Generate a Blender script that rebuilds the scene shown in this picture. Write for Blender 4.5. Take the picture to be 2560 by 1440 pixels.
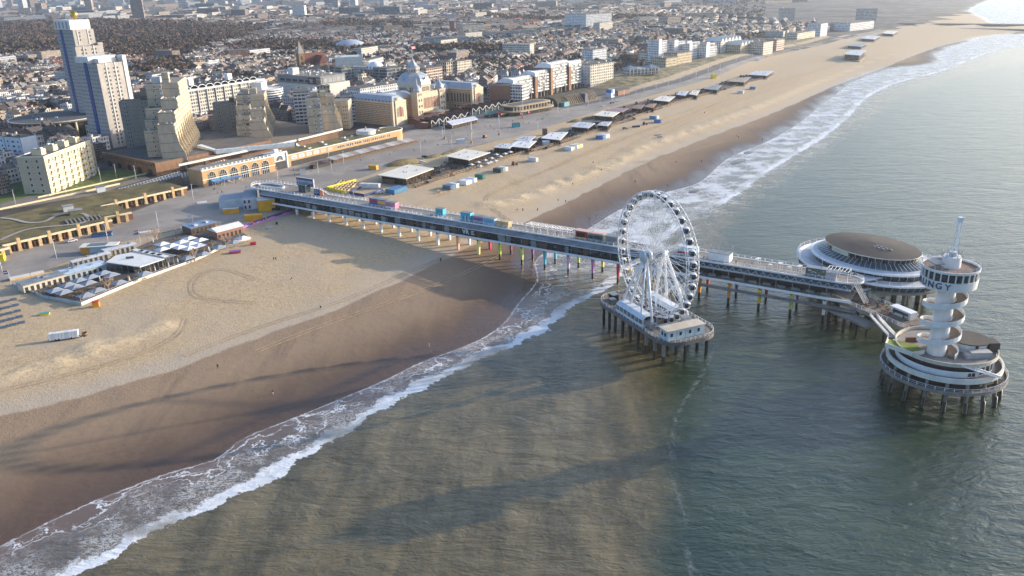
import bpy, bmesh, math, random
import numpy as np
from mathutils import Vector, Matrix
for _o in list(bpy.data.objects): bpy.data.objects.remove(_o)
SC = bpy.context.scene
COL = SC.collection
rnd = random.Random(7)
rad = math.radians

# ---------------------------------------------------------------- camera
CAM_H = 120.0
FPX = 2067.0                      # focal length in pixels of a 2560 px wide frame
TH = math.atan(780 / FPX); PH = rad(1.6)
Fw = np.array([0, math.cos(TH), -math.sin(TH)])
_R0 = np.array([1, 0, 0.]); _U0 = np.array([0, math.sin(TH), math.cos(TH)])
Rv = math.cos(PH) * _R0 - math.sin(PH) * _U0
Uv = math.sin(PH) * _R0 + math.cos(PH) * _U0
cam = bpy.data.cameras.new('camera'); co = bpy.data.objects.new('camera', cam); COL.objects.link(co)
m = Matrix.Identity(4)
for i in range(3):
    m[i][0] = Rv[i]; m[i][1] = Uv[i]; m[i][2] = -Fw[i]
m[2][3] = CAM_H
co.matrix_world = m
cam.sensor_width = 36; cam.lens = 36 * FPX / 2560
cam.clip_start = 1; cam.clip_end = 40000
SC.camera = co

# ---------------------------------------------------------------- light
SUN_EL = 14.0; SUN_AZ = 20.0      # azimuth counter-clockwise from +X
W = bpy.data.worlds.new('World'); SC.world = W; W.use_nodes = True
wn = W.node_tree; wn.nodes.clear()
sky = wn.nodes.new('ShaderNodeTexSky'); sky.sky_type = 'NISHITA'; sky.sun_disc = False
sky.sun_elevation = rad(SUN_EL); sky.sun_rotation = rad(90 - SUN_AZ)
sky.air_density = 1.0; sky.dust_density = 2.5; sky.ozone_density = 2.0
bg = wn.nodes.new('ShaderNodeBackground'); bg.inputs['Strength'].default_value = 0.15
wo = wn.nodes.new('ShaderNodeOutputWorld')
tint = wn.nodes.new('ShaderNodeMix'); tint.data_type = 'RGBA'; tint.blend_type = 'MULTIPLY'; tint.inputs[0].default_value = 1; tint.inputs[7].default_value = (.94, 1.0, 1.12, 1)
wn.links.new(sky.outputs[0], tint.inputs[6]); wn.links.new(tint.outputs[2], bg.inputs[0]); wn.links.new(bg.outputs[0], wo.inputs[0])
sl = bpy.data.lights.new('sun', 'SUN'); sl.energy = 3.7; sl.angle = rad(0.6); sl.color = (1.0, 0.86, 0.68)
so = bpy.data.objects.new('sun', sl); COL.objects.link(so)
sd = Vector((math.cos(rad(SUN_AZ)) * math.cos(rad(SUN_EL)), math.sin(rad(SUN_AZ)) * math.cos(rad(SUN_EL)), math.sin(rad(SUN_EL))))
so.rotation_euler = sd.to_track_quat('Z', 'Y').to_euler()
SC.view_settings.view_transform = 'Standard'; SC.view_settings.look = 'None'
SC.view_settings.exposure = 1.02; SC.view_settings.gamma = 1
SC.cycles.use_denoising = True
SC.cycles.max_bounces = 5; SC.cycles.volume_bounces = 1; SC.cycles.transparent_max_bounces = 6
SC.cycles.diffuse_bounces = 3; SC.cycles.glossy_bounces = 3
SC.cycles.sample_clamp_indirect = 4

# ---------------------------------------------------------------- terrain functions
def ray(px, py):
    return Fw * FPX + Rv * (px - 1280) - Uv * (py - 720)
def P(px, py, z=0.0):
    """point of the photographed place at height z seen in the direction of photo pixel (px, py)"""
    d = ray(px, py); t = (z - CAM_H) / d[2]
    return np.array([d[0] * t, d[1] * t, z])
def pl(pts, z=0.0): return np.array([P(x, y, z)[:2] for x, y in pts])
def seg_dist(X, Y, line):
    """distance to a polyline and signed side (positive = left of its direction)"""
    X = np.asarray(X, float); Y = np.asarray(Y, float)
    best = np.full(X.shape, 1e18); side = np.zeros(X.shape)
    for (ax, ay), (bx, by) in zip(line[:-1], line[1:]):
        dx, dy = bx - ax, by - ay; L = dx * dx + dy * dy + 1e-9
        t = np.clip(((X - ax) * dx + (Y - ay) * dy) / L, 0, 1)
        qx = X - ax - t * dx; qy = Y - ay - t * dy
        d = qx * qx + qy * qy
        mk = d < best
        best = np.where(mk, d, best)
        side = np.where(mk, np.sign(dx * (Y - ay) - dy * (X - ax)), side)
    return np.sqrt(best), side
def inpoly(X, Y, poly):
    X = np.asarray(X, float); Y = np.asarray(Y, float)
    c = np.zeros(X.shape, bool); n = len(poly); j = n - 1
    for i in range(n):
        xi, yi = poly[i]; xj, yj = poly[j]
        if yi != yj:
            c ^= ((yi > Y) != (yj > Y)) & (X < (xj - xi) * (Y - yi) / (yj - yi) + xi)
        j = i
    return c
def smooth(line, n=3):
    l = np.array(line)
    for _ in range(n):
        q = np.empty((2 * len(l), 2)); q[0::2] = l
        q[1:-1:2] = (l[:-1] + l[1:]) / 2; q = q[:-1]
        q[2:-2:2] = (q[1:-3:2] + 2 * q[2:-2:2] + q[3:-1:2]) / 4
        l = q
    return l
WATER_PX = [(-420, 1640), (-160, 1440), (0, 1363), (128, 1299), (231, 1250), (319, 1219), (391, 1188), (480, 1164), (552, 1145), (580, 1106), (642, 1078),
            (704, 1055), (771, 1029), (874, 985), (971, 947), (1043, 905), (1146, 872), (1220, 839), (1268, 800), (1283, 768), (1316, 733),
            (1345, 700), (1335, 672), (1330, 648), (1400, 610), (1492, 560), (1530, 532), (1567, 515), (1630, 490), (1680, 476), (1730, 465),
            (1757, 450), (1780, 430), (1805, 405), (1842, 382), (1920, 357), (2015, 297), (2045, 265), (2082, 242), (2120, 207),
            (2175, 187), (2220, 172), (2277, 165), (2340, 161), (2352, 153), (2332, 141), (2365, 117), (2420, 107), (2442, 92), (2495, 87), (2560, 84), (2660, 83)]
waterline = smooth(pl(WATER_PX), 2)
_far = pl([(2660, 62), (2520, 61), (2482, 59), (2420, 26), (2457, 6), (2500, -8)])
land_poly = np.vstack([waterline, _far, [[3800, 30000], [-30000, 30000], [-30000, -2000], [waterline[0][0] - 60, -2000]]])
shore_line = np.vstack([[[waterline[0][0] - 60, -2000]], waterline, _far, [[3800, 30000]]])
channel = pl([(2238, 66), (2400, 67.5), (2700, 72)])
BARS = [(1735, 478, 7, 3, .75), (1872, 381, 8, 3, .8), (1845, 404, 13, 4, .8), (2072, 265, 13, 4, .8), (2070, 277, 9, 3.2, .75), (2115, 240, 11, 3.5, .75), (2110, 252, 9, 3, .7),
        (2242, 180, 15, 4.5, .8), (2043, 305, 12, 3.4, .75), (1955, 351, 9, 3, .7), (1327, 700, 6, 2.5, .3)]
BARW = [(P(x, y, 0)[:2], a, b, hh) for x, y, a, b, hh in BARS]
dune_line = pl([(1545, 205), (1640, 190), (1760, 165), (1860, 130), (1930, 112), (2040, 98)], 7)
def height(X, Y, detail=True):
    X = np.asarray(X, float); Y = np.asarray(Y, float)
    d, _ = seg_dist(X, Y, shore_line)
    ins = inpoly(X, Y, land_poly)
    h = np.where(ins, 6.6 * (1 - np.exp(-d / 105.0)), -np.minimum(d * 0.04, 4))
    dc, _ = seg_dist(X, Y, channel)
    h = np.where(dc < 26, np.minimum(h, -1.5 + np.clip(dc - 18, 0, 8)), h)
    for (bx, by), a, b, hh in BARW:
        u = (X - bx) * .55 + (Y - by) * .83; v = -(X - bx) * .83 + (Y - by) * .55
        q = np.exp(-((u / a) ** 2 + (v / b) ** 2))
        h = np.where((q > .08) & (h < .3), np.maximum(h, -0.35 + hh * q), h)
    dd, _ = seg_dist(X, Y, dune_line)
    h = h + 7.0 * np.exp(-(dd / 38.0) ** 2)
    return h
def _segs(l): l = np.array(l); return l[:-1], l[1:] - l[:-1]
_SL = [_segs(q) for q in (shore_line, channel, dune_line)]; _LP = np.array(land_poly); _LPn = np.roll(_LP, 1, axis=0)
def _d1(sg, x, y):
    a, d = sg; t = np.clip(((x - a[:, 0]) * d[:, 0] + (y - a[:, 1]) * d[:, 1]) / ((d * d).sum(1) + 1e-9), 0, 1)
    return math.sqrt(((x - a[:, 0] - t * d[:, 0]) ** 2 + (y - a[:, 1] - t * d[:, 1]) ** 2).min())
def hz(x, y):
    """height() at one point"""
    d = _d1(_SL[0], x, y); xi, yi, xj, yj = _LP[:, 0], _LP[:, 1], _LPn[:, 0], _LPn[:, 1]
    with np.errstate(divide='ignore', invalid='ignore'): c = ((yi > y) != (yj > y)) & (x < (xj - xi) * (y - yi) / (yj - yi) + xi)
    h = 6.6 * (1 - math.exp(-d / 105.0)) if c.sum() % 2 else -min(d * .04, 4)
    dc = _d1(_SL[1], x, y)
    if dc < 26: h = min(h, -1.5 + min(max(dc - 18, 0), 8))
    for (bx, by), a, b, hh in BARW:
        if abs(x - bx) < 60 and abs(y - by) < 60:
            u = (x - bx) * .55 + (y - by) * .83; v = -(x - bx) * .83 + (y - by) * .55; q = math.exp(-((u / a) ** 2 + (v / b) ** 2))
            if q > .08 and h < .3: h = max(h, -.35 + hh * q)
    return h + 7.0 * math.exp(-(_d1(_SL[2], x, y) / 38.0) ** 2)
def G(px, py, dz=0.0):
    """where the line of sight of photo pixel (px, py) meets the ground"""
    d = ray(px, py)
    z = 5.0
    for _ in range(14):
        t = (z - CAM_H) / d[2]
        z = .5 * z + .5 * max(hz(d[0] * t, d[1] * t), 0)
    t = (z - CAM_H) / d[2]
    return np.array([d[0] * t, d[1] * t, z + dz])

# ---------------------------------------------------------------- materials
MATS = {}
def nodes_of(name):
    mt = bpy.data.materials.new(name); mt.use_nodes = True
    nt = mt.node_tree; b = nt.nodes['Principled BSDF']
    return mt, nt, b
def N(nt, t, **k):
    n = nt.nodes.new(t)
    for a, v in k.items():
        if a.startswith('i_'): n.inputs[a[2:].replace('_', ' ')].default_value = v
        else: setattr(n, a, v)
    return n
def math_n(nt, op, a, b=None, c=None, clamp=False):
    n = nt.nodes.new('ShaderNodeMath'); n.operation = op; n.use_clamp = clamp
    for i, v in enumerate((a, b, c)):
        if v is None: continue
        if isinstance(v, (int, float)): n.inputs[i].default_value = v
        else: nt.links.new(v, n.inputs[i])
    return n.outputs[0]
def mix_c(nt, f, a, b):
    n = nt.nodes.new('ShaderNodeMix'); n.data_type = 'RGBA'
    for i, v in ((0, f), (6, a), (7, b)):
        if isinstance(v, (int, float)): n.inputs[i].default_value = v
        elif isinstance(v, (tuple, list)): n.inputs[i].default_value = (*v[:3], 1)
        else: nt.links.new(v, n.inputs[i])
    return n.outputs[2]
def ramp(nt, v, lo, hi):
    n = nt.nodes.new('ShaderNodeMapRange'); n.interpolation_type = 'SMOOTHSTEP'
    nt.links.new(v, n.inputs[0]); n.inputs[1].default_value = lo; n.inputs[2].default_value = hi
    return n.outputs[0]
def noise(nt, vec, scale, detail=4, rough=.55, dist=0):
    n = N(nt, 'ShaderNodeTexNoise', i_Scale=scale, i_Detail=detail, i_Roughness=rough, i_Distortion=dist)
    if vec is not None: nt.links.new(vec, n.inputs['Vector'])
    return n.outputs[0]
def mapped(nt, vec, scale=(1, 1, 1), rot=(0, 0, 0)):
    n = nt.nodes.new('ShaderNodeMapping'); nt.links.new(vec, n.inputs[0])
    n.inputs['Rotation'].default_value = rot; n.inputs['Scale'].default_value = scale
    return n.outputs[0]
def M(name, c, rough=.75, var=.14, scale=.35, metal=0.0, spec=.5, streak=False):
    """plain surface with uneven tone"""
    if name in MATS: return MATS[name]
    mt, nt, b = nodes_of(name)
    tc = N(nt, 'ShaderNodeTexCoord')
    v = mapped(nt, tc.outputs['Object'], (1, 1, .25) if streak else (1, 1, 1))
    f = noise(nt, v, scale, 5, .65)
    col = mix_c(nt, ramp(nt, f, .3, .72), tuple(x * (1 - var) for x in c), tuple(min(x * (1 + var), .95) for x in c))
    nt.links.new(col, b.inputs['Base Color'])
    b.inputs['Roughness'].default_value = rough; b.inputs['Metallic'].default_value = metal
    b.inputs['Specular IOR Level'].default_value = spec
    MATS[name] = mt; return mt
def MF(name, wall, win=(.03, .035, .045), pu=2.4, pv=3.0, fu=(.22, .74), fv=(.3, .78), rough=.8, var=.2, band=None, frame=None):
    """wall with a regular grid of glazed openings in metres of the wall (UV)"""
    if name in MATS: return MATS[name]
    mt, nt, b = nodes_of(name)
    uv = N(nt, 'ShaderNodeUVMap'); sp = N(nt, 'ShaderNodeSeparateXYZ'); nt.links.new(uv.outputs[0], sp.inputs[0])
    fu_ = math_n(nt, 'FRACT', math_n(nt, 'DIVIDE', sp.outputs[0], pu)); fv_ = math_n(nt, 'FRACT', math_n(nt, 'DIVIDE', sp.outputs[1], pv))
    def inside(x, r): return math_n(nt, 'MULTIPLY', math_n(nt, 'GREATER_THAN', x, r[0]), math_n(nt, 'LESS_THAN', x, r[1]))
    msk = math_n(nt, 'MULTIPLY', inside(fu_, fu), inside(fv_, fv))
    geo = N(nt, 'ShaderNodeNewGeometry'); sn = N(nt, 'ShaderNodeSeparateXYZ'); nt.links.new(geo.outputs['Normal'], sn.inputs[0])
    up = math_n(nt, 'LESS_THAN', math_n(nt, 'ABSOLUTE', sn.outputs[2]), .3)
    msk = math_n(nt, 'MULTIPLY', msk, up)
    oi = N(nt, 'ShaderNodeObjectInfo')
    f = noise(nt, uv.outputs[0], .18, 4, .6)
    wc = mix_c(nt, ramp(nt, f, .3, .7), tuple(x * (1 - var) for x in wall), tuple(min(.95, x * (1 + var)) for x in wall))
    if band:
        bm_ = math_n(nt, 'MULTIPLY', math_n(nt, 'LESS_THAN', fv_, band[1]), up); wc = mix_c(nt, bm_, wc, band[0])
    if frame:
        e = .06
        fm = math_n(nt, 'MULTIPLY', inside(fu_, (fu[0] - e, fu[1] + e)), inside(fv_, (fv[0] - e, fv[1] + e)))
        wc = mix_c(nt, math_n(nt, 'MULTIPLY', fm, up), wc, frame)
    # panes differ: some with pale blinds
    wn_ = N(nt, 'ShaderNodeTexWhiteNoise', noise_dimensions='2D')
    cv = N(nt, 'ShaderNodeCombineXYZ'); nt.links.new(math_n(nt, 'FLOOR', math_n(nt, 'DIVIDE', sp.outputs[0], pu)), cv.inputs[0]); nt.links.new(math_n(nt, 'FLOOR', math_n(nt, 'DIVIDE', sp.outputs[1], pv)), cv.inputs[1])
    nt.links.new(cv.outputs[0], wn_.inputs['Vector'])
    wcol = mix_c(nt, ramp(nt, wn_.outputs[0], .6, 1.0), win, (.25, .24, .22))
    nt.links.new(mix_c(nt, msk, wc, wcol), b.inputs['Base Color'])
    rg = math_n(nt, 'MULTIPLY_ADD', msk, .12 - rough, rough)
    nt.links.new(rg, b.inputs['Roughness'])
    MATS[name] = mt; return mt
def MG(name='glass_dark', c=(.025, .03, .035), rough=.08, var=.4):
    if name in MATS: return MATS[name]
    mt, nt, b = nodes_of(name)
    tc = N(nt, 'ShaderNodeTexCoord')
    f = noise(nt, tc.outputs['Object'], .5, 2, .5)
    nt.links.new(mix_c(nt, ramp(nt, f, .35, .7), tuple(x * (1 - var) for x in c), tuple(x * (1 + var) for x in c)), b.inputs['Base Color'])
    b.inputs['Roughness'].default_value = rough
    b.inputs['Specular IOR Level'].default_value = .7
    MATS[name] = mt; return mt

# ---------------------------------------------------------------- mesh building
class MB:
    def __init__(s): s.v = []; s.f = []; s.mi = []; s.sm = []
    def add(s, vs, fs, mi=0, smooth=False):
        o = len(s.v); s.v += [tuple(map(float, p)) for p in vs]
        for f in fs: s.f.append(tuple(i + o for i in f)); s.mi.append(mi); s.sm.append(smooth)
        return s
    def box(s, x0, x1, y0, y1, z0, z1, mi=0, top=None):
        s.add([(x0, y0, z0), (x1, y0, z0), (x1, y1, z0), (x0, y1, z0), (x0, y0, z1), (x1, y0, z1), (x1, y1, z1), (x0, y1, z1)],
              [(0, 3, 2, 1), (0, 1, 5, 4), (1, 2, 6, 5), (2, 3, 7, 6), (3, 0, 4, 7)], mi)
        n = len(s.v); s.f.append((n - 4, n - 3, n - 2, n - 1)); s.mi.append(mi if top is None else top); s.sm.append(False)
        return s
    def obox(s, c, size, ang=0, mi=0, top=None):
        """box centred at c (base z), turned about z"""
        ca, sa = math.cos(ang), math.sin(ang); hx, hy = size[0] / 2, size[1] / 2
        q = [(c[0] + ca * x - sa * y, c[1] + sa * x + ca * y) for x, y in ((-hx, -hy), (hx, -hy), (hx, hy), (-hx, hy))]
        return s.prism(q, c[2], c[2] + size[2], mi, top)
    def prism(s, poly, z0, z1, mi=0, top=None, cap=True):
        n = len(poly)
        a = sum(poly[i][0] * poly[(i + 1) % n][1] - poly[(i + 1) % n][0] * poly[i][1] for i in range(n))
        if a < 0: poly = poly[::-1]
        s.add([(p[0], p[1], z0) for p in poly] + [(p[0], p[1], z1) for p in poly], [(i, (i + 1) % n, n + (i + 1) % n, n + i) for i in range(n)], mi)
        if cap:
            o = len(s.v) - 2 * n
            s.f.append(tuple(o + n + i for i in range(n))); s.mi.append(mi if top is None else top); s.sm.append(False)
            s.f.append(tuple(o + n - 1 - i for i in range(n))); s.mi.append(mi); s.sm.append(False)
        return s
    def profile_x(s, prof, x0, x1, mi=0):
        """polygon in the (y, z) plane pushed along x"""
        n = len(prof)
        s.add([(x0, p[0], p[1]) for p in prof] + [(x1, p[0], p[1]) for p in prof], [(i, (i + 1) % n, n + (i + 1) % n, n + i) for i in range(n)] + [tuple(range(n - 1, -1, -1)), tuple(range(n, 2 * n))], mi)
        return s
    def profile_y(s, prof, y0, y1, mi=0):
        n = len(prof)
        s.add([(p[0], y0, p[1]) for p in prof] + [(p[0], y1, p[1]) for p in prof], [(n + i, n + (i + 1) % n, (i + 1) % n, i) for i in range(n)] + [tuple(range(n)), tuple(range(2 * n - 1, n - 1, -1))], mi)
        return s
    def tube(s, p0, p1, r0, r1=None, n=6, mi=0, caps=True):
        r1 = r0 if r1 is None else r1
        a = Vector(p0); b = Vector(p1); d = (b - a).normalized()
        u = d.orthogonal().normalized(); w = d.cross(u)
        vs = []
        for c, r in ((a, r0), (b, r1)):
            for k in range(n):
                t = 2 * math.pi * k / n; vs.append(c + (u * math.cos(t) + w * math.sin(t)) * r)
        fs = [(k, (k + 1) % n, n + (k + 1) % n, n + k) for k in range(n)]
        if caps: fs += [tuple(range(n - 1, -1, -1)), tuple(range(n, 2 * n))]
        return s.add(vs, fs, mi, n > 5)
    def path(s, pts, r, n=5, mi=0):
        for a, b in zip(pts[:-1], pts[1:]): s.tube(a, b, r, r, n, mi)
        return s
    def lathe(s, prof, n=24, mi=0, c=(0, 0), a0=0, a1=2 * math.pi, sx=1, sy=1, smooth=False):
        """profile [(r, z)...] turned about the vertical through c"""
        full = abs(a1 - a0 - 2 * math.pi) < 1e-6; k = n if full else n + 1
        vs = []
        for r, z in prof:
            for i in range(k):
                t = a0 + (a1 - a0) * i / n
                vs.append((c[0] + r * math.cos(t) * sx, c[1] + r * math.sin(t) * sy, z))
        fs = []
        for j in range(len(prof) - 1):
            for i in range(n):
                i2 = (i + 1) % k
                fs.append((j * k + i, j * k + i2, (j + 1) * k + i2, (j + 1) * k + i))
        return s.add(vs, fs, mi, smooth)
    def disc(s, r, z, n=24, mi=0, c=(0, 0), sx=1, sy=1):
        return s.add([(c[0] + r * math.cos(2 * math.pi * i / n) * sx, c[1] + r * math.sin(2 * math.pi * i / n) * sy, z) for i in range(n)], [tuple(range(n))], mi)
    def sphere(s, c, r, n=10, mi=0, sz=1, half=False):
        m_ = n // 2; prof = []
        for j in range(m_ + 1):
            t = (-math.pi / 2 if not half else 0) + (math.pi if not half else math.pi / 2) * j / m_
            prof.append((max(r * math.cos(t), 1e-3), c[2] + r * math.sin(t) * sz))
        return s.lathe(prof, n, mi, (c[0], c[1]), smooth=True)
    def quad(s, a, b, c, d, mi=0): return s.add([a, b, c, d], [(0, 1, 2, 3)], mi)
    def ribbon(s, pts, w, t, mi=0):
        """vertical-sided strip of width w and thickness t along pts"""
        pts = [Vector(p) for p in pts]; vs = []
        for i, p in enumerate(pts):
            d = (pts[min(i + 1, len(pts) - 1)] - pts[max(i - 1, 0)]); d.z = 0; d.normalize()
            n = Vector((-d.y, d.x, 0)) * w / 2
            vs += [p - n, p + n, p + n + Vector((0, 0, t)), p - n + Vector((0, 0, t))]
        fs = []
        for i in range(len(pts) - 1):
            a = 4 * i; b = a + 4
            for k in range(4): fs.append((a + (k + 1) % 4, a + k, b + k, b + (k + 1) % 4))
        fs += [(0, 1, 2, 3), tuple(4 * (len(pts) - 1) + k for k in (3, 2, 1, 0))]
        return s.add(vs, fs, mi)
    def mesh(s, name, mats):
        me = bpy.data.meshes.new(name); me.from_pydata(s.v, [], s.f)
        for mt in (mats if isinstance(mats, (list, tuple)) else [mats]): me.materials.append(mt)
        nf = len(s.f)
        me.polygons.foreach_set('material_index', np.array(s.mi, np.int32)); me.polygons.foreach_set('use_smooth', np.array(s.sm, bool))
        me.update()
        # UV in metres
        nrm = np.empty(nf * 3, np.float32); me.polygons.foreach_get('normal', nrm); nrm = nrm.reshape(-1, 3)
        lt = np.empty(nf, np.int32); me.polygons.foreach_get('loop_total', lt)
        vi = np.empty(len(me.loops), np.int32); me.loops.foreach_get('vertex_index', vi)
        V = np.array(s.v)[vi]; Nn = np.repeat(nrm, lt, axis=0)
        hl = np.hypot(Nn[:, 0], Nn[:, 1]); flat = hl < .5
        tx = np.where(flat, 1, -Nn[:, 1] / np.maximum(hl, 1e-6)); ty = np.where(flat, 0, Nn[:, 0] / np.maximum(hl, 1e-6))
        u = V[:, 0] * tx + V[:, 1] * ty; v = np.where(flat, V[:, 1], V[:, 2])
        uvl = me.uv_layers.new(name='UVMap'); uvl.data.foreach_set('uv', np.stack([u, v], 1).astype(np.float32).ravel())
        return me
    SPLIT = {'posts': 'post', 'upright': 'upright', 'mullions': 'mullion', 'ring_posts': 'ring_post', 'shop_front': 'shop_front', 'poles': 'pole', 'door_openings': 'door', 'window_frame': 'window_frame', 'rib': 'rib', 'coat_panel': 'panel', 'serving_hatch': 'serving_hatch', 'column': 'column', 'painted_figures': 'painted_figure', 'emblem': 'emblem', 'support': 'support', 'windscreen': 'windscreen'}
    def pieces(s):
        par = list(range(len(s.v)))
        def fd(i):
            while par[i] != i: par[i] = par[par[i]]; i = par[i]
            return i
        for f in s.f:
            for i in f[1:]: par[fd(i)] = fd(f[0])
        g = {}
        for k, f in enumerate(s.f): g.setdefault(fd(f[0]), []).append(k)
        out = []
        for ks in g.values():
            m_ = MB(); ids = {}
            for k in ks:
                q = []
                for i in s.f[k]:
                    if i not in ids: ids[i] = len(m_.v); m_.v.append(s.v[i])
                    q.append(ids[i])
                m_.f.append(tuple(q)); m_.mi.append(s.mi[k]); m_.sm.append(s.sm[k])
            out.append(m_)
        return out
    def build(s, name, mats, parent=None, label=None, loc=None, rot=0):
        if parent is not None and loc is None and name in s.SPLIT:
            ps = s.pieces()
            if 1 < len(ps) <= 100: return [p.build('_' + name, mats, parent) for p in ps][0]
        if name[0] == '_': name = s.SPLIT[name[1:]]
        o = bpy.data.objects.new(name, s.mesh(name, mats)); COL.objects.link(o)
        if parent is not None: o.parent = parent
        if loc is not None: o.location = loc
        o.rotation_euler = (0, 0, rot)
        if label: o['label'] = label
        return o
def tag(o, label=None, cat=None, group=None, kind=None):
    if label: o['label'] = label
    if cat: o['category'] = cat
    if group: o['group'] = group
    if kind: o['kind'] = kind
    return o
def thing(name, label, cat, loc=(0, 0, 0), rot=0, group=None):
    o = bpy.data.objects.new(name, None); COL.objects.link(o); o.empty_display_size = .5
    o.location = loc; o.rotation_euler = (0, 0, rot)
    return tag(o, label, cat, group)
def link_copy(src, parent, loc, rot=(0, 0, 0), label=None, scale=None):
    c = src.copy(); COL.objects.link(c); c.parent = parent; c.location = loc; c.rotation_euler = rot
    if scale: c.scale = scale
    if label: c['label'] = label
    for ch in src.children:
        d = ch.copy(); COL.objects.link(d); d.parent = c
    return c
def dup(root, loc, rot=0, label=None, group=None, scale=None):
    r = root.copy(); COL.objects.link(r); r.location = loc; r.rotation_euler = (0, 0, rot)
    if scale: r.scale = scale
    if label: r['label'] = label
    if group: r['group'] = group
    for ch in root.children:
        c = ch.copy(); COL.objects.link(c); c.parent = r
        for g in ch.children:
            d = g.copy(); COL.objects.link(d); d.parent = c
    return r
def ang(a, b): return math.atan2(b[1] - a[1], b[0] - a[0])
def dist(a, b): return math.hypot(b[0] - a[0], b[1] - a[1])
def mid(a, b, t=.5): return tuple(a[i] * (1 - t) + b[i] * t for i in range(3))
def edge(A, B):
    """front base edge from photo pixels: location, turn and length; local y runs away from the viewer"""
    a = G(*A); b = G(*B)
    return tuple(a), ang(a, b), dist(a, b)
# ================================================================ SETTING
def coords(fine0, fine1, step, lo, hi, grow=1.12):
    c = list(np.arange(fine0, fine1 + .01, step)); d = step
    while c[-1] < hi: d *= grow; c.append(c[-1] + d)
    d = step
    while c[0] > lo: d *= grow; c.insert(0, c[0] - d)
    return np.array(c)
gx = coords(-170, 215, 2.2, -9000, 9000); gy = coords(120, 560, 2.2, -400, 14000, 1.035)
GX, GY = np.meshgrid(gx, gy)
def sheet(name, Z, mat, attrs, keep=None):
    ny, nx = GX.shape
    V = np.stack([GX.ravel(), GY.ravel(), Z.ravel()], 1)
    i = np.arange(ny * nx).reshape(ny, nx)
    F = np.stack([i[:-1, :-1], i[:-1, 1:], i[1:, 1:], i[1:, :-1]], -1).reshape(-1, 4)
    if keep is not None: F = F[keep.ravel()]
    me = bpy.data.meshes.new(name)
    me.vertices.add(len(V)); me.vertices.foreach_set('co', V.astype(np.float32).ravel())
    me.loops.add(len(F) * 4); me.loops.foreach_set('vertex_index', F.astype(np.int32).ravel())
    me.polygons.add(len(F)); me.polygons.foreach_set('loop_start', np.arange(0, len(F) * 4, 4, dtype=np.int32))
    me.polygons.foreach_set('use_smooth', np.ones(len(F), bool))
    me.update(calc_edges=True); me.validate()
    for k, a in attrs.items():
        at = me.attributes.new(k, 'FLOAT', 'POINT'); at.data.foreach_set('value', a.astype(np.float32).ravel())
    me.materials.append(mat)
    o = bpy.data.objects.new(name, me); COL.objects.link(o); o['kind'] = 'structure'
    return o
def vnoise(X, Y, s, seed=0):
    """smooth value noise"""
    r = np.random.RandomState(seed); T = r.rand(256, 256)
    x = X / s; y = Y / s; xi = np.floor(x).astype(int); yi = np.floor(y).astype(int)
    fx = x - xi; fy = y - yi; fx = fx * fx * (3 - 2 * fx); fy = fy * fy * (3 - 2 * fy)
    g = lambda a, b: T[a % 256, b % 256]
    return (g(xi, yi) * (1 - fx) + g(xi + 1, yi) * fx) * (1 - fy) + (g(xi, yi + 1) * (1 - fx) + g(xi + 1, yi + 1) * fx) * fy
HT = height(GX, GY)
D0, _ = seg_dist(GX, GY, shore_line); INS = inpoly(GX, GY, land_poly)
SH = np.where(INS, D0, -D0)
# wind-blown ridge of heaped sand along the middle of the beach
RIDGE = [pl([(-60, 965), (40, 945), (120, 925), (220, 885), (330, 850), (400, 828)], 2.5),
         pl([(1225, 515), (1290, 505), (1380, 468), (1450, 440), (1530, 415), (1600, 375), (1660, 350), (1750, 320), (1850, 285), (1950, 245), (2030, 210), (2110, 180), (2200, 145), (2290, 118)], 2.5)]
RD = np.full(GX.shape, 1e9)
for r_ in RIDGE: RD = np.minimum(RD, seg_dist(GX, GY, smooth(r_, 2))[0])
lump = vnoise(GX, GY, 5.5, 3) * .6 + vnoise(GX, GY, 2.6, 4) * .4
HT = HT + np.exp(-(RD / 6.0) ** 2) * (0.25 + 2.2 * np.clip(lump - .3, 0, 1)) * (SH > 10)
HT = HT + (vnoise(GX, GY, 9, 5) - .5) * .25 * np.clip((SH - 18) / 25, 0, 1)
# sea-side edge of the paved promenade, and its inland edge
PROM_SEA = [(-300, 800), (-60, 725), (0, 706), (130, 668), (300, 606), (440, 575), (560, 560), (640, 535), (760, 485), (850, 462), (940, 432), (1040, 395), (1120, 381), (1210, 360), (1290, 341), (1400, 308), (1500, 276), (1600, 247), (1700, 219), (1790, 192), (1880, 152), (1960, 134), (2060, 112), (2150, 92), (2210, 78)]
PROM_LAND = [(-300, 690), (-60, 650), (0, 632), (120, 600), (290, 545), (400, 505), (470, 478), (540, 452), (620, 430), (690, 420), (790, 400), (900, 368), (1000, 336), (1090, 305), (1210, 285), (1290, 272), (1400, 262), (1500, 246), (1600, 222), (1690, 198), (1780, 168), (1870, 138), (1950, 121), (2050, 102), (2140, 86), (2200, 74)]
prom_sea = np.array([G(*p)[:2] for p in PROM_SEA]); prom_land = np.array([G(*p)[:2] for p in PROM_LAND])
PD, PS = seg_dist(GX, GY, prom_sea)
CITY = np.where(INS, PD * PS, -PD)          # positive inland of the promenade edge
DRY = smooth(np.array([G(*p)[:2] for p in [(-300, 1110), (-60, 1055), (0, 1040), (250, 985), (470, 910), (640, 850), (860, 770), (1050, 680), (1180, 615), (1330, 547), (1455, 490), (1530, 450), (1630, 397), (1755, 350), (1920, 290), (2032, 240), (2120, 200), (2245, 158), (2330, 120), (2420, 98), (2560, 82)]]), 2)
DRD, DRS = seg_dist(GX, GY, DRY)
FOREST = pl([(-400, 92), (0, 88), (300, 84), (560, 78), (700, 84), (730, 100), (600, 140), (420, 165), (240, 160), (0, 140), (-400, 150)], 6)
DU, _ = seg_dist(GX, GY, dune_line)

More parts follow.
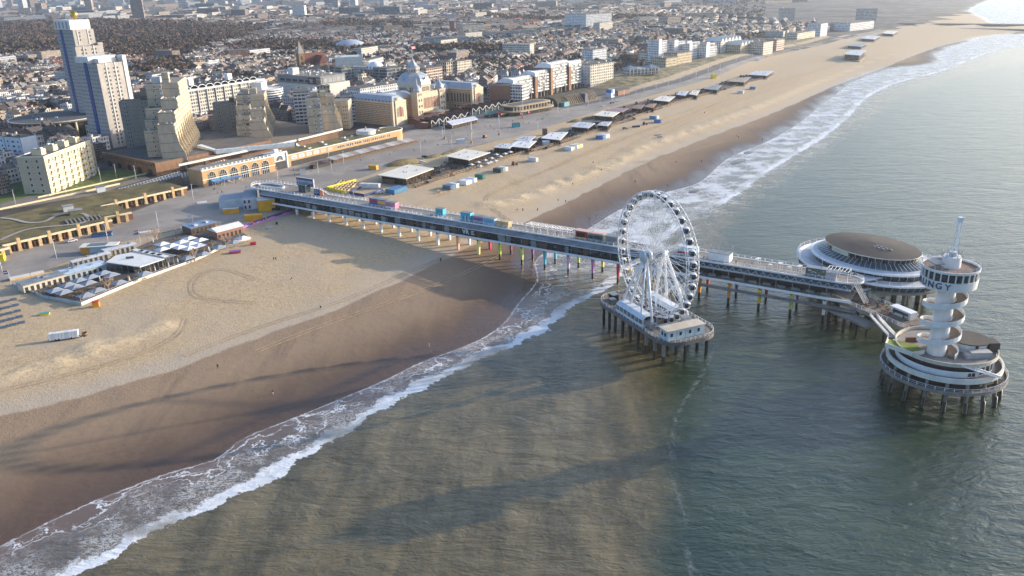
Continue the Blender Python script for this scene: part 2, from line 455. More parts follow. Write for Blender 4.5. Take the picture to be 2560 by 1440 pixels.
# ---- ground: sand near the sea, worn town ground inland
gm, nt, b = nodes_of('sand_and_ground')
def att(nt, n):
    a = nt.nodes.new('ShaderNodeAttribute'); a.attribute_name = n; return a.outputs['Fac']
tc = N(nt, 'ShaderNodeTexCoord'); ob = tc.outputs['Object']
sh = att(nt, 'shore'); ci = att(nt, 'city'); du = att(nt, 'dune'); rg = att(nt, 'ridge')
n1 = noise(nt, ob, .03, 6, .6); n2 = noise(nt, ob, .6, 5, .7); n3 = noise(nt, mapped(nt, ob, (.35, .05, .1), (0, 0, rad(-33))), .25, 5, .6)
edge_ = math_n(nt, 'ADD', sh, math_n(nt, 'MULTIPLY_ADD', n1, 18, -9))
edge_ = math_n(nt, 'ADD', edge_, math_n(nt, 'MULTIPLY_ADD', n3, 26, -13))
dj_ = math_n(nt, 'ADD', att(nt, 'dry'), math_n(nt, 'ADD', math_n(nt, 'MULTIPLY_ADD', n1, 7, -3.5), math_n(nt, 'MULTIPLY_ADD', n3, 6, -3)))
wet = ramp(nt, dj_, -.6, 1.2)                # 0 wet, 1 dry
damp = ramp(nt, edge_, 2, 44)
dry_c = mix_c(nt, ramp(nt, n2, .3, .7), (.39, .285, .17), (.52, .395, .24))
dry_c = mix_c(nt, ramp(nt, n1, .4, .65), dry_c, (.44, .345, .235))
dry_c = mix_c(nt, ramp(nt, dj_, 16, 4), dry_c, (.43, .35, .26))
dry_c = mix_c(nt, math_n(nt, 'MULTIPLY', ramp(nt, noise(nt, mapped(nt, ob, (1, .3, 1), (0, 0, rad(20))), .5, 7, .8), .56, .7), .5), dry_c, (.31, .245, .17))
damp_c = mix_c(nt, damp, (.105, .066, .043), (.285, .20, .128))
damp_c = mix_c(nt, math_n(nt, 'MULTIPLY', ramp(nt, n3, .5, .75), .6), damp_c, (.10, .066, .05))
sand = mix_c(nt, wet, damp_c, dry_c)
sand = mix_c(nt, math_n(nt, 'MULTIPLY', ramp(nt, rg, 9, 2), ramp(nt, n2, .35, .6)), sand, (.58, .45, .28))
town = mix_c(nt, ramp(nt, noise(nt, ob, .02, 6, .7), .35, .65), (.05, .045, .045), (.16, .14, .125))
town = mix_c(nt, ramp(nt, noise(nt, ob, .006, 5, .65), .5, .62), town, (.055, .042, .03))
dune_c = mix_c(nt, ramp(nt, noise(nt, ob, .12, 6, .7), .35, .62), (.09, .08, .035), (.30, .25, .15))
isd = ramp(nt, math_n(nt, 'ADD', du, math_n(nt, 'MULTIPLY_ADD', n1, 30, -15)), 62, 48)
town = mix_c(nt, isd, town, dune_c)
col = mix_c(nt, ramp(nt, ci, 0, 2), sand, town)
nt.links.new(col, b.inputs['Base Color'])
nt.links.new(math_n(nt, 'MULTIPLY_ADD', ramp(nt, edge_, -2, 22), .6, .22), b.inputs['Roughness'])
b.inputs['Specular IOR Level'].default_value = .35
bp = N(nt, 'ShaderNodeBump', i_Strength=.6, i_Distance=.4)
hgt = math_n(nt, 'ADD', math_n(nt, 'MULTIPLY', noise(nt, ob, 1.3, 6, .7), ramp(nt, edge_, 25, 60)), math_n(nt, 'MULTIPLY', noise(nt, ob, .35, 3, .5), .6))
nt.links.new(hgt, bp.inputs['Height']); nt.links.new(bp.outputs[0], b.inputs['Normal'])
far_in = (CITY > 0)
sheet('ground', np.where(SH < -60, -4, HT), gm, dict(shore=SH, city=CITY, dune=np.where(CITY > 0, DU, 999), ridge=RD, dry=DRD * DRS))

# ---- sea
BREAK_PX = [(-250, 1660), (60, 1500), (190, 1440), (308, 1373), (462, 1291), (591, 1240), (719, 1178), (822, 1106), (950, 1029), (1079, 962), (1200, 902), (1280, 862), (1349, 838), (1390, 800), (1427, 772), (1497, 735), (1548, 700),
            (1600, 655), (1660, 600), (1730, 545), (1775, 520), (1830, 500), (1890, 452), (1920, 428), (1985, 390), (2060, 345), (2120, 296), (2150, 257), (2190, 228), (2257, 200), (2330, 188), (2400, 160), (2480, 125), (2560, 112), (2700, 108)]
brk = smooth(pl(BREAK_PX), 2)
bd, bs = seg_dist(GX, GY, brk); DB = np.where(bs > 0, -bd, bd)          # positive seaward of the breaker
tur = smooth(pl([(1640, 1700), (1640, 1440), (1650, 1250), (1630, 1100), (1622, 990), (1640, 930), (1700, 880), (1760, 740), (1800, 560), (1900, 470), (2100, 340), (2300, 210), (2700, 120)]), 2)
td, ts = seg_dist(GX, GY, tur); TU = td * ts                                # positive on the shore side
stk = smooth(pl([(1790, 860), (1745, 960), (1690, 1020), (1672, 1150), (1700, 1260), (1718, 1350), (1728, 1460), (1740, 1600)]), 2)
SD, _ = seg_dist(GX, GY, stk)
sm, nt, b = nodes_of('sea_water')
tc = N(nt, 'ShaderNodeTexCoord'); ob = tc.outputs['Object']
sh = att(nt, 'shore'); db = att(nt, 'brk'); tu = att(nt, 'turbid'); sd_ = att(nt, 'streak'); fz = att(nt, 'far')
w = math_n(nt, 'MULTIPLY', sh, -1)
warp = noise(nt, ob, .09, 5, .6); warp2 = noise(nt, ob, .5, 4, .65)
wj = math_n(nt, 'ADD', w, math_n(nt, 'MULTIPLY_ADD', warp, 14, -7))
dj = math_n(nt, 'ADD', db, math_n(nt, 'ADD', math_n(nt, 'MULTIPLY_ADD', warp, 10, -5), math_n(nt, 'MULTIPLY_ADD', warp2, 5, -2.5)))
# colour of the water body
blot = noise(nt, mapped(nt, ob, (1, 1, 1)), .02, 5, .6)
deep = mix_c(nt, ramp(nt, blot, .35, .7), (.016, .034, .017), (.036, .056, .027))
silt = mix_c(nt, ramp(nt, noise(nt, mapped(nt, ob, (1.6, .5, 1), (0, 0, rad(12))), .07, 5, .65), .3, .72), (.075, .06, .025), (.18, .14, .066))
tj = math_n(nt, 'ADD', tu, math_n(nt, 'ADD', math_n(nt, 'MULTIPLY_ADD', warp, 9, -4.5), math_n(nt, 'MULTIPLY_ADD', noise(nt, ob, .025, 3, .5), 22, -11)))
body = mix_c(nt, ramp(nt, tj, -9, 7), deep, silt)
film = mix_c(nt, ramp(nt, wj, 0, 14), (.15, .095, .063), (.12, .088, .056))
body = mix_c(nt, math_n(nt, 'MULTIPLY', ramp(nt, dj, 0, -6), ramp(nt, wj, 34, 16)), body, film)
# foam: a torn crest, veins of froth behind it, thin swash lines
def veins(scale, dist, w0, w1, vec=None):
    n_ = noise(nt, vec or ob, scale, 5, .6, dist)
    return ramp(nt, math_n(nt, 'ABSOLUTE', math_n(nt, 'SUBTRACT', n_, .5)), w1, w0)
along = mapped(nt, ob, (.55, 1.15, 1), (0, 0, rad(-38)))
v1 = veins(.33, 1.6, .006, .035, along); v2 = veins(.8, 1.2, .01, .06, along)
fine = noise(nt, ob, 1.1, 7, .78); patch = ramp(nt, noise(nt, ob, .07, 5, .65), .40, .64)
crest = math_n(nt, 'MULTIPLY', ramp(nt, dj, .7, -.5), ramp(nt, math_n(nt, 'ADD', dj, math_n(nt, 'MULTIPLY', patch, -3.5)), -9.5, -2.2))
crest = ramp(nt, math_n(nt, 'MULTIPLY', crest, math_n(nt, 'MULTIPLY_ADD', fine, 1.9, .05)), .34, .72)
crest = math_n(nt, 'MULTIPLY', crest, math_n(nt, 'MULTIPLY_ADD', ramp(nt, noise(nt, ob, .035, 4, .6), .36, .56), .75, .25))
behind = math_n(nt, 'MULTIPLY', ramp(nt, dj, -.5, -4), ramp(nt, dj, -26, -7))
lacy = math_n(nt, 'MULTIPLY', math_n(nt, 'MAXIMUM', v1, math_n(nt, 'MULTIPLY', v2, .8)), math_n(nt, 'MULTIPLY', behind, math_n(nt, 'MULTIPLY_ADD', patch, .62, .06)))
def line(v, c0, wd): return ramp(nt, math_n(nt, 'ABSOLUTE', math_n(nt, 'SUBTRACT', v, c0)), wd, wd * .2)
w3 = noise(nt, ob, .16, 4, .6)
sw = math_n(nt, 'ADD', w, math_n(nt, 'MULTIPLY_ADD', warp2, 2.4, -1.2))
swash = math_n(nt, 'MULTIPLY', line(sw, .7, .42), math_n(nt, 'MULTIPLY_ADD', ramp(nt, w3, .35, .6), .6, .15))
def swl_(c0, amp, wd, k):
    q = math_n(nt, 'ADD', w, math_n(nt, 'ADD', math_n(nt, 'MULTIPLY_ADD', warp, amp, -amp / 2), math_n(nt, 'MULTIPLY_ADD', warp2, 2.6, -1.3)))
    return math_n(nt, 'MULTIPLY', math_n(nt, 'MULTIPLY', line(q, c0, wd), ramp(nt, noise(nt, ob, .05 + .013 * k, 3, .5), .42, .58)), ramp(nt, dj, 0, -3))
sw2 = math_n(nt, 'MAXIMUM', swl_(5, 34, .8, 1), math_n(nt, 'MAXIMUM', swl_(10, 40, .6, 2), math_n(nt, 'MULTIPLY', swl_(3, 22, .5, 3), .8)))
swl = math_n(nt, 'MULTIPLY', v1, math_n(nt, 'MULTIPLY', ramp(nt, wj, 1, 6), math_n(nt, 'MULTIPLY', .42, math_n(nt, 'MULTIPLY', patch, ramp(nt, dj, 0, -4)))))
broad = math_n(nt, 'MULTIPLY', math_n(nt, 'MULTIPLY', fz, ramp(nt, dj, 5, -7)), ramp(nt, math_n(nt, 'ADD', fine, math_n(nt, 'MULTIPLY', patch, .26)), .42, .86))
outer = math_n(nt, 'MULTIPLY', math_n(nt, 'MULTIPLY', fz, ramp(nt, dj, 26, 0)), math_n(nt, 'MULTIPLY', v1, patch))
sj = math_n(nt, 'ADD', sd_, math_n(nt, 'MULTIPLY_ADD', warp2, 2.2, -1.1))
strk = math_n(nt, 'MULTIPLY', math_n(nt, 'MULTIPLY', ramp(nt, sj, 1.1, .1), ramp(nt, fine, .36, .8)), .3)
foam = crest
for f_ in (lacy, swash, sw2, swl, broad, outer, strk): foam = math_n(nt, 'MAXIMUM', foam, f_)
foam = math_n(nt, 'MINIMUM', foam, 1.0)
nt.links.new(mix_c(nt, foam, body, (.72, .74, .76)), b.inputs['Base Color'])
off = ramp(nt, w, 40, 420)                     # wind-roughened water away from the shore
nt.links.new(math_n(nt, 'ADD', math_n(nt, 'MULTIPLY', foam, .4), math_n(nt, 'MULTIPLY_ADD', off, .1, .17)), b.inputs['Roughness'])
b.inputs['IOR'].default_value = 1.62
# waves: crests roughly along the coast, chop and ripples over them
r1 = noise(nt, mapped(nt, ob, (.42, 1.0, 1), (0, 0, rad(24))), .10, 4, .6, .8)
r2 = noise(nt, mapped(nt, ob, (.50, 1.0, 1), (0, 0, rad(34))), .34, 5, .65, .7)
r3 = noise(nt, mapped(nt, ob, (.6, 1.0, 1), (0, 0, rad(14))), 1.0, 5, .68, .4)
calm = ramp(nt, wj, 4, 26)
hh = math_n(nt, 'ADD', math_n(nt, 'MULTIPLY', r1, 2.6), math_n(nt, 'ADD', math_n(nt, 'MULTIPLY', r2, 1.5), math_n(nt, 'MULTIPLY', r3, .34)))
hh = math_n(nt, 'MULTIPLY', hh, math_n(nt, 'MULTIPLY_ADD', calm, .93, .07))
hh = math_n(nt, 'ADD', hh, math_n(nt, 'MULTIPLY', foam, .3))
bp = N(nt, 'ShaderNodeBump', i_Strength=.37, i_Distance=1.0); nt.links.new(hh, bp.inputs['Height']); nt.links.new(bp.outputs[0], b.inputs['Normal'])
keep = (SH[:-1, :-1] < 12) | (SH[1:, 1:] < 12) | (SH[:-1, 1:] < 12) | (SH[1:, :-1] < 12)
s_pier = (GX + 129.4) * .834 - (GY - 433.5) * .552; n_pier = (GX + 129.4) * .552 + (GY - 433.5) * .834
FAR = np.clip((n_pier + 6) / 25, 0, 1)
sheet('sea', np.zeros(GX.shape), sm, dict(shore=SH, brk=DB, turbid=TU, streak=SD, far=FAR), keep)
def mole_wall(pts, wd, nm, label):
    q = [P(x, y, 2) for x, y in pts]
    mb_ = MB().ribbon([(p[0], p[1], -2) for p in q], wd, 6.5)
    return tag(mb_.build(nm, M('mole_stone', (.05, .048, .05), .9)), label, 'breakwater')
mole_wall([(2225, 60.5), (2400, 62.3), (2720, 65.5)], 24, 'breakwater', 'dark stone harbour breakwater on the far side of the channel')
mole_wall([(2236, 72), (2330, 73), (2490, 75), (2720, 81)], 12, 'breakwater', 'low dark stone breakwater on the near side of the channel')

# ---- promenade paving and other ground sheets laid on the land
def resample(line, n):
    line = np.array(line); d = np.r_[0, np.cumsum(np.hypot(*np.diff(line, axis=0).T))]
    t = np.linspace(0, d[-1], n); return np.stack([np.interp(t, d, line[:, 0]), np.interp(t, d, line[:, 1])], 1)
def strip(name, a, b_, mat, n, m_, dz, side=.0):
    a = resample(a, n); b_ = resample(b_, n); mb_ = MB()
    t = np.linspace(0, 1, m_)[None, :, None]
    Q = a[:, None, :] * (1 - t) + b_[:, None, :] * t
    Z = height(Q[..., 0], Q[..., 1]) + dz
    vs = np.concatenate([Q, Z[..., None]], -1).reshape(-1, 3)
    fs = [(i * m_ + j, (i + 1) * m_ + j, (i + 1) * m_ + j + 1, i * m_ + j + 1) for i in range(n - 1) for j in range(m_ - 1)]
    mb_.add(vs, [f[::-1] for f in fs])
    o = mb_.build(name, mat); o['kind'] = 'structure'; return o
def field(name, px, mat, dz, step=4.0, kind='structure', world=None):
    """polygon patch of ground cover following the land (fan of a fine fill)"""
    poly = world if world is not None else [tuple(G(*p)[:2]) for p in px]
    bm = bmesh.new(); vs = [bm.verts.new((x, y, 0)) for x, y in poly]
    f = bm.faces.new(vs)
    bmesh.ops.triangulate(bm, faces=[f])
    for _ in range(5):
        es = [e for e in bm.edges if e.calc_length() > step * 3]
        if not es: break
        bmesh.ops.subdivide_edges(bm, edges=es, cuts=1); bmesh.ops.triangulate(bm, faces=bm.faces[:])
    xy = np.array([v.co[:2] for v in bm.verts]); z = height(xy[:, 0], xy[:, 1]) + dz
    for v, zz in zip(bm.verts, z): v.co.z = zz
    bmesh.ops.recalc_face_normals(bm, faces=bm.faces[:])
    if sum(f.normal.z for f in bm.faces) < 0: bmesh.ops.reverse_faces(bm, faces=bm.faces[:])
    me = bpy.data.meshes.new(name); bm.to_mesh(me); bm.free(); me.materials.append(mat)
    o = bpy.data.objects.new(name, me); COL.objects.link(o); o['kind'] = kind; return o
def paving():
    mt, nt, b = nodes_of('paving')
    ob = N(nt, 'ShaderNodeTexCoord').outputs['Object']
    f = noise(nt, ob, .05, 5, .6); f2 = noise(nt, ob, .9, 4, .7)
    c = mix_c(nt, ramp(nt, f, .35, .65), (.21, .19, .17), (.31, .275, .24))
    c = mix_c(nt, math_n(nt, 'MULTIPLY', ramp(nt, f2, .45, .7), .35), c, (.36, .31, .25))
    nt.links.new(c, b.inputs['Base Color']); b.inputs['Roughness'].default_value = .8
    return mt
strip('promenade', prom_sea, prom_land, paving(), 260, 12, .14)
road = [(-300, 702), (0, 640), (1400, 270), (1500, 253), (1600, 228), (1700, 202), (1780, 174), (1870, 143), (1950, 125), (2050, 105), (2140, 88)]
rl = np.array([G(*p)[:2] for p in road[2:]])
def offset(line, o):
    l = np.array(line); d = np.gradient(l, axis=0); d /= np.hypot(d[:, 0], d[:, 1])[:, None]
    return l + np.stack([-d[:, 1], d[:, 0]], 1) * o
strip('road', offset(rl, -5), offset(rl, 5), M('asphalt', (.10, .10, .105), .85, .2, .1), 120, 4, .2)
strip('sand_bank', offset(rl, 7), offset(rl, 17), M('bank_sand', (.42, .33, .22), .9, .2, .2), 120, 4, .3)
LAWN = M('lawn_grass', (.10, .135, .03), .95, .3, .25); TURF = M('roof_turf', (.13, .105, .038), .95, .45, .12)
field('lawn', [(0, 470), (75, 452), (118, 490), (65, 495), (0, 515)], LAWN, .2)
field('lawn', [(135, 488), (250, 428), (330, 424), (362, 440), (300, 455), (210, 478)], LAWN, .2)
field('path', [(0, 512), (70, 492), (140, 490), (300, 457), (362, 441), (375, 447), (230, 490), (0, 528)], M('path_paving', (.20, .17, .14), .85), .26)
# tyre tracks pressed into the sand
TRK = M('track_sand', (.385, .285, .178), .95, .25, .4)
def track(px, wd=.55, gap=1.9):
    pts = smooth(np.array([G(*p)[:2] for p in px]), 2)
    pts = resample(pts, max(8, int(np.sum(np.hypot(*np.diff(pts, axis=0).T)) / 2.5)))
    for o in (-gap / 2, gap / 2):
        q = offset(pts, o)
        a = offset(q, -wd / 2); b_ = offset(q, wd / 2)
        strip('tyre_track', a, b_, TRK, len(q), 2, .16)
track([(640, 700), (560, 668), (500, 680), (472, 715), (485, 742), (540, 752), (640, 758)], .3)
track([(462, 798), (452, 830), (420, 855), (330, 895), (200, 930), (60, 965), (-40, 985)])
track([(1120, 640), (1000, 690), (860, 755), (700, 800), (560, 850), (460, 890)], .5)
track([(1250, 640), (1120, 705), (950, 765), (800, 815), (640, 880)], .5)
track([(1285, 560), (1225, 520), (1205, 495), (1250, 475), (1300, 450), (1400, 415), (1500, 372), (1620, 325), (1740, 285), (1800, 255)])
track([(1290, 462), (1420, 400), (1540, 350), (1690, 300), (1850, 235), (2000, 190), (2150, 140)])
for o_ in (14, -16, 26): track([(1290 + 20 * o_, 470 - 5.5 * o_ + o_), (1420 + 5 * o_, 405 + o_), (1560 + o_, 345 + o_ * .9), (1700, 297 + o_ * .7), (1850, 237 + o_ * .5), (2000, 192 + o_ * .4)], .4)
track([(1060, 610), (1150, 590), (1230, 605)])
# ================================================================ THE PIER
WHITE = M('white_paint', (.74, .75, .76), .5, .08, .2); OFFW = M('off_white', (.66, .64, .58), .6, .1, .2)
CONC = M('concrete', (.22, .205, .185), .85, .2, .3, streak=True); DKCONC = M('dark_concrete', (.15, .14, .13), .85, .25, .3)
STEEL = M('steel_grey', (.25, .27, .29), .45, .2, .3, .3); PLANK = M('deck_planks', (.27, .235, .195), .8, .25, .5)
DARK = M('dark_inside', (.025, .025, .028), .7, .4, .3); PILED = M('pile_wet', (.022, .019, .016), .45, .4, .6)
GLASS = MG(); BLUEG = MG('glass_blue', (.05, .08, .10), .07, .4)
GREYR = M('grey_sheet_roof', (.235, .24, .245), .35, .3, .25, .2); LTGREY = M('light_grey', (.50, .52, .54), .5, .1, .2)
ROOFB = M('brown_roof', (.058, .05, .045), .85, .2, .2)
def C(n, c, **k): return M('paint_' + n, c, k.pop('rough', .55), k.pop('var', .12), **k)
ORANGE = C('orange', (.72, .30, .02)); YEL = C('yellow', (.75, .58, .03)); RED = C('red', (.55, .03, .04)); BLUE = C('blue', (.03, .16, .42)); CYAN = C('cyan', (.05, .42, .58))
LIME = C('lime', (.42, .60, .06)); PURP = C('purple', (.25, .10, .38)); LILAC = C('lilac', (.50, .36, .58)); MAG = C('magenta', (.42, .10, .35)); GREEN = C('green', (.03, .16, .11)); NAVY = C('navy', (.03, .05, .16)); PINK = C('pink', (.62, .22, .34))
TAN = C('tan', (.60, .44, .24)); BROWN = C('brown', (.12, .07, .045)); BLACK = C('black', (.02, .02, .022)); TEAL = C('teal', (.03, .30, .34)); LBLUE = C('light_blue', (.34, .50, .66)); SKYB = C('pale_blue_wall', (.42, .52, .58))
def rail(mb_, pts, h=1.1, step=2.4, r=.09, mi=0, base=0.0):
    """posts and two rails along a polyline"""
    pts = [Vector(p) for p in pts]
    for a, b in zip(pts[:-1], pts[1:]):
        L = (b - a).length; n = max(1, int(round(L / step)))
        for k in range(n):
            q = a.lerp(b, k / n); mb_.box(q.x - r, q.x + r, q.y - r, q.y + r, q.z + base, q.z + h, mi)
        up = Vector((0, 0, h)); md = Vector((0, 0, h * .55))
        mb_.tube(a + up, b + up, r * .8, n=4, mi=mi); mb_.tube(a + md, b + md, r * .5, n=4, mi=mi)
    return mb_
def text(body, size, mat, parent, loc, rot, name='lettering', extrude=.03, align='CENTER'):
    cu = bpy.data.curves.new(name, 'FONT'); cu.body = body; cu.size = size; cu.extrude = extrude; cu.align_x = align; cu.align_y = 'CENTER'; cu.offset = size * .012
    o = bpy.data.objects.new(name, cu); COL.objects.link(o)
    dg = bpy.context.evaluated_depsgraph_get(); dg.update()
    me = bpy.data.meshes.new_from_object(o.evaluated_get(dg)); bpy.data.objects.remove(o)
    me.materials.clear(); me.materials.append(mat); me.name = name
    o = bpy.data.objects.new(name, me); COL.objects.link(o); o.parent = parent; o.location = loc; o.rotation_euler = rot
    return o
PR = math.atan2(-.552, .834); PO = (-129.4, 433.5, 0)
pier = thing('pier', 'long two-storey pier on coloured piles running from the promenade out over the sea', 'pier', PO, PR)
def pw(s, n, z=0):
    return (PO[0] + s * math.cos(PR) - n * math.sin(PR), PO[1] + s * math.sin(PR) + n * math.cos(PR), z)
S0, S1 = 2, 297
MB().box(S0, S1, .3, 13.2, 8.6, 9.3).build('lower_deck', PLANK, pier)
MB().box(S0 - 4, S1 + 1, -.15, .3, 8.9, 9.75).build('deck_edge', WHITE, pier)
MB().box(S0 - 4, S1, 13.2, 13.6, 8.9, 9.75).build('deck_edge', WHITE, pier)
g = MB()                                                         # glazed gallery along the near side
g.box(S0 + 6, 214, 1.5, 1.65, 9.3, 12.9, 0)
g.box(S0 + 6, 214, 12.2, 12.35, 9.3, 12.9, 0)
g.build('glazing', MG('gallery_glass', (.06, .06, .058), .12, .8), pier)
fr = MB()
for k in range(int((214 - S0 - 6) / 3.1)):
    s = S0 + 6 + k * 3.1
    fr.box(s - .06, s + .06, 1.36, 1.5, 9.3, 12.9)
fr.box(S0 + 6, 214, 1.38, 1.5, 10.9, 11.0)
fr.build('gallery_frame', STEEL, pier)
inn = MB(); rr = random.Random(3)
for k in range(48):                                              # shop fronts behind the glass
    s = S0 + 8 + k * 4.3
    inn.box(s, s + rr.uniform(1.5, 3.8), 1.28, 1.36, 9.4, rr.uniform(11.2, 12.7), rr.choice((0, 0, 1, 2, 3, 0, 4, 5)))
inn.build('shop_front', [DARK, STEEL, C('greenish_panel', (.20, .27, .25)), BROWN, GREYR, C('dark_panel', (.06, .065, .07))], pier)
core = MB().box(216, 290, 5.5, 11, 9.3, 12.9); core.build('inner_shops', DARK, pier)
cp = MB()
for k in range(13):
    s = 217 + k * 6; cp.box(s - .12, s + .12, 1.4, 1.65, 9.3, 13.0)
for k in range(14): cp.box(218 + k * 5.3, 221 + k * 5.3, 3.2, 4.4, 9.3, 10.2, 0)
cp.build('column', STEEL, pier)
rf = MB(); rf.profile_x([(.45, 12.85), (.45, 13.05), (3.3, 14.35), (12.6, 14.35), (13.3, 12.85)], S0 - 10, 218)
rf.build('gallery_roof', GREYR, pier)
MB().box(S0 - 10, 218, .36, .52, 12.95, 13.12).build('gutter', WHITE, pier)
rf = MB(); rf.box(218, 297, 1.0, 12.6, 12.85, 13.25)
rf.build('gallery_ceiling', STEEL, pier)
tr = MB()
for k in range(27):
    s = 218 + k * 2.9; tr.tube((s, 1.2, 13.2), (s + 1.45, 2.4, 14.4), .09, n=4); tr.tube((s + 1.45, 2.4, 14.4), (s + 2.9, 1.2, 13.2), .09, n=4)
tr.tube((218, 1.1, 13.3), (297, 1.1, 13.3), .16, n=4)
tr.build('truss', LTGREY, pier)
MB().box(218, 297, 2.8, 3.0, 13.2, 14.4).build('upper_glazing', BLUEG, pier)
# open upper deck with rounded ends, loop at the landward end
near = [(s, 3.5) for s in (-14, 40, 110, 180, 240, 292)]
tip = [(292 + 6.2 * math.sin(t) * 1.25, 8.3 - 4.8 * math.cos(t)) for t in np.linspace(.15, math.pi - .15, 12)]
farp = [(s, 13.1) for s in (292, 250, 234)] + [(s, 11.4) for s in (222, 180, 110, 60, 34)] + [(22, 17.5), (10, 18.2), (-12, 18)]
lend = [(-14 - 7.25 * math.sin(t) * 1.1, 10.75 + 7.25 * math.cos(t)) for t in np.linspace(.2, math.pi - .2, 12)]
outline = near + tip + farp + lend
MB().prism(outline, 14.4, 14.95).build('upper_deck', PLANK, pier)
edg = MB(); op = outline + [outline[0]]
edg.ribbon([(x, y, 14.55) for x, y in op], .5, .62); edg.build('deck_edge', WHITE, pier)
rl1 = MB(); rail(rl1, [(x, y, 15.1) for x, y in near + tip], 1.15, 2.6, .085); rl1.build('railing', WHITE, pier)
rl2 = MB(); rail(rl2, [(x, y, 15.1) for x, y in farp + lend + [near[0]]], 1.15, 2.6, .085); rl2.build('railing', WHITE, pier)
well = [(-10 + 8.5 * math.cos(t) * (1.25 if math.cos(t) > 0 else 1), 10.8 + 3.6 * math.sin(t)) for t in np.linspace(0, 2 * math.pi, 33)]
w_ = MB(); w_.ribbon([(x, y, 14.95) for x, y in well], .35, .95); w_.build('ramp_wall', WHITE, pier)
MB().prism(well[:-1], 14.9, 15.02).build('ramp_floor', DKCONC, pier)
st_ = MB(); st_.box(-20, 24, 11, 17, 8, 14.4); st_.box(-4, 30, 3.6, 12, 6, 9.3); st_.build('landing_building', DKCONC, pier)
# piles: painted upper parts, dark wet feet
FCOL = {-4: C('peach', (.75, .45, .30)), -3: C('pale_yellow', (.72, .68, .22)), -2: LIME, -1: C('apple', (.48, .62, .18)), 0: CYAN, 1: LILAC, 2: C('mauve', (.45, .18, .42)), 3: RED, 4: BLUE, 5: LILAC, 6: ORANGE, 7: ORANGE, 8: YEL, 9: C('lemon_lime', (.52, .58, .10)), 10: WHITE}
BCOL = {-4: WHITE, -3: C('crimson', (.45, .03, .10)), -2: C('plum', (.32, .05, .14)), -1: PURP, 0: CYAN, 1: LIME, 2: YEL, 3: ORANGE, 4: BLUE, 5: BLUE, 6: RED, 7: BLUE, 8: RED, 9: PURP, 10: DKCONC}
def pile(s, n, z0, mat, wet, w0=.42, w1=.62, ztop=8.6, parent=None):
    m_ = MB(); zz = max(z0 + 2.4, 2.5) if wet else z0
    q = lambda w: [(s - w, n - w), (s + w, n - w), (s + w, n + w), (s - w, n + w)]
    if wet: m_.prism(q(w0), -3, zz, 1)
    a, b = q(w0), q(w1)
    m_.add([(*p, zz - (1 if not wet else 0)) for p in a] + [(*p, ztop) for p in b], [(0, 1, 5, 4), (1, 2, 6, 5), (2, 3, 7, 6), (3, 0, 4, 7)], 0)
    return m_.build('pile', [mat, PILED], parent or pier)
for k in range(-13, 11):
    s = 171.9 + 11.7 * k
    for n, tab in ((1.2, FCOL), (10.2, BCOL)):
        x, y, _ = pw(s, n); z = hz(x, y)
        pile(s, n, z, tab.get(k, WHITE), k >= -2)
    MB().box(s - .45, s + .45, .5, 12.8, 8.0, 8.6).build('cross_beam', DKCONC, pier)
cw = MB().box(222, 300, -2.6, -.4, 6.6, 7.0, 0); rail(cw, [(222, -2.6, 7), (300, -2.6, 7)], 1.0, 3, .07); cw.build('catwalk', CONC, pier)
# ---- things standing on the upper deck
def on_deck(s, n, rot=0): return dict(loc=pw(s, n, 14.96), rot=PR + rot)
def container(label, mat, L=6.0, D=2.5, H=2.7, name='shipping_container', cat='container', doors=True, group=None, loc=(0, 0, 0), rot=0, top=None):
    t = thing(name, label, cat, loc, rot, group)
    b = MB()
    n = max(4, int(L / .55)); prof = []                          # corrugated long sides
    for k in range(n):
        x0 = L * k / n; x1 = L * (k + 1) / n; q = .05 if k % 2 else 0
        prof += [(x0, q), (x1, q)]
    prof += [(x, D - y) for x, y in prof[::-1]]
    b.prism(prof, .1, H, 0, 1); b.build('body', [mat, top or mat], t)
    f = MB()
    for x in (0, L): 
        for y in (0, D): f.box(x - .08, x + .08, y - .08, y + .08, 0, H + .03)
    for y in (0, D): f.box(0, L, y - .06, y + .06, H - .1, H + .04); f.box(0, L, y - .06, y + .06, 0, .14)
    f.build('frame', mat, t)
    if doors:
        d = MB().box(L + .01, L + .06, .12, D / 2 - .03, .2, H - .15).box(L + .01, L + .06, D / 2 + .03, D - .12, .2, H - .15)
        for y in (.5, 1.0, 1.5, 2.0): d.tube((L + .09, y, .25), (L + .09, y, H - .2), .03, n=4)
        d.build('door', mat, t)
    return t
def kiosk(label, mat, s, n, L, D=2.6, H=3.0, front=None, trim=None, roofm=None, flap=True, name='kiosk'):
    t = thing(name, label, 'kiosk', pw(s, n, 14.96), PR)
    MB().box(0, L, 0, D, 0, H).build('body', mat, t)
    MB().box(-.12, L + .12, -.15, D + .12, H, H + .18).build('roof', roofm or STEEL, t)
    if flap: MB().box(.5, L - .5, -.04, 0.0, 1.0, H - .5).build('serving_hatch', front or DARK, t)
    if trim: MB().box(0, L, -.05, -.003, .1, .9).build('trim', trim, t)
    return t
kiosk('blue and red kiosk at the landward end of the colourful kiosk row', BLUE, 66, 7.5, 5.2, front=RED)
kiosk('dark purple kiosk with gold and pink panels in the row of three', PURP, 71.4, 7.3, 6.4, front=YEL, trim=PINK)
kiosk('pink and white kiosk at the seaward end of the row of three', PINK, 78.0, 5.6, 6.6, front=C('dusty_pink', (.45, .2, .28)), trim=WHITE)
kiosk('small lone cyan kiosk beside the far railing of the pier', CYAN, 108, 7.4, 4.4, front=TEAL)
k_ = kiosk('tall turquoise kiosk with painted figures on its front', CYAN, 125, 4.4, 5.4, 2.8, 4.0, front=CYAN)
fg = MB()
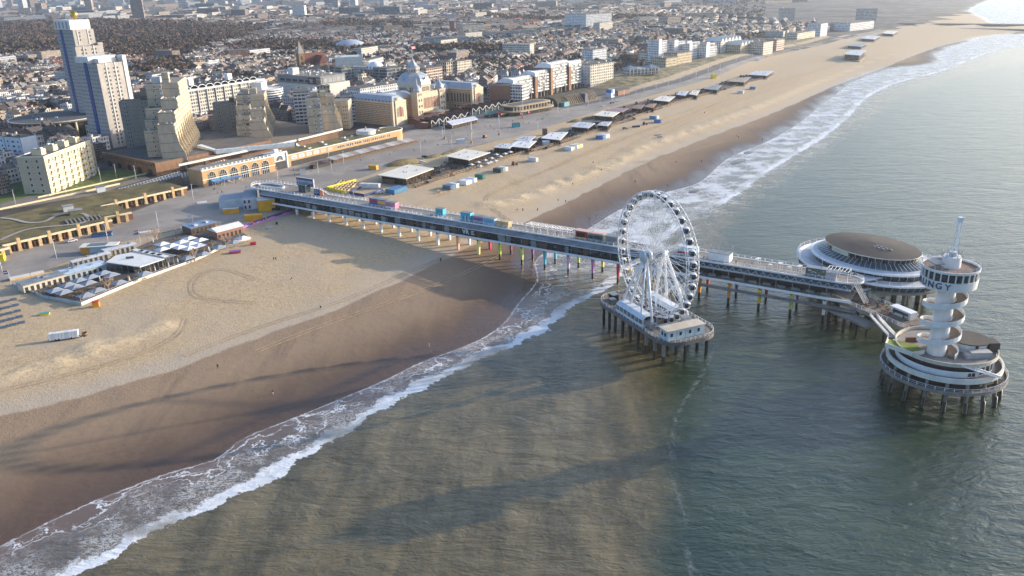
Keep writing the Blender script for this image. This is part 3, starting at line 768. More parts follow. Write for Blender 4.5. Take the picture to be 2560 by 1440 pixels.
for x, c_ in ((1.9, 0), (2.6, 1), (3.5, 0), (4.3, 2)): fg.box(x - .22, x + .22, -.09, -.05, .4, 2.3, c_); fg.box(x - .14, x + .14, -.09, -.05, 2.3, 2.7, c_)
fg.build('painted_figures', [NAVY, WHITE, YEL], k_)
kiosk('low lilac kiosk under a slatted roof next to the turquoise one', LILAC, 130.9, 5.6, 6.2, 2.6, 2.8, front=C('dull_purple', (.2, .15, .26)))
kiosk('light blue kiosk with a seascape painted on its front', LBLUE, 137.6, 4.4, 6.0, 2.6, 3.0, front=C('seascape', (.10, .36, .52)))
container('tan corrugated container on the pier past the light blue kiosk', TAN, 6.6, 2.5, 2.7, loc=pw(144.6, 4.5, 14.96), rot=PR)
# white pergola and red kiosk in mid pier
def frame_pavilion(label, s, n, L, D, H, bays, mat=None, rail_roof=True):
    t = thing('pergola', label, 'pergola', pw(s, n, 14.96), PR); mat = mat or WHITE
    p_ = MB()
    for k in range(bays + 1):
        x = L * k / bays
        for y in (0, D): p_.box(x - .09, x + .09, y - .09, y + .09, 0, H)
    p_.build('posts', mat, t)
    r_ = MB()
    for y in (0, D): r_.box(0, L, y - .1, y + .1, H, H + .22)
    for k in range(bays * 3 + 1):
        x = L * k / (bays * 3); r_.box(x - .07, x + .07, 0, D, H + .02, H + .2)
    r_.build('roof_bars', mat, t)
    return t
frame_pavilion('long white open pergola over seating on the middle of the pier', 160, 5.2, 22, 4.5, 2.8, 6)
k_ = kiosk('red kiosk with an orange sign under a striped roof', RED, 184.5, 5.4, 5.2, 2.8, 3.4, front=DARK, trim=ORANGE)
kiosk('green glazed kiosk under the same striped roof as the red one', C('moss_panel', (.22, .26, .16)), 190.2, 5.6, 7.4, 2.8, 2.9, front=BLUEG)
sr = thing('striped_canopy', 'flat canopy of white bars above the red and green kiosks', 'canopy', pw(184, 5.2, 18.5), PR)
q_ = MB()
for k in range(16): q_.box(k * .9, k * .9 + .5, 0, 3.4, 0, .12)
q_.build('slats', C('salmon', (.62, .40, .36)), sr); MB().box(0, 14, .1, .3, -.15, 0).box(0, 14, 3.1, 3.3, -.15, 0).build('beam', WHITE, sr)
for x in (.1, 13.9):
    MB().box(x - .06, x + .06, .1, .22, -3.5, -.15).build('post', WHITE, sr)
kiosk('plain grey stone-coloured cabin at the end of the striped canopy', C('stone', (.34, .33, .30)), 198.6, 5.4, 6.0, 3.0, 3.1, front=STEEL)
kiosk('white and blue barrel-roofed kiosk beside the wheel', LBLUE, 230, 7.2, 7.6, 3.0, 2.8, front=WHITE, trim=RED, roofm=WHITE)
wb = kiosk('plain white cabin with a steel frame terrace on its roof', WHITE, 243.4, 5.4, 8.2, 4.0, 3.0, flap=False)
tf = MB(); rail(tf, [(0, 0, 3.2), (8.2, 0, 3.2), (8.2, 4, 3.2), (0, 4, 3.2), (0, 0, 3.2)], 2.3, 2.0, .07); tf.build('roof_terrace', STEEL, wb)
def zip_frame(s, n, w, h, label):
    t = thing('hoop_frame', label, 'play frame', pw(s, n, 14.96), PR + rad(75)); m_ = MB()
    m_.path([(0, 0, 0), (0, 0, h), (w, 0, h), (w, 0, 0)], .09, 5); m_.path([(0, .8, 0), (0, .8, h), (w, .8, h), (w, .8, 0)], .09, 5)
    m_.build('bars', WHITE, t); 
    MB().tube((0, 0, h), (0, .8, h), .07).tube((w, 0, h), (w, .8, h), .07).build('tie_bar', WHITE, t)
    return t
for s, w, h, lb in ((262, 2.4, 2.8, 'tall white hoop frame nearest the wheel end of the deck'), (267, 1.4, 1.4, 'low white hoop frame between two taller ones'), (270.5, 2.2, 2.4, 'white hoop frame in the middle of the row'), (274, 1.4, 1.6, 'second low white hoop frame of the row'), (277.5, 2.2, 2.5, 'white hoop frame nearest the graffiti kiosk')):
    zip_frame(s, 6.4, w, h, lb)
k_ = kiosk('dark kiosk with colourful graffiti and a yellow wheel motif', C('slate_green', (.08, .13, .14)), 280.5, 4.2, 7.0, 3.0, 3.4, flap=False)
gf = MB()
for k in range(26):
    x = rr.uniform(.2, 6.6); z = rr.uniform(.4, 2.8); gf.box(x, x + rr.uniform(.2, .7), -.05, -.01, z, z + rr.uniform(.15, .5), rr.randrange(4))
gf.lathe([(.75, -.02), (.75, -.06), (.3, -.06)], 14, 0); 
gf.build('graffiti', [YEL, WHITE, C('rust', (.4, .14, .06)), TEAL], k_)
kiosk('pale pink sign panel kiosk beside the graffiti', C('rose', (.5, .42, .45)), 287.7, 4.0, 3.6, .6, 2.6, flap=False)
frame_pavilion('white barred canopy near the rounded seaward end of the upper deck', 287.5, 5.0, 7.4, 5.0, 3.4, 2)
# entrance board with six round pictograms
bd_ = thing('billboard', 'blue billboard with six round white emblems above the pier entrance', 'billboard', pw(9.2, 12.8, 14.96), PR)
MB().box(0, 12.2, 0, .5, 2.6, 6.6).build('panel', NAVY, bd_); MB().box(-.15, 12.35, -.06, .6, 6.6, 6.85).box(12.2, 12.9, -.06, .6, 2.4, 6.85).box(-.15, 12.35, -.05, .6, 2.35, 2.6).build('frame', LTGREY, bd_)
e_ = MB()
for k in range(6):
    cx = 1.25 + k * 1.92
    vs = []; n_ = 18
    for r_ in (.92, .55): vs += [(cx + r_ * math.cos(2 * math.pi * i / n_), -.04, 4.75 + r_ * math.sin(2 * math.pi * i / n_)) for i in range(n_)]
    e_.add(vs, [(i, n_ + i, n_ + (i + 1) % n_, (i + 1) % n_) for i in range(n_)])
    a = .28 + .07 * (k % 3); e_.box(cx - a, cx + a, -.05, -.01, 4.75 - .12 - .05 * (k % 2), 4.75 + .2)
e_.box(.6, 11.6, -.05, -.01, 3.15, 3.4); e_.build('emblem', C('pale_emblem', (.55, .64, .76)), bd_)
lg = MB()
for x in (.4, 4, 8, 11.8): lg.box(x - .12, x + .12, .1, .4, 0, 2.4)
lg.build('support', STEEL, bd_)
el = thing('lift_tower', 'glass lift house with a steel frame below the entrance billboard', 'lift', pw(14, 9.2, 14.96), PR)
MB().box(0, 5.5, 0, 3.4, 0, 3.8).build('glass_walls', BLUEG, el); MB().box(-.2, 5.7, -.2, 3.6, 3.8, 4.1).box(0, .2, -.05, 0, 0, 3.8).box(2.6, 2.8, -.05, 0, 0, 3.8).box(5.3, 5.5, -.05, 0, 0, 3.8).build('frame', STEEL, el)
wv = thing('wave_panel', 'dark blue panel with two light waves and an orange end on the deck', 'sign', pw(26.5, 8.2, 14.96), PR)
MB().box(0, 4.2, 0, .5, 0, 3.2).build('panel', NAVY, wv); MB().box(4.2, 6.6, .05, .45, .2, 2.8).build('orange_end', C('coral', (.75, .25, .12)), wv)
w2 = MB()
for z in (1.1, 2.1):
    pts = [(.4 + .35 * i, -.04, z + .25 * math.sin(i * 1.1)) for i in range(10)]
    for p, q in zip(pts[:-1], pts[1:]): w2.add([p, q, (q[0], q[1], q[2] + .35), (p[0], p[1], p[2] + .35)], [(0, 1, 2, 3)])
w2.build('wave_mark', LBLUE, wv)
rt = thing('ride_frame', 'bare steel scaffold tower frame on the deck before the kiosk row', 'scaffold', pw(46, 6.2, 14.96), PR)
q_ = MB()
for x in (0, 4, 8, 12, 16):
    for y in (0, 3): q_.tube((x, y, 0), (x, y, 2.8 + 1.6 * (x in (4, 8))), .07, n=4)
q_.build('upright', LTGREY, rt)
q_ = MB()
for z in (1.4, 2.7):
    for y in (0, 3): q_.tube((0, y, z), (16, y, z), .06, n=4)
for x in (0, 4, 8, 12): q_.tube((x, 0, 0), (x + 4, 0, 2.7), .05, n=4)
q_.build('crossbar', LTGREY, rt)
# VR banner on the gallery side
vr = thing('gallery_banner', 'black banner with white letters VR on the glazed side of the pier', 'banner', pw(126.5, .7, 9.9), PR)
MB().box(0, 9.2, 0, .12, 0, 3.0).build('cloth', BLACK, vr)
text('VR', 3.1, WHITE, vr, (3.7, -.03, 1.45), (math.pi / 2, 0, 0))
MB().box(6.7, 8.6, -.06, -.01, 2.0, 2.35).box(6.7, 8.2, -.06, -.01, 1.3, 1.65).box(6.7, 8.6, -.06, -.01, .6, .95).build('bars', LTGREY, vr)
# slender masts on the upper deck
mast = None
for i, s in enumerate((84, 148, 194, 238, 286)):
    if mast is None:
        mast = thing('lamp_mast', 'slim grey lamp mast on the near railing of the pier', 'lamp', pw(s, 3.6, 14.96), PR, 'masts along the pier railing')
        MB().tube((0, 0, 0), (0, 0, 7.5), .13, .08).build('pole', STEEL, mast); MB().box(-.5, .5, -.2, .2, 7.45, 7.6).build('lamp_head', LTGREY, mast)
    else: dup(mast, pw(s, 3.6, 14.96), PR)

# ================================================================ FERRIS WHEEL AND ITS PLATFORM
WR = rad(-66.1); WC = (48.6, 263.6, 0)
plat = thing('wheel_platform', 'oblong concrete platform on dark piles carrying the big wheel', 'platform', WC, WR)
def stadium(hl, hw, n=9, cx=0, r=None):
    r = r or hw; pts = []
    for sx, sy, a0 in ((1, -1, -90), (1, 1, 0), (-1, 1, 90), (-1, -1, 180)):
        for k in range(n): 
            t = rad(a0 + 90 * k / (n - 1)); pts.append((cx + sx * (hl - r) + r * math.cos(t), sy * (hw - r) + r * math.sin(t)))
    return pts
so_ = stadium(23.4, 10.6, 7, .6, 7)
MB().prism(so_, 8.3, 9.3).build('deck', M('platform_planks', (.17, .15, .13), .85, .25, .5), plat)
e_ = MB(); e_.ribbon([(x, y, 8.2) for x, y in so_ + so_[:1]], .5, 1.3); e_.build('deck_edge', DKCONC, plat)
r_ = MB(); rail(r_, [(x, y, 9.4) for x, y in so_ + so_[:1]], 1.1, 1.9, .07); r_.build('railing', WHITE, plat)
for x in (-19, -15, -11, -6, -1, 4, 9, 14, 19):
    for y in (-8.5, 0, 8.5):
        p_ = MB().box(x - .42, x + .42, y - .42, y + .42, 3.2 if y < 0 and x > 8 else 7.4, 8.4, 0).box(x - .38, x + .38, y - .38, y + .38, -3, 8.2, 1)
        p_.build('pile', [CONC, PILED], plat)
for x in (-14, 0, 14): MB().box(x - .5, x + .5, -9.5, 9.5, 7.4, 8.3).build('cross_beam', DKCONC, plat)
lk = thing('link_bridge', 'footbridge between the pier and the wheel platform', 'footbridge', pw(236, 0, 0), PR)
MB().box(-1.8, 1.8, -24, 0, 7.9, 8.6).build('deck', CONC, lk); r_ = MB(); rail(r_, [(-1.8, -24, 8.6), (-1.8, 0, 8.6)]); rail(r_, [(1.8, -24, 8.6), (1.8, 0, 8.6)]); r_.build('railing', WHITE, lk)
for y in (-6, -16):
    MB().box(-.4, .4, y - .4, y + .4, -3, 7.9).build('pile', PILED, lk)
HZ = 31.2; RW = 21.2; HW = 1.9
wh = thing('ferris_wheel', 'big white ferris wheel with closed gondolas standing on its own platform', 'ferris wheel', (WC[0], WC[1], 9.3), WR)
HZL = HZ - 9.3
WM = M('wheel_white', (.80, .81, .83), .4, .05, .2)
NG = 36
def circ(r, y, n=72): return [(r * math.cos(2 * math.pi * k / n), y, HZL + r * math.sin(2 * math.pi * k / n)) for k in range(n + 1)]
for y in (-HW, HW):
    MB().path(circ(RW, y), .2, 6).build('outer_rim', WM, wh)
    MB().path(circ(RW - 1.7, y * .85), .1, 5).build('inner_rim', WM, wh)
lat = MB()
for k in range(72):
    a = 2 * math.pi * k / 72; b_ = 2 * math.pi * (k + 1) / 72
    P_ = lambda r, t, y: (r * math.cos(t), y, HZL + r * math.sin(t))
    for y in (-HW, HW):
        lat.tube(P_(RW, a, y), P_(RW - 1.7, b_, y * .85), .055, n=4, caps=False)
    if k % 2 == 0: lat.tube(P_(RW - 1.7, a, -HW * .85), P_(RW - 1.7, a, HW * .85), .07, n=4, caps=False)
lat.build('rim_lattice', WM, wh)
sp = MB()
for k in range(NG):
    a = 2 * math.pi * (k + .5) / NG
    for y0, y1 in ((-2.6, -HW), (2.6, HW)):
        sp.tube((.9 * math.cos(a), y0, HZL + .9 * math.sin(a)), (RW * math.cos(a), y1, HZL + RW * math.sin(a)), .06, n=4, caps=False)
sp.build('spoke_cables', WM, wh)
for k in range(6):                                              # lattice arms
    a = rad(28 + 60 * k); m_ = MB()
    ca, sa = math.cos(a), math.sin(a); tx, tz = -sa, ca
    def Q_(r, w, y): return (r * ca + w * tx, y, HZL + r * sa + w * tz)
    for w in (-.5, .5):
        for y in (-1.3, 1.3): m_.tube(Q_(1, w, y * 1.5), Q_(RW - 1, w, y), .085, n=4)
    for j in range(13):
        r0 = 1 + j * 1.48; r1 = r0 + 1.48
        for y in (-1.3, 1.3): m_.tube(Q_(r0, -.5, y), Q_(r1, .5, y), .05, n=4, caps=False); m_.tube(Q_(r1, -.5, y), Q_(r0, .5, y), .05, n=4, caps=False)
        m_.tube(Q_(r0, .5, -1.3), Q_(r1, .5, 1.3), .05, n=4, caps=False)
    m_.build('spoke_arm', WM, wh)
MB().tube((0, -4.6, HZL), (0, 4.6, HZL), .95, n=14).build('axle', STEEL, wh)
hb = MB()
for y in (-2.7, 2.7): hb.tube((0, y - .5, HZL), (0, y + .5, HZL), 1.7, n=18)
hb.build('hub', WM, wh)
cap_ = MB()
for j in range(5):
    r0, r1 = 2.05 * math.cos(j * .31), 2.05 * math.cos((j + 1) * .31)
    cap_.tube((0, -5.0 - .22 * j, HZL), (0, -5.0 - .22 * (j + 1), HZL), r0, max(r1, .1), 20)
cap_.build('hub_cap', C('cap_blue_grey', (.55, .62, .68), rough=.35), wh)
for sy in (-1, 1):
    for x, y in ((-10.7, 7.4), (10.7, 7.4), (-6, 9.8 if sy > 0 else 6.6)):
        MB().tube((x, sy * y, 0), (x * .06, sy * 3.9, HZL), .46, .36, 10).build('leg', WM, wh)
        MB().box(x - .9, x + .9, sy * y - .9, sy * y + .9, 0, .5).build('foot', STEEL, wh)
    MB().tube((6, sy * 9.2, 0), (.3, sy * 3.9, HZL), .34, .3, 8).build('leg', WM, wh)
for sx in (-1, 1):
    MB().tube((sx * 10.4, -7.2, .7), (sx * 10.4, 7.2, .7), .28, n=8).build('leg_tie', WM, wh)
MB().tube((2.2, -4.4, 0), (.3, -4.2, HZL - 1), .22, n=8).build('service_ladder', DKCONC, wh)
# gondola: dark glazed cabin in a white cage, hung upright
gb = MB(); gb.lathe([(.5, -1.0), (1.05, -.75), (1.2, -.1), (1.12, .55), (.7, .95), (.02, 1.05)], 10, 0, smooth=True)
gb.lathe([(.02, -1.22), (.8, -1.15), (1.15, -.9), (.5, -.8)], 10, 1)
gb.lathe([(.95, .78), (.6, 1.02), (.02, 1.12)], 10, 1)
for k in range(5):
    t = 2 * math.pi * k / 5; gb.tube((1.25 * math.cos(t), 1.25 * math.sin(t), -.8), (1.3 * math.cos(t), 1.3 * math.sin(t), .62), .06, n=4, mi=1)
gb.tube((0, -1.7, 1.25), (0, 1.7, 1.25), .09, n=5, mi=1)
gme = None
for k in range(NG):
    a = 2 * math.pi * k / NG
    p = ((RW + .1) * math.cos(a), 0, HZL + (RW + .1) * math.sin(a) - 1.1)
    if gme is None:
        go = gb.build('gondola', [MG('gondola_glass', (.03, .032, .036), .1), WM], wh); gme = go; go.location = p
    else: link_copy(go, wh, p)
# boarding tents, cabin and clutter on the platform
def glass_tent(label, loc, rot, L, Wd):
    t = thing('boarding_tent', label, 'tent', loc, rot)
    roof = MB().profile_x([(0, 2.6), (Wd * .25, 3.7), (Wd * .75, 3.7), (Wd, 2.6), (Wd, 2.5), (Wd * .75, 3.6), (Wd * .25, 3.6), (0, 2.5)], 0, L)
    roof.build('roof', C('tent_roof', (.62, .66, .70), rough=.3), t)
    w_ = MB().box(.05, L - .05, .05, .12, .9, 2.5).box(.05, L - .05, Wd - .12, Wd - .05, .9, 2.5).box(.05, .12, .1, Wd - .1, .9, 2.5).box(L - .12, L - .05, .1, Wd - .1, .9, 2.5)
    w_.build('glazing', MG('tent_glass', (.16, .18, .20), .1), t)
    f = MB().box(0, L, 0, .1, 0, .9).box(0, L, Wd - .1, Wd, 0, .9).box(0, .1, 0, Wd, 0, .9).box(L - .1, L, 0, Wd, 0, .9)
    for k in range(8):
        x = L * k / 7; f.box(x - .08, x + .08, -.02, .12, 0, 2.6); f.box(x - .08, x + .08, Wd - .12, Wd + .02, 0, 2.6)
        f.tube((x, 0, 2.62), (x, Wd * .25, 3.72), .07, n=4); f.tube((x, Wd * .75, 3.72), (x, Wd, 2.62), .07, n=4); f.tube((x, Wd * .25, 3.73), (x, Wd * .75, 3.73), .07, n=4)
    f.build('frame', WHITE, t); return t
def wp(x, y, z=9.3): return (WC[0] + x * math.cos(WR) - y * math.sin(WR), WC[1] + x * math.sin(WR) + y * math.cos(WR), z)
glass_tent('glazed white boarding tent on the near long side of the wheel', wp(-9, -9.6), WR, 17, 5.6)
glass_tent('glazed white boarding tent on the far side behind the wheel', wp(-11, 3.2), WR, 17, 5.2)
cb = thing('ticket_cabin', 'pale blue cabin with four small dark windows at the end of the wheel platform', 'cabin', tuple(P(1668, 857, 9.3)), ang(P(1668, 857, 9.3), P(1762, 836, 9.3)))
MB().box(0, 14.2, 0, 4.4, .35, 3.7).build('walls', SKYB, cb); MB().box(-.35, 14.5, -.35, 4.7, 3.7, 3.95).build('roof', C('sandy_roof', (.52, .46, .36)), cb); MB().box(.1, 14.1, .1, 4.3, 0, .35).build('plinth', DKCONC, cb)
wm_ = MB().box(-.45, .45, -.05, 0, 0, 1.3, 0).box(-.52, .52, -.03, 0, -.08, 0, 1).box(-.52, .52, -.03, 0, 1.3, 1.38, 1)
wo_ = None
for x in (1.6, 5.0, 8.6, 11.9):
    if wo_ is None: wo_ = wm_.build('window', [GLASS, WHITE], cb); wo_.location = (x, -.01, 1.6)
    else: link_copy(wo_, cb, (x, -.01, 1.6))
for y in (1.3, 2.9): link_copy(wo_, cb, (-.01, y, 1.6), (0, 0, -math.pi / 2))
seams = MB()
for x in (3.4, 6.9, 10.4): seams.box(x - .05, x + .05, -.04, 0, .35, 3.7)
seams.build('joint', STEEL, cb)
rr = random.Random(11)
for i, (x, y, w, d, h, mt_, lb) in enumerate(((-20, -6, 3, 2.4, 2.2, BLACK, 'black stall at the landward tip of the wheel platform'), (-16.5, -8.2, 2.4, 2, 1.8, DKCONC, 'dark crate beside the black stall on the wheel platform'), (-17, -2.5, 4, 2, 1.2, BROWN, 'brown bench block near the tip of the wheel platform'), (8.5, -8.8, 2.6, 2, 1.9, STEEL, 'grey switch box beside the front wheel leg'), (9.5, 3.5, 3.4, 3, 2.4, LTGREY, 'light grey control booth under the wheel'), (12.8, -2.2, 3.2, .8, .9, C('rusty_brown', (.3, .12, .07)), 'rust brown bench in front of the pale blue cabin'))):
    t = thing('deck_box', lb, 'equipment box', wp(x, y), WR)
    MB().box(0, w, 0, d, .08, h).build('body', mt_, t); MB().box(-.08, w + .08, -.08, d + .08, h, h + .12).build('lid', STEEL, t)

# ================================================================ ROUND RESTAURANT AT THE END
EA = rad(-60); EC = (139.4, 303, 0)
ell = thing('round_restaurant', 'oval tiered restaurant with a flat brown roof at the end of the pier', 'restaurant', EC, EA)
def oval(a, b, z, n=48): return [(a * math.cos(2 * math.pi * k / n), b * math.sin(2 * math.pi * k / n)) for k in range(n)]
def oval_band(name, prof, mat, n=56, parent=None):
    """profile [(a, b, z)...] swept round an oval"""
    m_ = MB(); vs = []; 
    for a, b_, z in prof: vs += [(a * math.cos(2 * math.pi * k / n), b_ * math.sin(2 * math.pi * k / n), z) for k in range(n)]
    fs = [(j * n + i, j * n + (i + 1) % n, (j + 1) * n + (i + 1) % n, (j + 1) * n + i) for j in range(len(prof) - 1) for i in range(n)]
    return m_.add(vs, fs).build(name, mat, parent or ell)
MB().prism(oval(28.5, 22.5, 0), 8.6, 9.4).build('base_slab', CONC, ell)
oval_band('lower_wall', [(27.3, 21.3, 9.4), (28.6, 22.6, 11.4)], BLUEG)
oval_band('lower_rim', [(28.6, 22.6, 11.4), (29.4, 23.4, 11.6), (29.5, 23.5, 12.2), (28.8, 22.8, 12.4), (28.0, 22.0, 11.8)], WHITE)
MB().prism(oval(28.1, 22.1, 0), 11.5, 11.8).build('terrace', LTGREY, ell)
oval_band('middle_wall', [(22.9, 17.0, 11.8), (23.5, 17.6, 14.0)], GLASS)
oval_band('middle_rim', [(23.5, 17.6, 14.0), (24.5, 18.6, 14.2), (24.6, 18.7, 14.8), (24.1, 18.2, 15.0), (23.3, 17.4, 14.9)], WHITE)
oval_band('silver_roof', [(23.4, 17.5, 14.9), (18.3, 12.9, 16.4)], LTGREY)
oval_band('skylight', [(21.8, 16.0, 15.5), (17.9, 12.5, 17.0)], BLUEG)
oval_band('upper_wall', [(17.8, 12.5, 16.4), (18.2, 12.9, 18.6)], GLASS)
oval_band('roof_rim', [(18.2, 12.9, 18.55), (19.0, 13.6, 18.8), (19.0, 13.6, 19.1)], OFFW)
oval_band('roof', [(19.0, 13.6, 19.1), (8, 6, 20.1), (.1, .1, 20.6)], ROOFB)
for nm, (a0, b0, z0), (a1, b1, z1), n_, w in (('mullions', (23.0, 17.1, 11.8), (23.6, 17.7, 14.0), 44, .05), ('mullions', (17.9, 12.6, 16.8), (18.3, 13.0, 18.6), 44, .05), ('glazing_bars', (21.9, 16.1, 15.55), (18.0, 12.6, 17.1), 64, .06), ('mullions', (27.4, 21.4, 9.4), (28.7, 22.7, 11.4), 60, .05)):
    m_ = MB()
    for k in range(n_):
        t = 2 * math.pi * k / n_; c_, s_ = math.cos(t), math.sin(t)
        m_.tube((a0 * c_, b0 * s_, z0), (a1 * c_, b1 * s_, z1), w, n=4, caps=False)
    m_.build(nm, WHITE, ell)
r_ = MB(); rail(r_, [(x, y, 12.2) for x, y in oval(29.2, 23.2, 0, 40) + oval(29.2, 23.2, 0, 40)[:1]], 1.5, 3, .07); r_.build('railing', WHITE, ell)
rr = random.Random(5)
m_ = MB()
for k in range(7): x = 3 + 2.0 * (k % 4); y = -2.2 - 1.6 * (k // 4); m_.box(x, x + 1.0, y, y + .6, 19.6, 20.4)
m_.build('roof_units', STEEL, ell)
b2 = MB()
for k in range(9): t = rad(-118 + k * 3.2); b2.box(18.4 * math.cos(t) - .5, 18.4 * math.cos(t) + .5, 13.1 * math.sin(t) - .1, 13.1 * math.sin(t) + .12, 17.0, 18.5)
b2.build('banner', C('banner_cream', (.45, .5, .42)), ell)
for k in range(16):
    t = 2 * math.pi * k / 16; x, y = 22.5 * math.cos(t), 17 * math.sin(t)
    MB().box(x - .6, x + .6, y - .6, y + .6, -3, 3, 1).box(x - .6, x + .6, y - .6, y + .6, 3, 8.6, 0).build('pile', [CONC, PILED], ell)
lb_ = thing('glazed_bridge', 'glazed corridor bridge joining the pier to the oval restaurant and its concrete annexe', 'bridge', (*P(2152, 728, 9.5)[:2], 0), ang(P(2152, 728, 9.5), P(2330, 694, 9.5)))
L_ = dist(P(2152, 728, 9.5), P(2330, 694, 9.5))
MB().box(-2, L_ * .62, 0, 7, 9.3, 10).box(-2, L_ * .62, .6, 6.4, 12.6, 13.2).build('slabs', LTGREY, lb_)
MB().box(-2, L_ * .62, .9, 1.1, 10, 12.6).box(-2, L_ * .62, 5.9, 6.1, 10, 12.6).build('glazing', GLASS, lb_)
MB().box(3, L_ * .9, -.8, 5.5, 5.8, 9.25).build('concrete_wall', M('stained_concrete', (.42, .40, .35), .85, .25, .25, streak=True), lb_)
MB().box(L_ * .62, L_, .2, 8, 9.3, 12.4).build('annexe', M('cream_wall', (.55, .50, .40), .8), lb_)
for x in (4, 10, 16, 22, 28):
    for y in (0, 5): MB().box(x - .5, x + .5, y - .5, y + .5, -3, 5.8).build('pile', PILED, lb_)

# ================================================================ BUNGY TOWER AND ITS ROUND PLATFORM
BC = (128.4, 222.6, 0)
bp_ = thing('tower_platform', 'round two-level concrete platform on slanting piles around the lookout tower', 'platform', BC, 0)
def ringslab(name, r0, r1, z0, z1, mat, n=56, parent=None, c=(0, 0)):
    return MB().lathe([(r0, z0), (r1, z0), (r1, z1), (r0, z1), (r0, z0)], n, 0, c).build(name, mat, parent or bp_)
MB().prism([(17 * math.cos(2 * math.pi * k / 60), 17 * math.sin(2 * math.pi * k / 60)) for k in range(60)], 6.2, 6.9).build('lower_deck', ROOFB, bp_)
ringslab('deck_edge', 16.8, 17.35, 6.1, 7.1, CONC)
r_ = MB(); rail(r_, [(17.1 * math.cos(2 * math.pi * k / 44), 17.1 * math.sin(2 * math.pi * k / 44), 7.0) for k in range(45)], 1.1, 3, .07); r_.build('railing', WHITE, bp_)
MB().prism([(15.4 * math.cos(2 * math.pi * k / 60), 15.4 * math.sin(2 * math.pi * k / 60)) for k in range(60)], 9.2, 9.8).build('upper_deck', ROOFB, bp_)
ringslab('parapet', 15.2, 15.8, 9.0, 10.5, OFFW)
MB().lathe([(9.5, 6.9), (9.5, 9.2)], 40).build('inner_wall', DKCONC, bp_)
for k in range(18):
    t = 2 * math.pi * (k + .4) / 18; c_, s_ = math.cos(t), math.sin(t)
    MB().tube((15.2 * c_, 15.2 * s_, 6.2), (16.2 * c_, 16.2 * s_, -3), .55, .45, 6).tube((15.95 * c_, 15.95 * s_, 3.2), (16.5 * c_, 16.5 * s_, -3), .5, .5, 6, 1).build('pile', [DKCONC, PILED], bp_)
    MB().tube((15.3 * c_, 15.3 * s_, 6.9), (14.9 * c_, 14.9 * s_, 9.2), .5, .5, 6).build('column', CONC, bp_)
for k in range(10):
    t = 2 * math.pi * k / 10
    MB().tube((9 * math.cos(t), 9 * math.sin(t), 6.2), (9.2 * math.cos(t), 9.2 * math.sin(t), -3), .7, .6, 6).build('pile', PILED, bp_)
MB().prism(oval(13.2, 13.2, 0, 40), 13.0, 13.5).build('roof_deck', M('roof_pavers', (.24, .215, .20), .8, .15, .4), bp_)
a0, a1 = rad(-205), rad(-75)
MB().lathe([(13.3, 9.8), (13.5, 11.8)], 30, 0, a0=a0, a1=a1).build('white_wall', WHITE, bp_)
MB().lathe([(12.7, 11.8), (12.7, 13.1)], 30, 0, a0=a0, a1=a1).build('window_band', M('dark_band', (.04, .018, .02), .4), bp_)
MB().lathe([(12.9, 9.8), (12.9, 13.1)], 24, 0, a0=rad(-75), a1=rad(10)).build('glazing', GLASS, bp_)
m_ = MB()
for k in range(9):
    t = rad(-75 + 85 * k / 8); m_.tube((13 * math.cos(t), 13 * math.sin(t), 9.8), (13 * math.cos(t), 13 * math.sin(t), 13.1), .17, n=4)
m_.lathe([(13.0, 9.8), (13.05, 10.3)], 24, a0=rad(-75), a1=rad(10)); m_.lathe([(13.0, 12.5), (13.15, 13.1)], 24, a0=rad(-75), a1=rad(10))
m_.build('window_frame', WHITE, bp_)
MB().lathe([(12.8, 9.8), (12.8, 13.1)], 24, 0, a0=rad(10), a1=rad(155)).build('back_wall', WHITE, bp_)
MB().lathe([(13.5, 13.1), (13.9, 13.3), (13.9, 14.4), (13.6, 14.4), (13.5, 13.5)], 48).build('roof_parapet', M('parapet_cream', (.52, .48, .40), .7), bp_)
w2 = MB()
for t in (rad(-88), rad(-83)):
    w2.obox((13.42 * math.cos(t), 13.42 * math.sin(t), 10.3), (.25, .8, 1.0), t)
w2.build('window', GLASS, bp_)
tf_ = [(-8.5, 1.2), (-14.9, 5.5), (-17.6, 1.0), (-12.8, -5.8), (-8.6, -4.6)]
MB().prism(tf_, 13.5, 14.0).build('balcony', OFFW, bp_)
MB().prism([(x * .965 - .2, y * .93) for x, y in tf_], 14.0, 14.06).build('artificial_turf', M('fake_grass', (.19, .24, .03), .9), bp_)
r_ = MB(); r_.ribbon([(x, y, 14.0) for x, y in (tf_[1], tf_[2], tf_[3], tf_[4])], .2, .9); r_.build('balcony_wall', OFFW, bp_)
MB().box(-10, -5.5, 4.0, 4.6, 13.5, 14.9).build('brown_bench', M('rust_bench', (.22, .07, .03), .7), bp_)
MB().lathe([(4.9, 13.5), (5.0, 16.2)], 30, 0, (6.3, -.6)).build('drum_wall', WHITE, bp_)
MB().lathe([(.1, 16.5), (5.5, 16.5), (5.5, 16.15), (4.9, 16.15)][::-1], 30, 0, (6.3, -.6)).build('drum_roof', ROOFB, bp_)
MB().box(5.6, 6.4, -5.75, -5.5, 13.5, 16).build('drum_door', BLACK, bp_)
MB().box(10.2, 13.2, -4.8, -.6, 13.5, 16.4).build('stair_box', ROOFB, bp_)
MB().box(3.0, 9.0, -8.6, -5.9, 13.5, 15.3).box(1.6, 3.4, -8.8, -6.6, 13.5, 14.8).build('roof_plant', M('plant_grey', (.42, .40, .38), .7), bp_)
m_ = MB()
for sgn in (-1, 1):
    o = .9 * sgn
    m_.tube((-1.5 + o, -13.6 + o * .2, 14.0), (8.8 + o * .4, -14.0, 10.3), .25, n=4)
for k in range(16): q = k / 15; m_.box(-1.5 + 10.3 * q - .25, -1.5 + 10.3 * q + .25, -14.6, -13.0, 13.6 - 3.6 * q, 13.75 - 3.6 * q)
m_.build('outer_stair', WHITE, bp_)
TC = (123.6, 218.6)
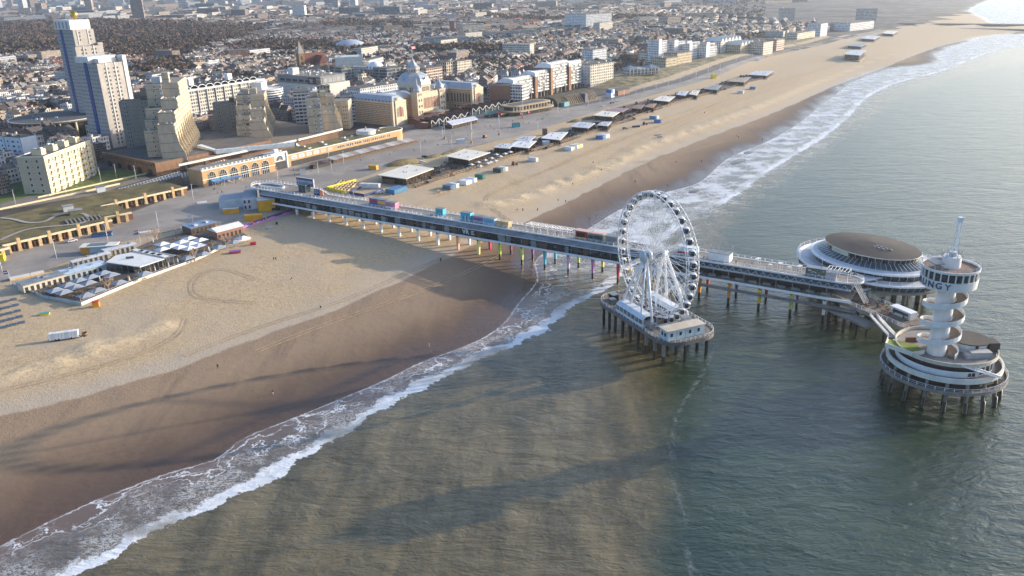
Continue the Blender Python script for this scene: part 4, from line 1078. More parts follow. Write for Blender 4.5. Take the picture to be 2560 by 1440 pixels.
tw = thing('lookout_tower', 'white lookout tower wrapped in a spiral ramp with BUNGY on its ring cabin', 'tower', (TC[0], TC[1], 13.5), 0)
WALLT = M('tower_white', (.70, .71, .71), .55, .1, .25, streak=True)
MB().lathe([(2.55, 0), (2.45, 22.5)], 22, smooth=True).build('shaft', WALLT, tw)
# helical ramp: floor with outer wall
def helix(r0, r1, z0, z1, turns, t0, n=90):
    f_ = MB(); w_ = MB(); vs = []; wv_ = []
    for k in range(n + 1):
        q = k / n; t = t0 + 2 * math.pi * turns * q; z = z0 + (z1 - z0) * q; c_, s_ = math.cos(t), math.sin(t)
        vs += [(r0 * c_, r0 * s_, z), (r1 * c_, r1 * s_, z), (r1 * c_, r1 * s_, z - .35), (r0 * c_, r0 * s_, z - .35)]
        wv_ += [(r1 * c_, r1 * s_, z - .4), ((r1 + .18) * c_, (r1 + .18) * s_, z - .4), ((r1 + .18) * c_, (r1 + .18) * s_, z + 1.15), (r1 * c_, r1 * s_, z + 1.15)]
    fs = [(4 * i + a, 4 * i + (a + 1) % 4, 4 * i + 4 + (a + 1) % 4, 4 * i + 4 + a) for i in range(n) for a in range(4)]
    return f_.add(vs, fs), w_.add(wv_, fs)
f_, w_ = helix(2.9, 5.5, .4, 21.2, 3.75, rad(-60))
f_.build('spiral_ramp', M('ramp_floor', (.22, .16, .12), .8), tw); w_.build('ramp_parapet', WALLT, tw)
MB().lathe([(2.5, 20.6), (6.2, 21.3), (7.3, 21.6), (7.5, 24.2), (7.2, 24.2), (7.0, 22.0), (2.5, 21.6)], 40).build('ring_skirt', WALLT, tw)
MB().lathe([(6.9, 24.2), (7.0, 26.6)], 40).build('ring_glazing', GLASS, tw)
m_ = MB()
for k in range(24):
    t = 2 * math.pi * k / 24; m_.obox((7.1 * math.cos(t), 7.1 * math.sin(t), 24.2), (.35, .28, 2.4), t)
m_.build('ring_posts', WALLT, tw)
MB().lathe([(6.8, 26.6), (7.5, 26.6), (7.6, 27.3), (7.3, 27.3), (7.2, 26.8)], 40).build('ring_rim', WALLT, tw)
MB().lathe([(.1, 26.7), (7.2, 26.7)], 40).build('ring_deck', M('ring_deck_floor', (.20, .13, .10), .8), tw)
MB().lathe([(2.5, 26.7), (2.45, 29.8), (.1, 29.9)], 22, 0, (.2, .4)).build('top_drum', WALLT, tw)
MB().box(-6.2, -3.4, -3.0, 1.5, 28.4, 28.7).box(-6.0, -5.8, -2.8, -2.6, 26.7, 28.4).box(-3.6, -3.4, 1.2, 1.4, 26.7, 28.4).build('jump_shelter', STEEL, tw)
r_ = MB(); rail(r_, [(2.7 * math.cos(2 * math.pi * k / 12) + .2, 2.7 * math.sin(2 * math.pi * k / 12) + .4, 29.8) for k in range(13)], 1.2, 1.5, .06); r_.build('top_railing', STEEL, tw)
r_ = MB(); rail(r_, [(7.35 * math.cos(2 * math.pi * k / 24), 7.35 * math.sin(2 * math.pi * k / 24), 27.3) for k in range(25)], 1.0, 2, .05); r_.build('ring_railing', LTGREY, tw)
cr = MB(); b0 = Vector((.3, .4, 29.9)); b1 = Vector((.9, .8, 40.2))
for dx, dy in ((-.8, -.6), (.8, -.6), (.8, .6), (-.8, .6)): cr.tube(b0 + Vector((dx, dy, 0)), b1 + Vector((dx * .35, dy * .35, 0)), .08, n=4)
for k in range(10):
    q0, q1 = k / 10, (k + 1) / 10
    for (ax, ay), (bx, by) in (((-.8, -.6), (.8, -.6)), ((.8, -.6), (.8, .6)), ((.8, .6), (-.8, .6)), ((-.8, .6), (-.8, -.6))):
        s0, s1 = 1 - .65 * q0, 1 - .65 * q1
        cr.tube(b0.lerp(b1, q0) + Vector((ax * s0, ay * s0, 0)), b0.lerp(b1, q1) + Vector((bx * s1, by * s1, 0)), .035, n=4, caps=False)
cr.box(.3, 1.5, .2, 1.4, 39.6, 40.9); cr.tube((.9, .8, 40.2), (-1.4, -.6, 39.4), .14, n=4)
cr.build('crane_jib', C('jib_white', (.66, .74, .82)), tw)
MB().lathe([(1.1, 29.9), (1.0, 31.0), (.1, 31.1)], 12, 0, (.3, .4)).build('crane_base', LTGREY, tw)
tow_cam = math.atan2(-TC[1], -TC[0])
for ch, off in (('B', -67), ('U', -50), ('N', -33), ('G', -16), ('Y', 1)):
    t = tow_cam + rad(off)
    text(ch, 2.5, C('letter_navy', (.012, .02, .09)), tw, (7.62 * math.cos(t), 7.62 * math.sin(t), 22.95), (math.pi / 2, 0, t + math.pi / 2), 'letter', .06)
# terrace jetty between pier end and tower platform
ja = P(2092, 748, 8.2); jb = P(2300, 838, 8.2)
jt = thing('terrace_jetty', 'wide jetty with a cafe terrace leading from the pier end to the tower platform', 'jetty', tuple(np.r_[ja[:2], 0]), ang(ja, jb)); LJ = dist(ja, jb)
MB().box(-4, LJ + 2, 0, 11.5, 7.4, 8.2).build('deck', M('jetty_planks', (.20, .155, .12), .85), jt); MB().box(-4, LJ + 2, -.4, .02, 7.2, 8.5).build('deck_edge', CONC, jt)
r_ = MB(); rail(r_, [(-4, -.2, 8.5), (LJ, -.2, 8.5)], 1.2, 2.2, .08); r_.build('railing', WHITE, jt)
r_ = MB(); rail(r_, [(2, 11.4, 8.2), (LJ, 11.4, 8.2)], 1.2, 2.2, .08); r_.build('railing', WHITE, jt)
MB().box(-1, LJ * .55, -5.5, -.4, 5.2, 6.0).build('lower_landing', CONC, jt)
for x in np.linspace(0, LJ, 6):
    for y in (1, 10): MB().box(x - .45, x + .45, y - .45, y + .45, -3, 7.4).build('pile', PILED, jt)
for x in (2, 9, 15): MB().box(x - .4, x + .4, -5.2, -4.4, -3, 5.2).build('pile', PILED, jt)
def jw(x, y, z=8.2): 
    a = ang(ja, jb); return (ja[0] + x * math.cos(a) - y * math.sin(a), ja[1] + x * math.sin(a) + y * math.cos(a), z)
bar = thing('bar_hut', 'white flat-roofed bar hut on the cafe terrace jetty', 'hut', jw(18, 6.5), ang(ja, jb))
MB().box(0, 8, 0, 2.6, 0, 2.6).build('walls', LTGREY, bar); MB().box(-.3, 8.3, -.3, 2.9, 2.6, 2.8).build('roof', WHITE, bar); MB().box(.8, 7.2, -.03, -.003, 1.0, 2.0).build('serving_hatch', DARK, bar)
def folded_parasol(label, loc, mat, group=None, h=3.0):
    t = thing('folded_parasol', label, 'parasol', loc, 0, group)
    MB().tube((0, 0, 0), (0, 0, h), .05, n=5).build('pole', STEEL, t); MB().lathe([(.1, h * .35), (.3, h * .45), (.2, h * .8), (.04, h + .1)], 8).build('canopy', mat, t); return t
fp = folded_parasol('black folded parasol on the cafe terrace jetty', jw(20.5, 5.2), BLACK, 'folded black parasols on the jetty')
for x, y in ((25.5, 4.0), (27, 9.8), (14, 4.5)): dup(fp, jw(x, y))
def table_set(label, loc, mat, group, cat='table set', rot=0):
    t = thing('table_set', label, cat, loc, rot, group)
    MB().box(-.6, .6, -.4, .4, .7, .76).box(-.06, .06, -.06, .06, 0, .7).build('table_top', mat, t)
    for y in (-.85, .85): MB().box(-.6, .6, y - .2, y + .2, .4, .46).box(-.6, .6, y + (.18 if y > 0 else -.22), y + (.22 if y > 0 else -.18), .46, .85).box(-.5, -.42, y - .1, y + .1, 0, .4).box(.42, .5, y - .1, y + .1, 0, .4).build('bench', mat, t)
    return t
ts = table_set('brown table with two benches on the cafe terrace jetty', jw(5, 4), M('teak', (.17, .10, .06), .7), 'tables on the jetty terrace')
rr = random.Random(9)
for k in range(26):
    x = rr.uniform(4, LJ - 2); y = rr.uniform(2.2, 10.3)
    if 17 < x < 27.5 and 6 < y < 9.8: continue
    dup(ts, jw(x, y), rr.uniform(0, 3))
sr_ = thing('gangway_stair', 'covered steel stair going down from the jetty to the round tower platform', 'stair', jw(17.5, -1), ang(jw(17.5, -1), (BC[0] - 12, BC[1] + 8.5)))
L_ = dist(jw(17.5, -1), (BC[0] - 12, BC[1] + 8.5))
MB().add([(0, -.9, 8.4), (L_, -.9, 13.2), (L_, .9, 13.2), (0, .9, 8.4)], [(0, 1, 2, 3), (3, 2, 1, 0)]).build('treads', STEEL, sr_)
m_ = MB()
for y in (-1.1, 1.1): m_.add([(0, y, 8.2), (L_, y, 13.0), (L_, y, 14.3), (0, y, 9.5)], [(0, 1, 2, 3), (3, 2, 1, 0)])
m_.build('side_panel', WHITE, sr_); sr_.location.z = 0
r_b = thing('end_stair', 'open steel staircase from the rounded deck end down to the terrace jetty', 'stair', tuple(np.r_[P(2140, 715, 14)[:2], 0]), ang(P(2140, 715, 14), jw(9, 5)))
L_ = dist(P(2140, 715, 14), jw(9, 5))
m_ = MB()
for k in range(14): q = (k + .5) / 14; m_.box(L_ * q - .25, L_ * q + .25, -.9, .9, 14.2 - 6 * q, 14.3 - 6 * q)
m_.build('treads', STEEL, r_b); m_ = MB()
for y in (-1, 1): m_.tube((0, y, 14.4), (L_, y, 8.4), .12, n=4); m_.tube((0, y, 15.4), (L_, y, 9.4), .07, n=4)
m_.build('stringer', LTGREY, r_b)
# ================================================================ BUILDINGS NEAR THE PROMENADE
def rise(px, pyb, pyt, zb=None):
    """foot of a wall seen at (px, pyb) and the height at which the same vertical reaches photo row pyt"""
    p = G(px, pyb) if zb is None else P(px, pyb, zb)
    k = (720 - pyt) / FPX; c = Uv - k * Fw
    return p, CAM_H - (p[0] * c[0] + p[1] * c[1]) / c[2]
def banded(name, wall, line, pv=2.9, lw=.12, rough=.85, var=.12):
    """wall panels with a thin joint at every storey (UV in metres)"""
    if name in MATS: return MATS[name]
    mt, nt, b = nodes_of(name)
    uv = N(nt, 'ShaderNodeUVMap'); sp = N(nt, 'ShaderNodeSeparateXYZ'); nt.links.new(uv.outputs[0], sp.inputs[0])
    f = math_n(nt, 'LESS_THAN', math_n(nt, 'FRACT', math_n(nt, 'DIVIDE', sp.outputs[1], pv)), lw / pv)
    n_ = noise(nt, mapped(nt, uv.outputs[0], (1, .3, 1)), .4, 5, .65)
    wc = mix_c(nt, ramp(nt, n_, .3, .7), tuple(x * (1 - var) for x in wall), tuple(x * (1 + var) for x in wall))
    nt.links.new(mix_c(nt, f, wc, line), b.inputs['Base Color']); b.inputs['Roughness'].default_value = rough
    MATS[name] = mt; return mt
WINS = {}
def wins(parent, pts, w=1.1, h=1.4, rot=0, frame=None, glass=None, name='window', depth=.06):
    """windows with frame and pane; each one an object"""
    key = (w, h, (frame or WHITE).name, (glass or GLASS).name)
    if key not in WINS:
        m_ = MB(); e = .09
        m_.box(-w / 2, w / 2, -depth, 0, -h / 2, h / 2, 0)
        for x0, x1, z0, z1 in ((-w / 2 - e, -w / 2, -h / 2 - e, h / 2 + e), (w / 2, w / 2 + e, -h / 2 - e, h / 2 + e), (-w / 2, w / 2, h / 2, h / 2 + e), (-w / 2, w / 2, -h / 2 - e, -h / 2)):
            m_.box(x0, x1, -depth - .05, .0, z0, z1, 1)
        WINS[key] = m_.mesh(name, [glass or GLASS, frame or WHITE])
    for p in pts[:100]:
        o = bpy.data.objects.new(name, WINS[key]); COL.objects.link(o); o.parent = parent; o.location = p; o.rotation_euler = (0, 0, rot)
    if len(pts) > 100:
        m_ = MB(); ca, sa = math.cos(rot), math.sin(rot)
        for p in pts[100:]:
            t = [(p[0] + ca * x - sa * y, p[1] + sa * x + ca * y) for x, y in ((-w / 2, -depth), (w / 2, -depth), (w / 2, 0), (-w / 2, 0))]
            m_.prism(t, p[2] - h / 2, p[2] + h / 2)
        o = m_.build(name, glass or GLASS, parent); o['kind'] = 'stuff'
FRONT, LEFT, RIGHT = 0.0, -math.pi / 2, math.pi / 2
def roof_clutter(parent, x0, x1, y0, y1, z, n, seed, mats, name='roof_unit', hmax=1.8):
    r_ = random.Random(seed)
    for k in range(n):
        w, d, h = r_.uniform(.8, 2.6), r_.uniform(.8, 2.2), r_.uniform(.5, hmax); x = r_.uniform(x0, x1 - w); y = r_.uniform(y0, y1 - d)
        MB().box(x, x + w, y, y + d, z, z + h).build(name, r_.choice(mats), parent)
TOWW = banded('tower_panels', (.40, .37, .345), (.30, .28, .27), 2.85, .1)
TOWS = MF('tower_side', (.36, .345, .335), (.06, .065, .08), 1.9, 2.85, (.35, .68), (.35, .72), var=.06)
TOWBLUE = M('tower_blue', (.015, .05, .22), .45, .2, .3); PALE = M('pale_cladding', (.66, .645, .62), .6, .08, .2)
FLATROOF = M('flat_roof', (.10, .095, .09), .9, .25, .2); GRAVEL = M('gravel_roof', (.20, .185, .165), .9, .25, .2)
TANB = banded('tan_block', (.46, .395, .30), (.14, .12, .09), 6.0, .28); TANS = MF('tan_painted_sun', (.50, .43, .30), (.16, .13, .09), 2.2, 3.0, (.3, .7), (.3, .75), var=.1)  # seaward copy of the tan is lighter: sun put into its colour
TANSLAB = banded('tan_slab', (.30, .27, .23), (.16, .145, .12), 2.9, .16)
# ---- twin residential towers
def tower_pts(top, z): return P(*top, z)
t2 = thing('apartment_tower', 'shorter of the two pale grey apartment towers with a blue stripe down its side', 'tower', (*P(242, 160, 68)[:2], 6.4), rad(56))
H2 = 61.6
b_ = MB(); b_.box(0, 23, 0, 28, 0, H2, 0, 2); b_.build('wall', [TOWW, TOWS, FLATROOF], t2)
MB().box(-.12, -.02, .2, 27.8, 0, H2 - .4).build('side_cladding', TOWS, t2)
MB().box(-.45, -.1, 12.5, 16.8, 0, H2 + .6).build('blue_stripe', TOWBLUE, t2)
MB().box(-.3, 21, 10, 27, H2, H2 + 4.5).box(4, 18, 4, 10, H2, H2 + 3).build('crown', PALE, t2)
MB().box(20.4, 23.4, -.5, 6, 3, H2 + 4.6).build('end_strip', PALE, t2)
for x in (6.2, 13.4): MB().box(x, x + .55, -.35, 0, 0, H2 + .3).build('rib', PALE, t2)
wins(t2, [(x + dx, -.01, 3.5 + 2.85 * k) for k in range(20) for x, dx in ((6.2, -1.1), (6.2, 1.9), (13.4, -1.1), (13.4, 1.9))], 1.0, 1.15, 0, STEEL)
t1 = thing('apartment_tower', 'taller pale grey apartment tower crowned with a gold ball, blue stripe on its side', 'tower', (*P(181, 75, 88)[:2], 6.4), rad(50))
H1 = 81.6
MB().box(0, 17, 0, 31, 0, H1, 0, 1).build('wall', [TOWW, FLATROOF], t1)
MB().box(-3.2, 19.5, -5.5, .0, 0, H1 - 13, 0, 1).build('front_bay', [TOWW, FLATROOF], t1)
MB().box(17, 21, -3, 24, 0, H1 - 11, 0, 1).build('rear_bay', [TOWW, FLATROOF], t1)
MB().box(-.12, -.02, .3, 30.7, 0, H1 - .4).build('side_cladding', TOWS, t1)
MB().box(-.45, -.1, 19, 23.6, 0, H1 + .5).build('blue_stripe', TOWBLUE, t1)
MB().box(-1, 15.5, 1, 30, H1 + .02, H1 + 7.5).build('crown', PALE, t1)
for y in (5.5, 12, 19, 25): MB().box(-1.12, -1.0, y, y + 2.4, H1 + 1, H1 + 6).build('crown_recess', STEEL, t1)
MB().tube((9, 12, H1 + 7.5), (9, 12, H1 + 8.6), .8, .6, 8).build('ball_stand', STEEL, t1)
MB().sphere((9, 12, H1 + 11.3), 3.1, 16).build('gold_ball', M('gold', (.62, .40, .06), .28, .12, .4, .85), t1)
for x in (3.0, 11.5): MB().box(x, x + .55, -5.85, -5.5, 0, H1 - 12.7).box(x, x + .55, -.35, 0, H1 - 12, H1 + .3).build('rib', PALE, t1)
wins(t1, [(x + dx, -5.51, 6 + 2.85 * k) for k in range(22) for x, dx in ((3.0, -1.1), (3.0, 1.9), (11.5, -1.1), (11.5, 1.9))], 1.0, 1.15, 0, STEEL)
wins(t1, [(x + dx, -.01, H1 - 2.5 - 2.85 * k) for k in range(3) for x, dx in ((3.0, 1.9), (11.5, 1.9))], 1.0, 1.15, 0, STEEL)
# ---- three stepped tan blocks
def stepped(label, O, zb, colL, colR, back, rightpts, slab, seed):
    """columns of terraces: [(front y, roof z)] from back to front; x 0-10.2 and 10.2-20.4"""
    t = thing('stepped_block', label, 'apartment block', (O[0], O[1], zb), rad(12))
    for (x0, x1, col) in ((0, 10.1, colL), (10.3, 20.5, colR)):
        nxt = back
        for i, (y, z) in enumerate(col):
            yb = back if i == 0 else col[i - 1][0] + .02
            MB().box(x0, x1, y, yb, 0, z - zb, 0, 1).build('terrace_block', [TANB, GRAVEL], t)
            # parapet round the terrace below
            if i: 
                MB().box(x0, x1, y - .02, y + .25, z - zb, z - zb + .9).box(x0, x0 + .25, y + .25, yb, z - zb, z - zb + .9).box(x1 - .25, x1, y + .25, yb, z - zb, z - zb + .9).build('parapet', TANB, t)
                roof_clutter(t, x0 + 1, x1 - 1, y + 1.5, yb - .4, z - zb, 2, seed + i + int(x0), [OFFW, LTGREY, BROWN], 'terrace_box', 1.6)
    # white stair strip with paired windows between the columns
    for i, (y, z) in enumerate(colL):
        ztop = z - zb; zlow = (colL[i + 1][1] - zb) if i + 1 < len(colL) else max(2, ztop - 24)
        MB().box(8.6, 10.28, y - .14, y - .02, zlow, ztop - .3).build('white_strip', M('strip_paint', (.60, .59, .58), .6), t)
        wins(t, [(9.05 + dx, y - .15, zz) for zz in np.arange(zlow + 1.5, ztop - 1, 2.9) for dx in (0, .75)], .5, 1.0, 0)
        wins(t, [(5.6 - .6 * (k % 2), y - .01, zz) for k, zz in enumerate(np.arange(zlow + 1.5, ztop - 1, 2.9))], .8, 1.2, 0)
    # sunny side to the sea: facade strip and sloping fins that flare towards the foot
    for i, (y, z) in enumerate(colR):
        yb = back if i == 0 else colR[i - 1][0]
        MB().box(20.5, 20.9, y + .2, yb, 1, z - zb - .5).build('sea_facade', TANS, t)
        n_ = max(1, int((yb - y) / 7))
        for k in range(n_):
            yy = y + (yb - y) * k / n_; zt = min(z - zb - 2, 30 - 2 * i)
            if zt > 8:
                MB().profile_y([(20.5, 0), (25.5, 0), (25.2, zt * .42), (22.2, zt * .72), (21.2, zt), (20.5, zt)], yy, yy + .5).build('fin_wall', TANB, t)
        MB().add([(25.2, y + .5, 0), (25.2, yb, 0), (22.0, yb, min(20, z - zb) * .72), (22.0, y + .5, min(20, z - zb) * .72)], [(0, 1, 2, 3)]).build('sloping_glazing', TANS, t)
    z0 = colL[0][1] - zb
    MB().box(3, 8.6, 8, 14, z0, z0 + 4).build('penthouse', PALE if seed == 1 else TANB, t)
    MB().box(10.6, 15, 4, 9, z0, z0 + (7 if seed == 1 else 4.5)).build('penthouse', TANB, t)
    MB().tube((9, 9, z0), (9, 9, z0 + 9), .12, n=5).tube((13, 8, z0), (13, 8, z0 + 10), .1, n=5).build('mast', STEEL, t)
    if slab:
        x0, x1, y0, y1, zt = slab
        MB().box(x0, x1, y0, y1, 0, zt - zb, 0, 1).build('rear_slab', [TANSLAB, FLATROOF], t)
        wins(t, [(x, y0 - .01, zz) for zz in np.arange(zt - zb - 1.8, 2, -2.9) for x in (x0 + 3, x0 + 4.6, x1 - 4.6, x1 - 2.6)], .9, 1.2, 0)
        MB().box(x1 - 5, x1 - 1, y0 + 2, y0 + 7, zt - zb, zt - zb + 3.2).build('lift_house', DKCONC, t)
    return t
stepped('tallest stepped tan apartment block with roof terraces, left of the other two', P(362, 212, 58)[:2], 6.3, [(0, 58), (-13.3, 43.2), (-21.3, 36.6), (-29.5, 31.1)], [(2.3, 58.3), (-13, 49), (-30, 42.2), (-38, 35.8)], 40, None, (-24, -4, 24, 36, 45), 1)
stepped('middle stepped tan apartment block with a darker slab at its left', P(280 + 1280 / 4.13, 160 + 330 / 4.13, 40)[:2], 6.3, [(0, 40), (-12.8, 33.5), (-22, 27), (-28.5, 20.9)], [(-4, 40.3), (-17.5, 31), (-33, 25)], 26, None, (-20.5, -3, 20, 32, 33), 2)
stepped('smallest stepped tan apartment block, nearest the domed palace hotel', P(280 + 2005 / 4.13, 160 + 360 / 4.13, 36)[:2], 6.3, [(-2.9, 36), (-13.2, 29.8), (-17.8, 24)], [(7.2, 36.3), (-3.5, 30), (-8.6, 25.7)], 24, None, None, 3)
sb = thing('low_block', 'low tan block with square windows right of the smallest stepped block', 'apartment block', (*P(280 + 2268 / 4.13, 160 + 385 / 4.13, 29)[:2], 6.3), rad(0))
MB().box(0, 13, 0, 16, 0, 22.7, 0, 1).build('wall', [TANB, GRAVEL], sb)
wins(sb, [(x, -.01, z) for z in (3, 6, 9, 12, 15, 18) for x in (3, 4.8, 9, 10.8)], .8, 1.2, 0)
# ---- cream slab with balconies on the lawn
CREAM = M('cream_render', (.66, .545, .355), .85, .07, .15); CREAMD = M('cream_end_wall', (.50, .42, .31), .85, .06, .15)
cp_ = G(130, 485); cs = thing('balcony_block', 'cream apartment slab with rows of white balconies standing on the lawn', 'apartment block', tuple(cp_), rad(87))
_, zt = rise(130, 485, 393)
HC = zt - cp_[2]; LC = 52.0
MB().box(0, LC, 0, 16.5, 0, HC, 0, 1).build('wall', [CREAM, FLATROOF], cs)
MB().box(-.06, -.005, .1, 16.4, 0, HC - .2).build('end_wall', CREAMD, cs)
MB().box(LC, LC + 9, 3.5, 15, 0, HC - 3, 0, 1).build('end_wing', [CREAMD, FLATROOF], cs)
MB().box(-.15, LC + .15, -.15, .15, HC, HC + .5).box(-.15, .15, .15, 16.6, HC, HC + .5).box(-.15, LC, 16.4, 16.65, HC, HC + .5).build('cornice', OFFW, cs)
FLOORS = 6; fh = (HC - .8) / FLOORS
wins(cs, [(-.07, y, fh * (k + .55)) for k in range(FLOORS) for y in (4.6, 10.8)], 1.2, 1.5, LEFT)
wins(cs, [(-.07, 7.8, fh * (k + .55)) for k in range(FLOORS)], .6, .7, LEFT)
balc = None; bays = 7; bw = (LC - 3) / bays
for k in range(FLOORS):
    for j in range(bays):
        x = 4.6 + j * bw; z = fh * k + .35
        if balc is None:
            m_ = MB().box(-1.5, 1.5, -1.1, 0, -.12, .06)
            m_.box(-1.5, 1.5, -1.1, -1.04, .06, 1.0).box(-1.5, -1.44, -1.1, 0, .06, 1.0).box(1.44, 1.5, -1.1, 0, .06, 1.0)
            balc = m_.build('balcony', OFFW, cs); balc.location = (x, -.01, z)
        else: link_copy(balc, cs, (x, -.01, z))
wins(cs, [(4.2 + j * bw + dx, -.02, fh * k + 1.5) for k in range(FLOORS) for j in range(bays) for dx in (0,)], 1.7, 1.9, 0, OFFW, C('brownish_pane', (.10, .06, .035), rough=.2))
wins(cs, [(7.3 + j * bw, -.02, fh * k + 1.7) for k in range(FLOORS) for j in range(bays)], .6, 1.2, 0)
for j in range(bays + 1): MB().box(1.0 + j * bw, 1.7 + j * bw, -.3, 0, HC - 5.5, HC + .3).build('pier', CREAM, cs)
wins(cs, [(LC + 2.5 + 3.4 * j, 3.49, fh * k + 1.5) for k in range(FLOORS - 1) for j in range(2)], 1.6, 1.7, 0)
for j in range(4):
    x = 6 + j * 12.5
    MB().box(x, x + 4.6, 4.5, 10.5, HC, HC + 3.4, 0, 1).build('stair_house', [CREAM, FLATROOF], cs)
    roof_clutter(cs, x, x + 4, 5, 10, HC + 3.4, 3, 40 + j, [WHITE, LTGREY], 'roof_vent', 1.0)
    roof_clutter(cs, x + 5, x + 9, 5, 12, HC, 2, 50 + j, [WHITE, STEEL], 'roof_vent', 1.2)
# ---- white blocks at the very left
wp_ = G(66, 414); wl = thing('white_block', 'white apartment block with blue edges at the left edge of the town', 'apartment block', tuple(wp_), rad(65))
_, zt = rise(66, 402, 335); Hh = zt - wp_[2]
BLW = M('bluish_white', (.62, .66, .72), .6, .06, .2)
MB().box(0, 12, 0, 45, 4, Hh, 0, 1).build('wall', [BLW, FLATROOF], wl); MB().box(.5, 11.5, .5, 44, 0, 4).build('ground_floor', DARK, wl)
MB().box(-.15, 0, -.1, .4, 4, Hh).box(-.15, 0, 16.5, 17, 4, Hh).box(-.15, .0, 0, 45, 3.6, 4.1).build('blue_edge', M('blue_trim', (.10, .22, .33), .5), wl)
wins(wl, [(-.01, y, z) for z in np.arange(6.5, Hh - 1, 3.2) for y in (3, 7.5, 8.8, 13.5, 20, 26)], 1.0, 1.1, LEFT, STEEL)
roof_clutter(wl, 1, 11, 2, 40, Hh, 10, 61, [LTGREY, BROWN, STEEL])
# ---- dark curved office behind the white block
dk = thing('dark_office', 'dark curved glass building with round cream columns behind the cream slab', 'office', tuple(G(60, 352)), rad(15))
MB().lathe([(34, 0), (34, 12)], 40, 0, (20, 30), rad(190), rad(350)).build('glass_front', MG('brown_glass', (.04, .033, .025), .15), dk)
MB().lathe([(35.5, 12), (35.5, 13.2), (20, 13.4), (.1, 13.5)], 40, 0, (20, 30)).build('roof', M('dark_office_roof', (.09, .085, .085), .8), dk)
MB().lathe([(35.6, 13.2), (35.7, 13.8), (35.2, 13.8)], 40, 0, (20, 30)).build('roof_edge', OFFW, dk)
for a_ in (245, 262, 285, 305): MB().tube((20 + 34.6 * math.cos(rad(a_)), 30 + 34.6 * math.sin(rad(a_)), 0), (20 + 34.6 * math.cos(rad(a_)), 30 + 34.6 * math.sin(rad(a_)), 12), 1.0, n=8).build('column', M('cream_column', (.5, .43, .32)), dk)
roof_clutter(dk, 0, 40, 12, 48, 13.5, 9, 71, [STEEL, OFFW, LTGREY])
# ---- brick podium under the tallest stepped block
BRICK = banded('brick_tan', (.40, .235, .12), (.30, .17, .09), .9, .1, var=.18); BRICKD = banded('brick_dark', (.22, .125, .075), (.15, .09, .055), 1.1, .12, var=.2)
pa = P(262, 412, 6.4); pb = P(393, 440, 6.3)
pd = thing('brick_podium', 'long brown brick podium with a row of low arches below the tallest stepped block', 'podium', tuple(pa), ang(pa, pb)); LP = dist(pa, pb)
MB().box(0, LP, 0, 90, 0, 8.2, 0, 1).build('wall', [BRICKD, FLATROOF], pd)
MB().box(-.2, LP + .2, -.2, .3, 8.2, 9.0).build('coping', BRICK, pd)
for k in range(5):
    x = LP * (k + .6) / 5.2; vs = [(x - 2.6, -.03, 0), (x + 2.6, -.03, 0)] + [(x + 2.6 * math.cos(t), -.03, 2.0 + 1.6 * math.sin(t)) for t in np.linspace(0, math.pi, 9)]
    MB().add(vs, [tuple(range(len(vs)))]).build('arch_opening', DARK, pd)
wins(pd, [(LP * (k + .5) / 22, -.01, 6.3) for k in range(22)], .9, .9, 0, BRICKD)
# ---- seaside arcade with six arched windows, and the deck behind it
aa = G(510, 468); ab = G(690, 428)
ar = thing('arcade_building', 'low ochre brick building with six big arched windows facing the promenade', 'arcade', tuple(aa), ang(aa, ab)); LA = dist(aa, ab)
ARB = banded('arcade_brick', (.50, .30, .14), (.42, .25, .12), .6, .07, var=.1)
HA = 9.6
MB().box(0, LA, 0, 16, 0, HA, 0, 1).build('wall', [ARB, GRAVEL], ar)
MB().box(-.3, LA + .3, -.3, .4, HA, HA + .55).box(-.25, LA + .25, -.22, 0, 4.0, 4.35).build('cornice', WHITE, ar)
for k in range(6):
    x = 6.2 + k * (LA - 9) / 5.6; R_ = 2.7
    vs = [(x - R_, -.02, 4.4), (x + R_, -.02, 4.4)] + [(x + R_ * math.cos(t), -.02, 5.2 + R_ * 1.15 * math.sin(t)) for t in np.linspace(0, math.pi, 13)]
    w_ = MB().add(vs, [tuple(range(len(vs)))]).build('arched_window', MG('arch_glass', (.05, .05, .045), .15), ar)
    m_ = MB()
    ring_ = [(x + (R_ + .12) * math.cos(t), -.1, 5.2 + (R_ + .12) * 1.15 * math.sin(t)) for t in np.linspace(0, math.pi, 13)]
    m_.path(ring_, .17, 4)
    for dx in (-1.3, 0, 1.3): m_.box(x + dx - .06, x + dx + .06, -.1, -.03, 4.4, 7.6)
    m_.box(x - R_, x + R_, -.1, -.03, 5.4, 5.52)
    m_.build('arch_frame', OFFW, ar)
    m_ = MB()
    for j in range(5): m_.box(x - 2.9 + j * 1.35, x - 2.75 + j * 1.35, -.25, 0, 0, 4.0)
    m_.box(x - 3, x + 3, -.25, 0, 2.6, 2.8); m_.build('shop_front', WHITE if k > 2 else LTGREY, ar)
    MB().box(x - 2.9, x + 2.9, -.08, -.02, 0, 3.9).build('shop_glass', GLASS, ar)
for k in range(18): MB().box(1 + k * LA / 18, 1.9 + k * LA / 18, .8, 1.1, HA + .55, HA + 1.5).build('parapet_block', OFFW, ar)
MB().box(0, LA, 1.12, 1.25, HA, HA + 1.6).build('terrace_rail', STEEL, ar)
aw_ = None
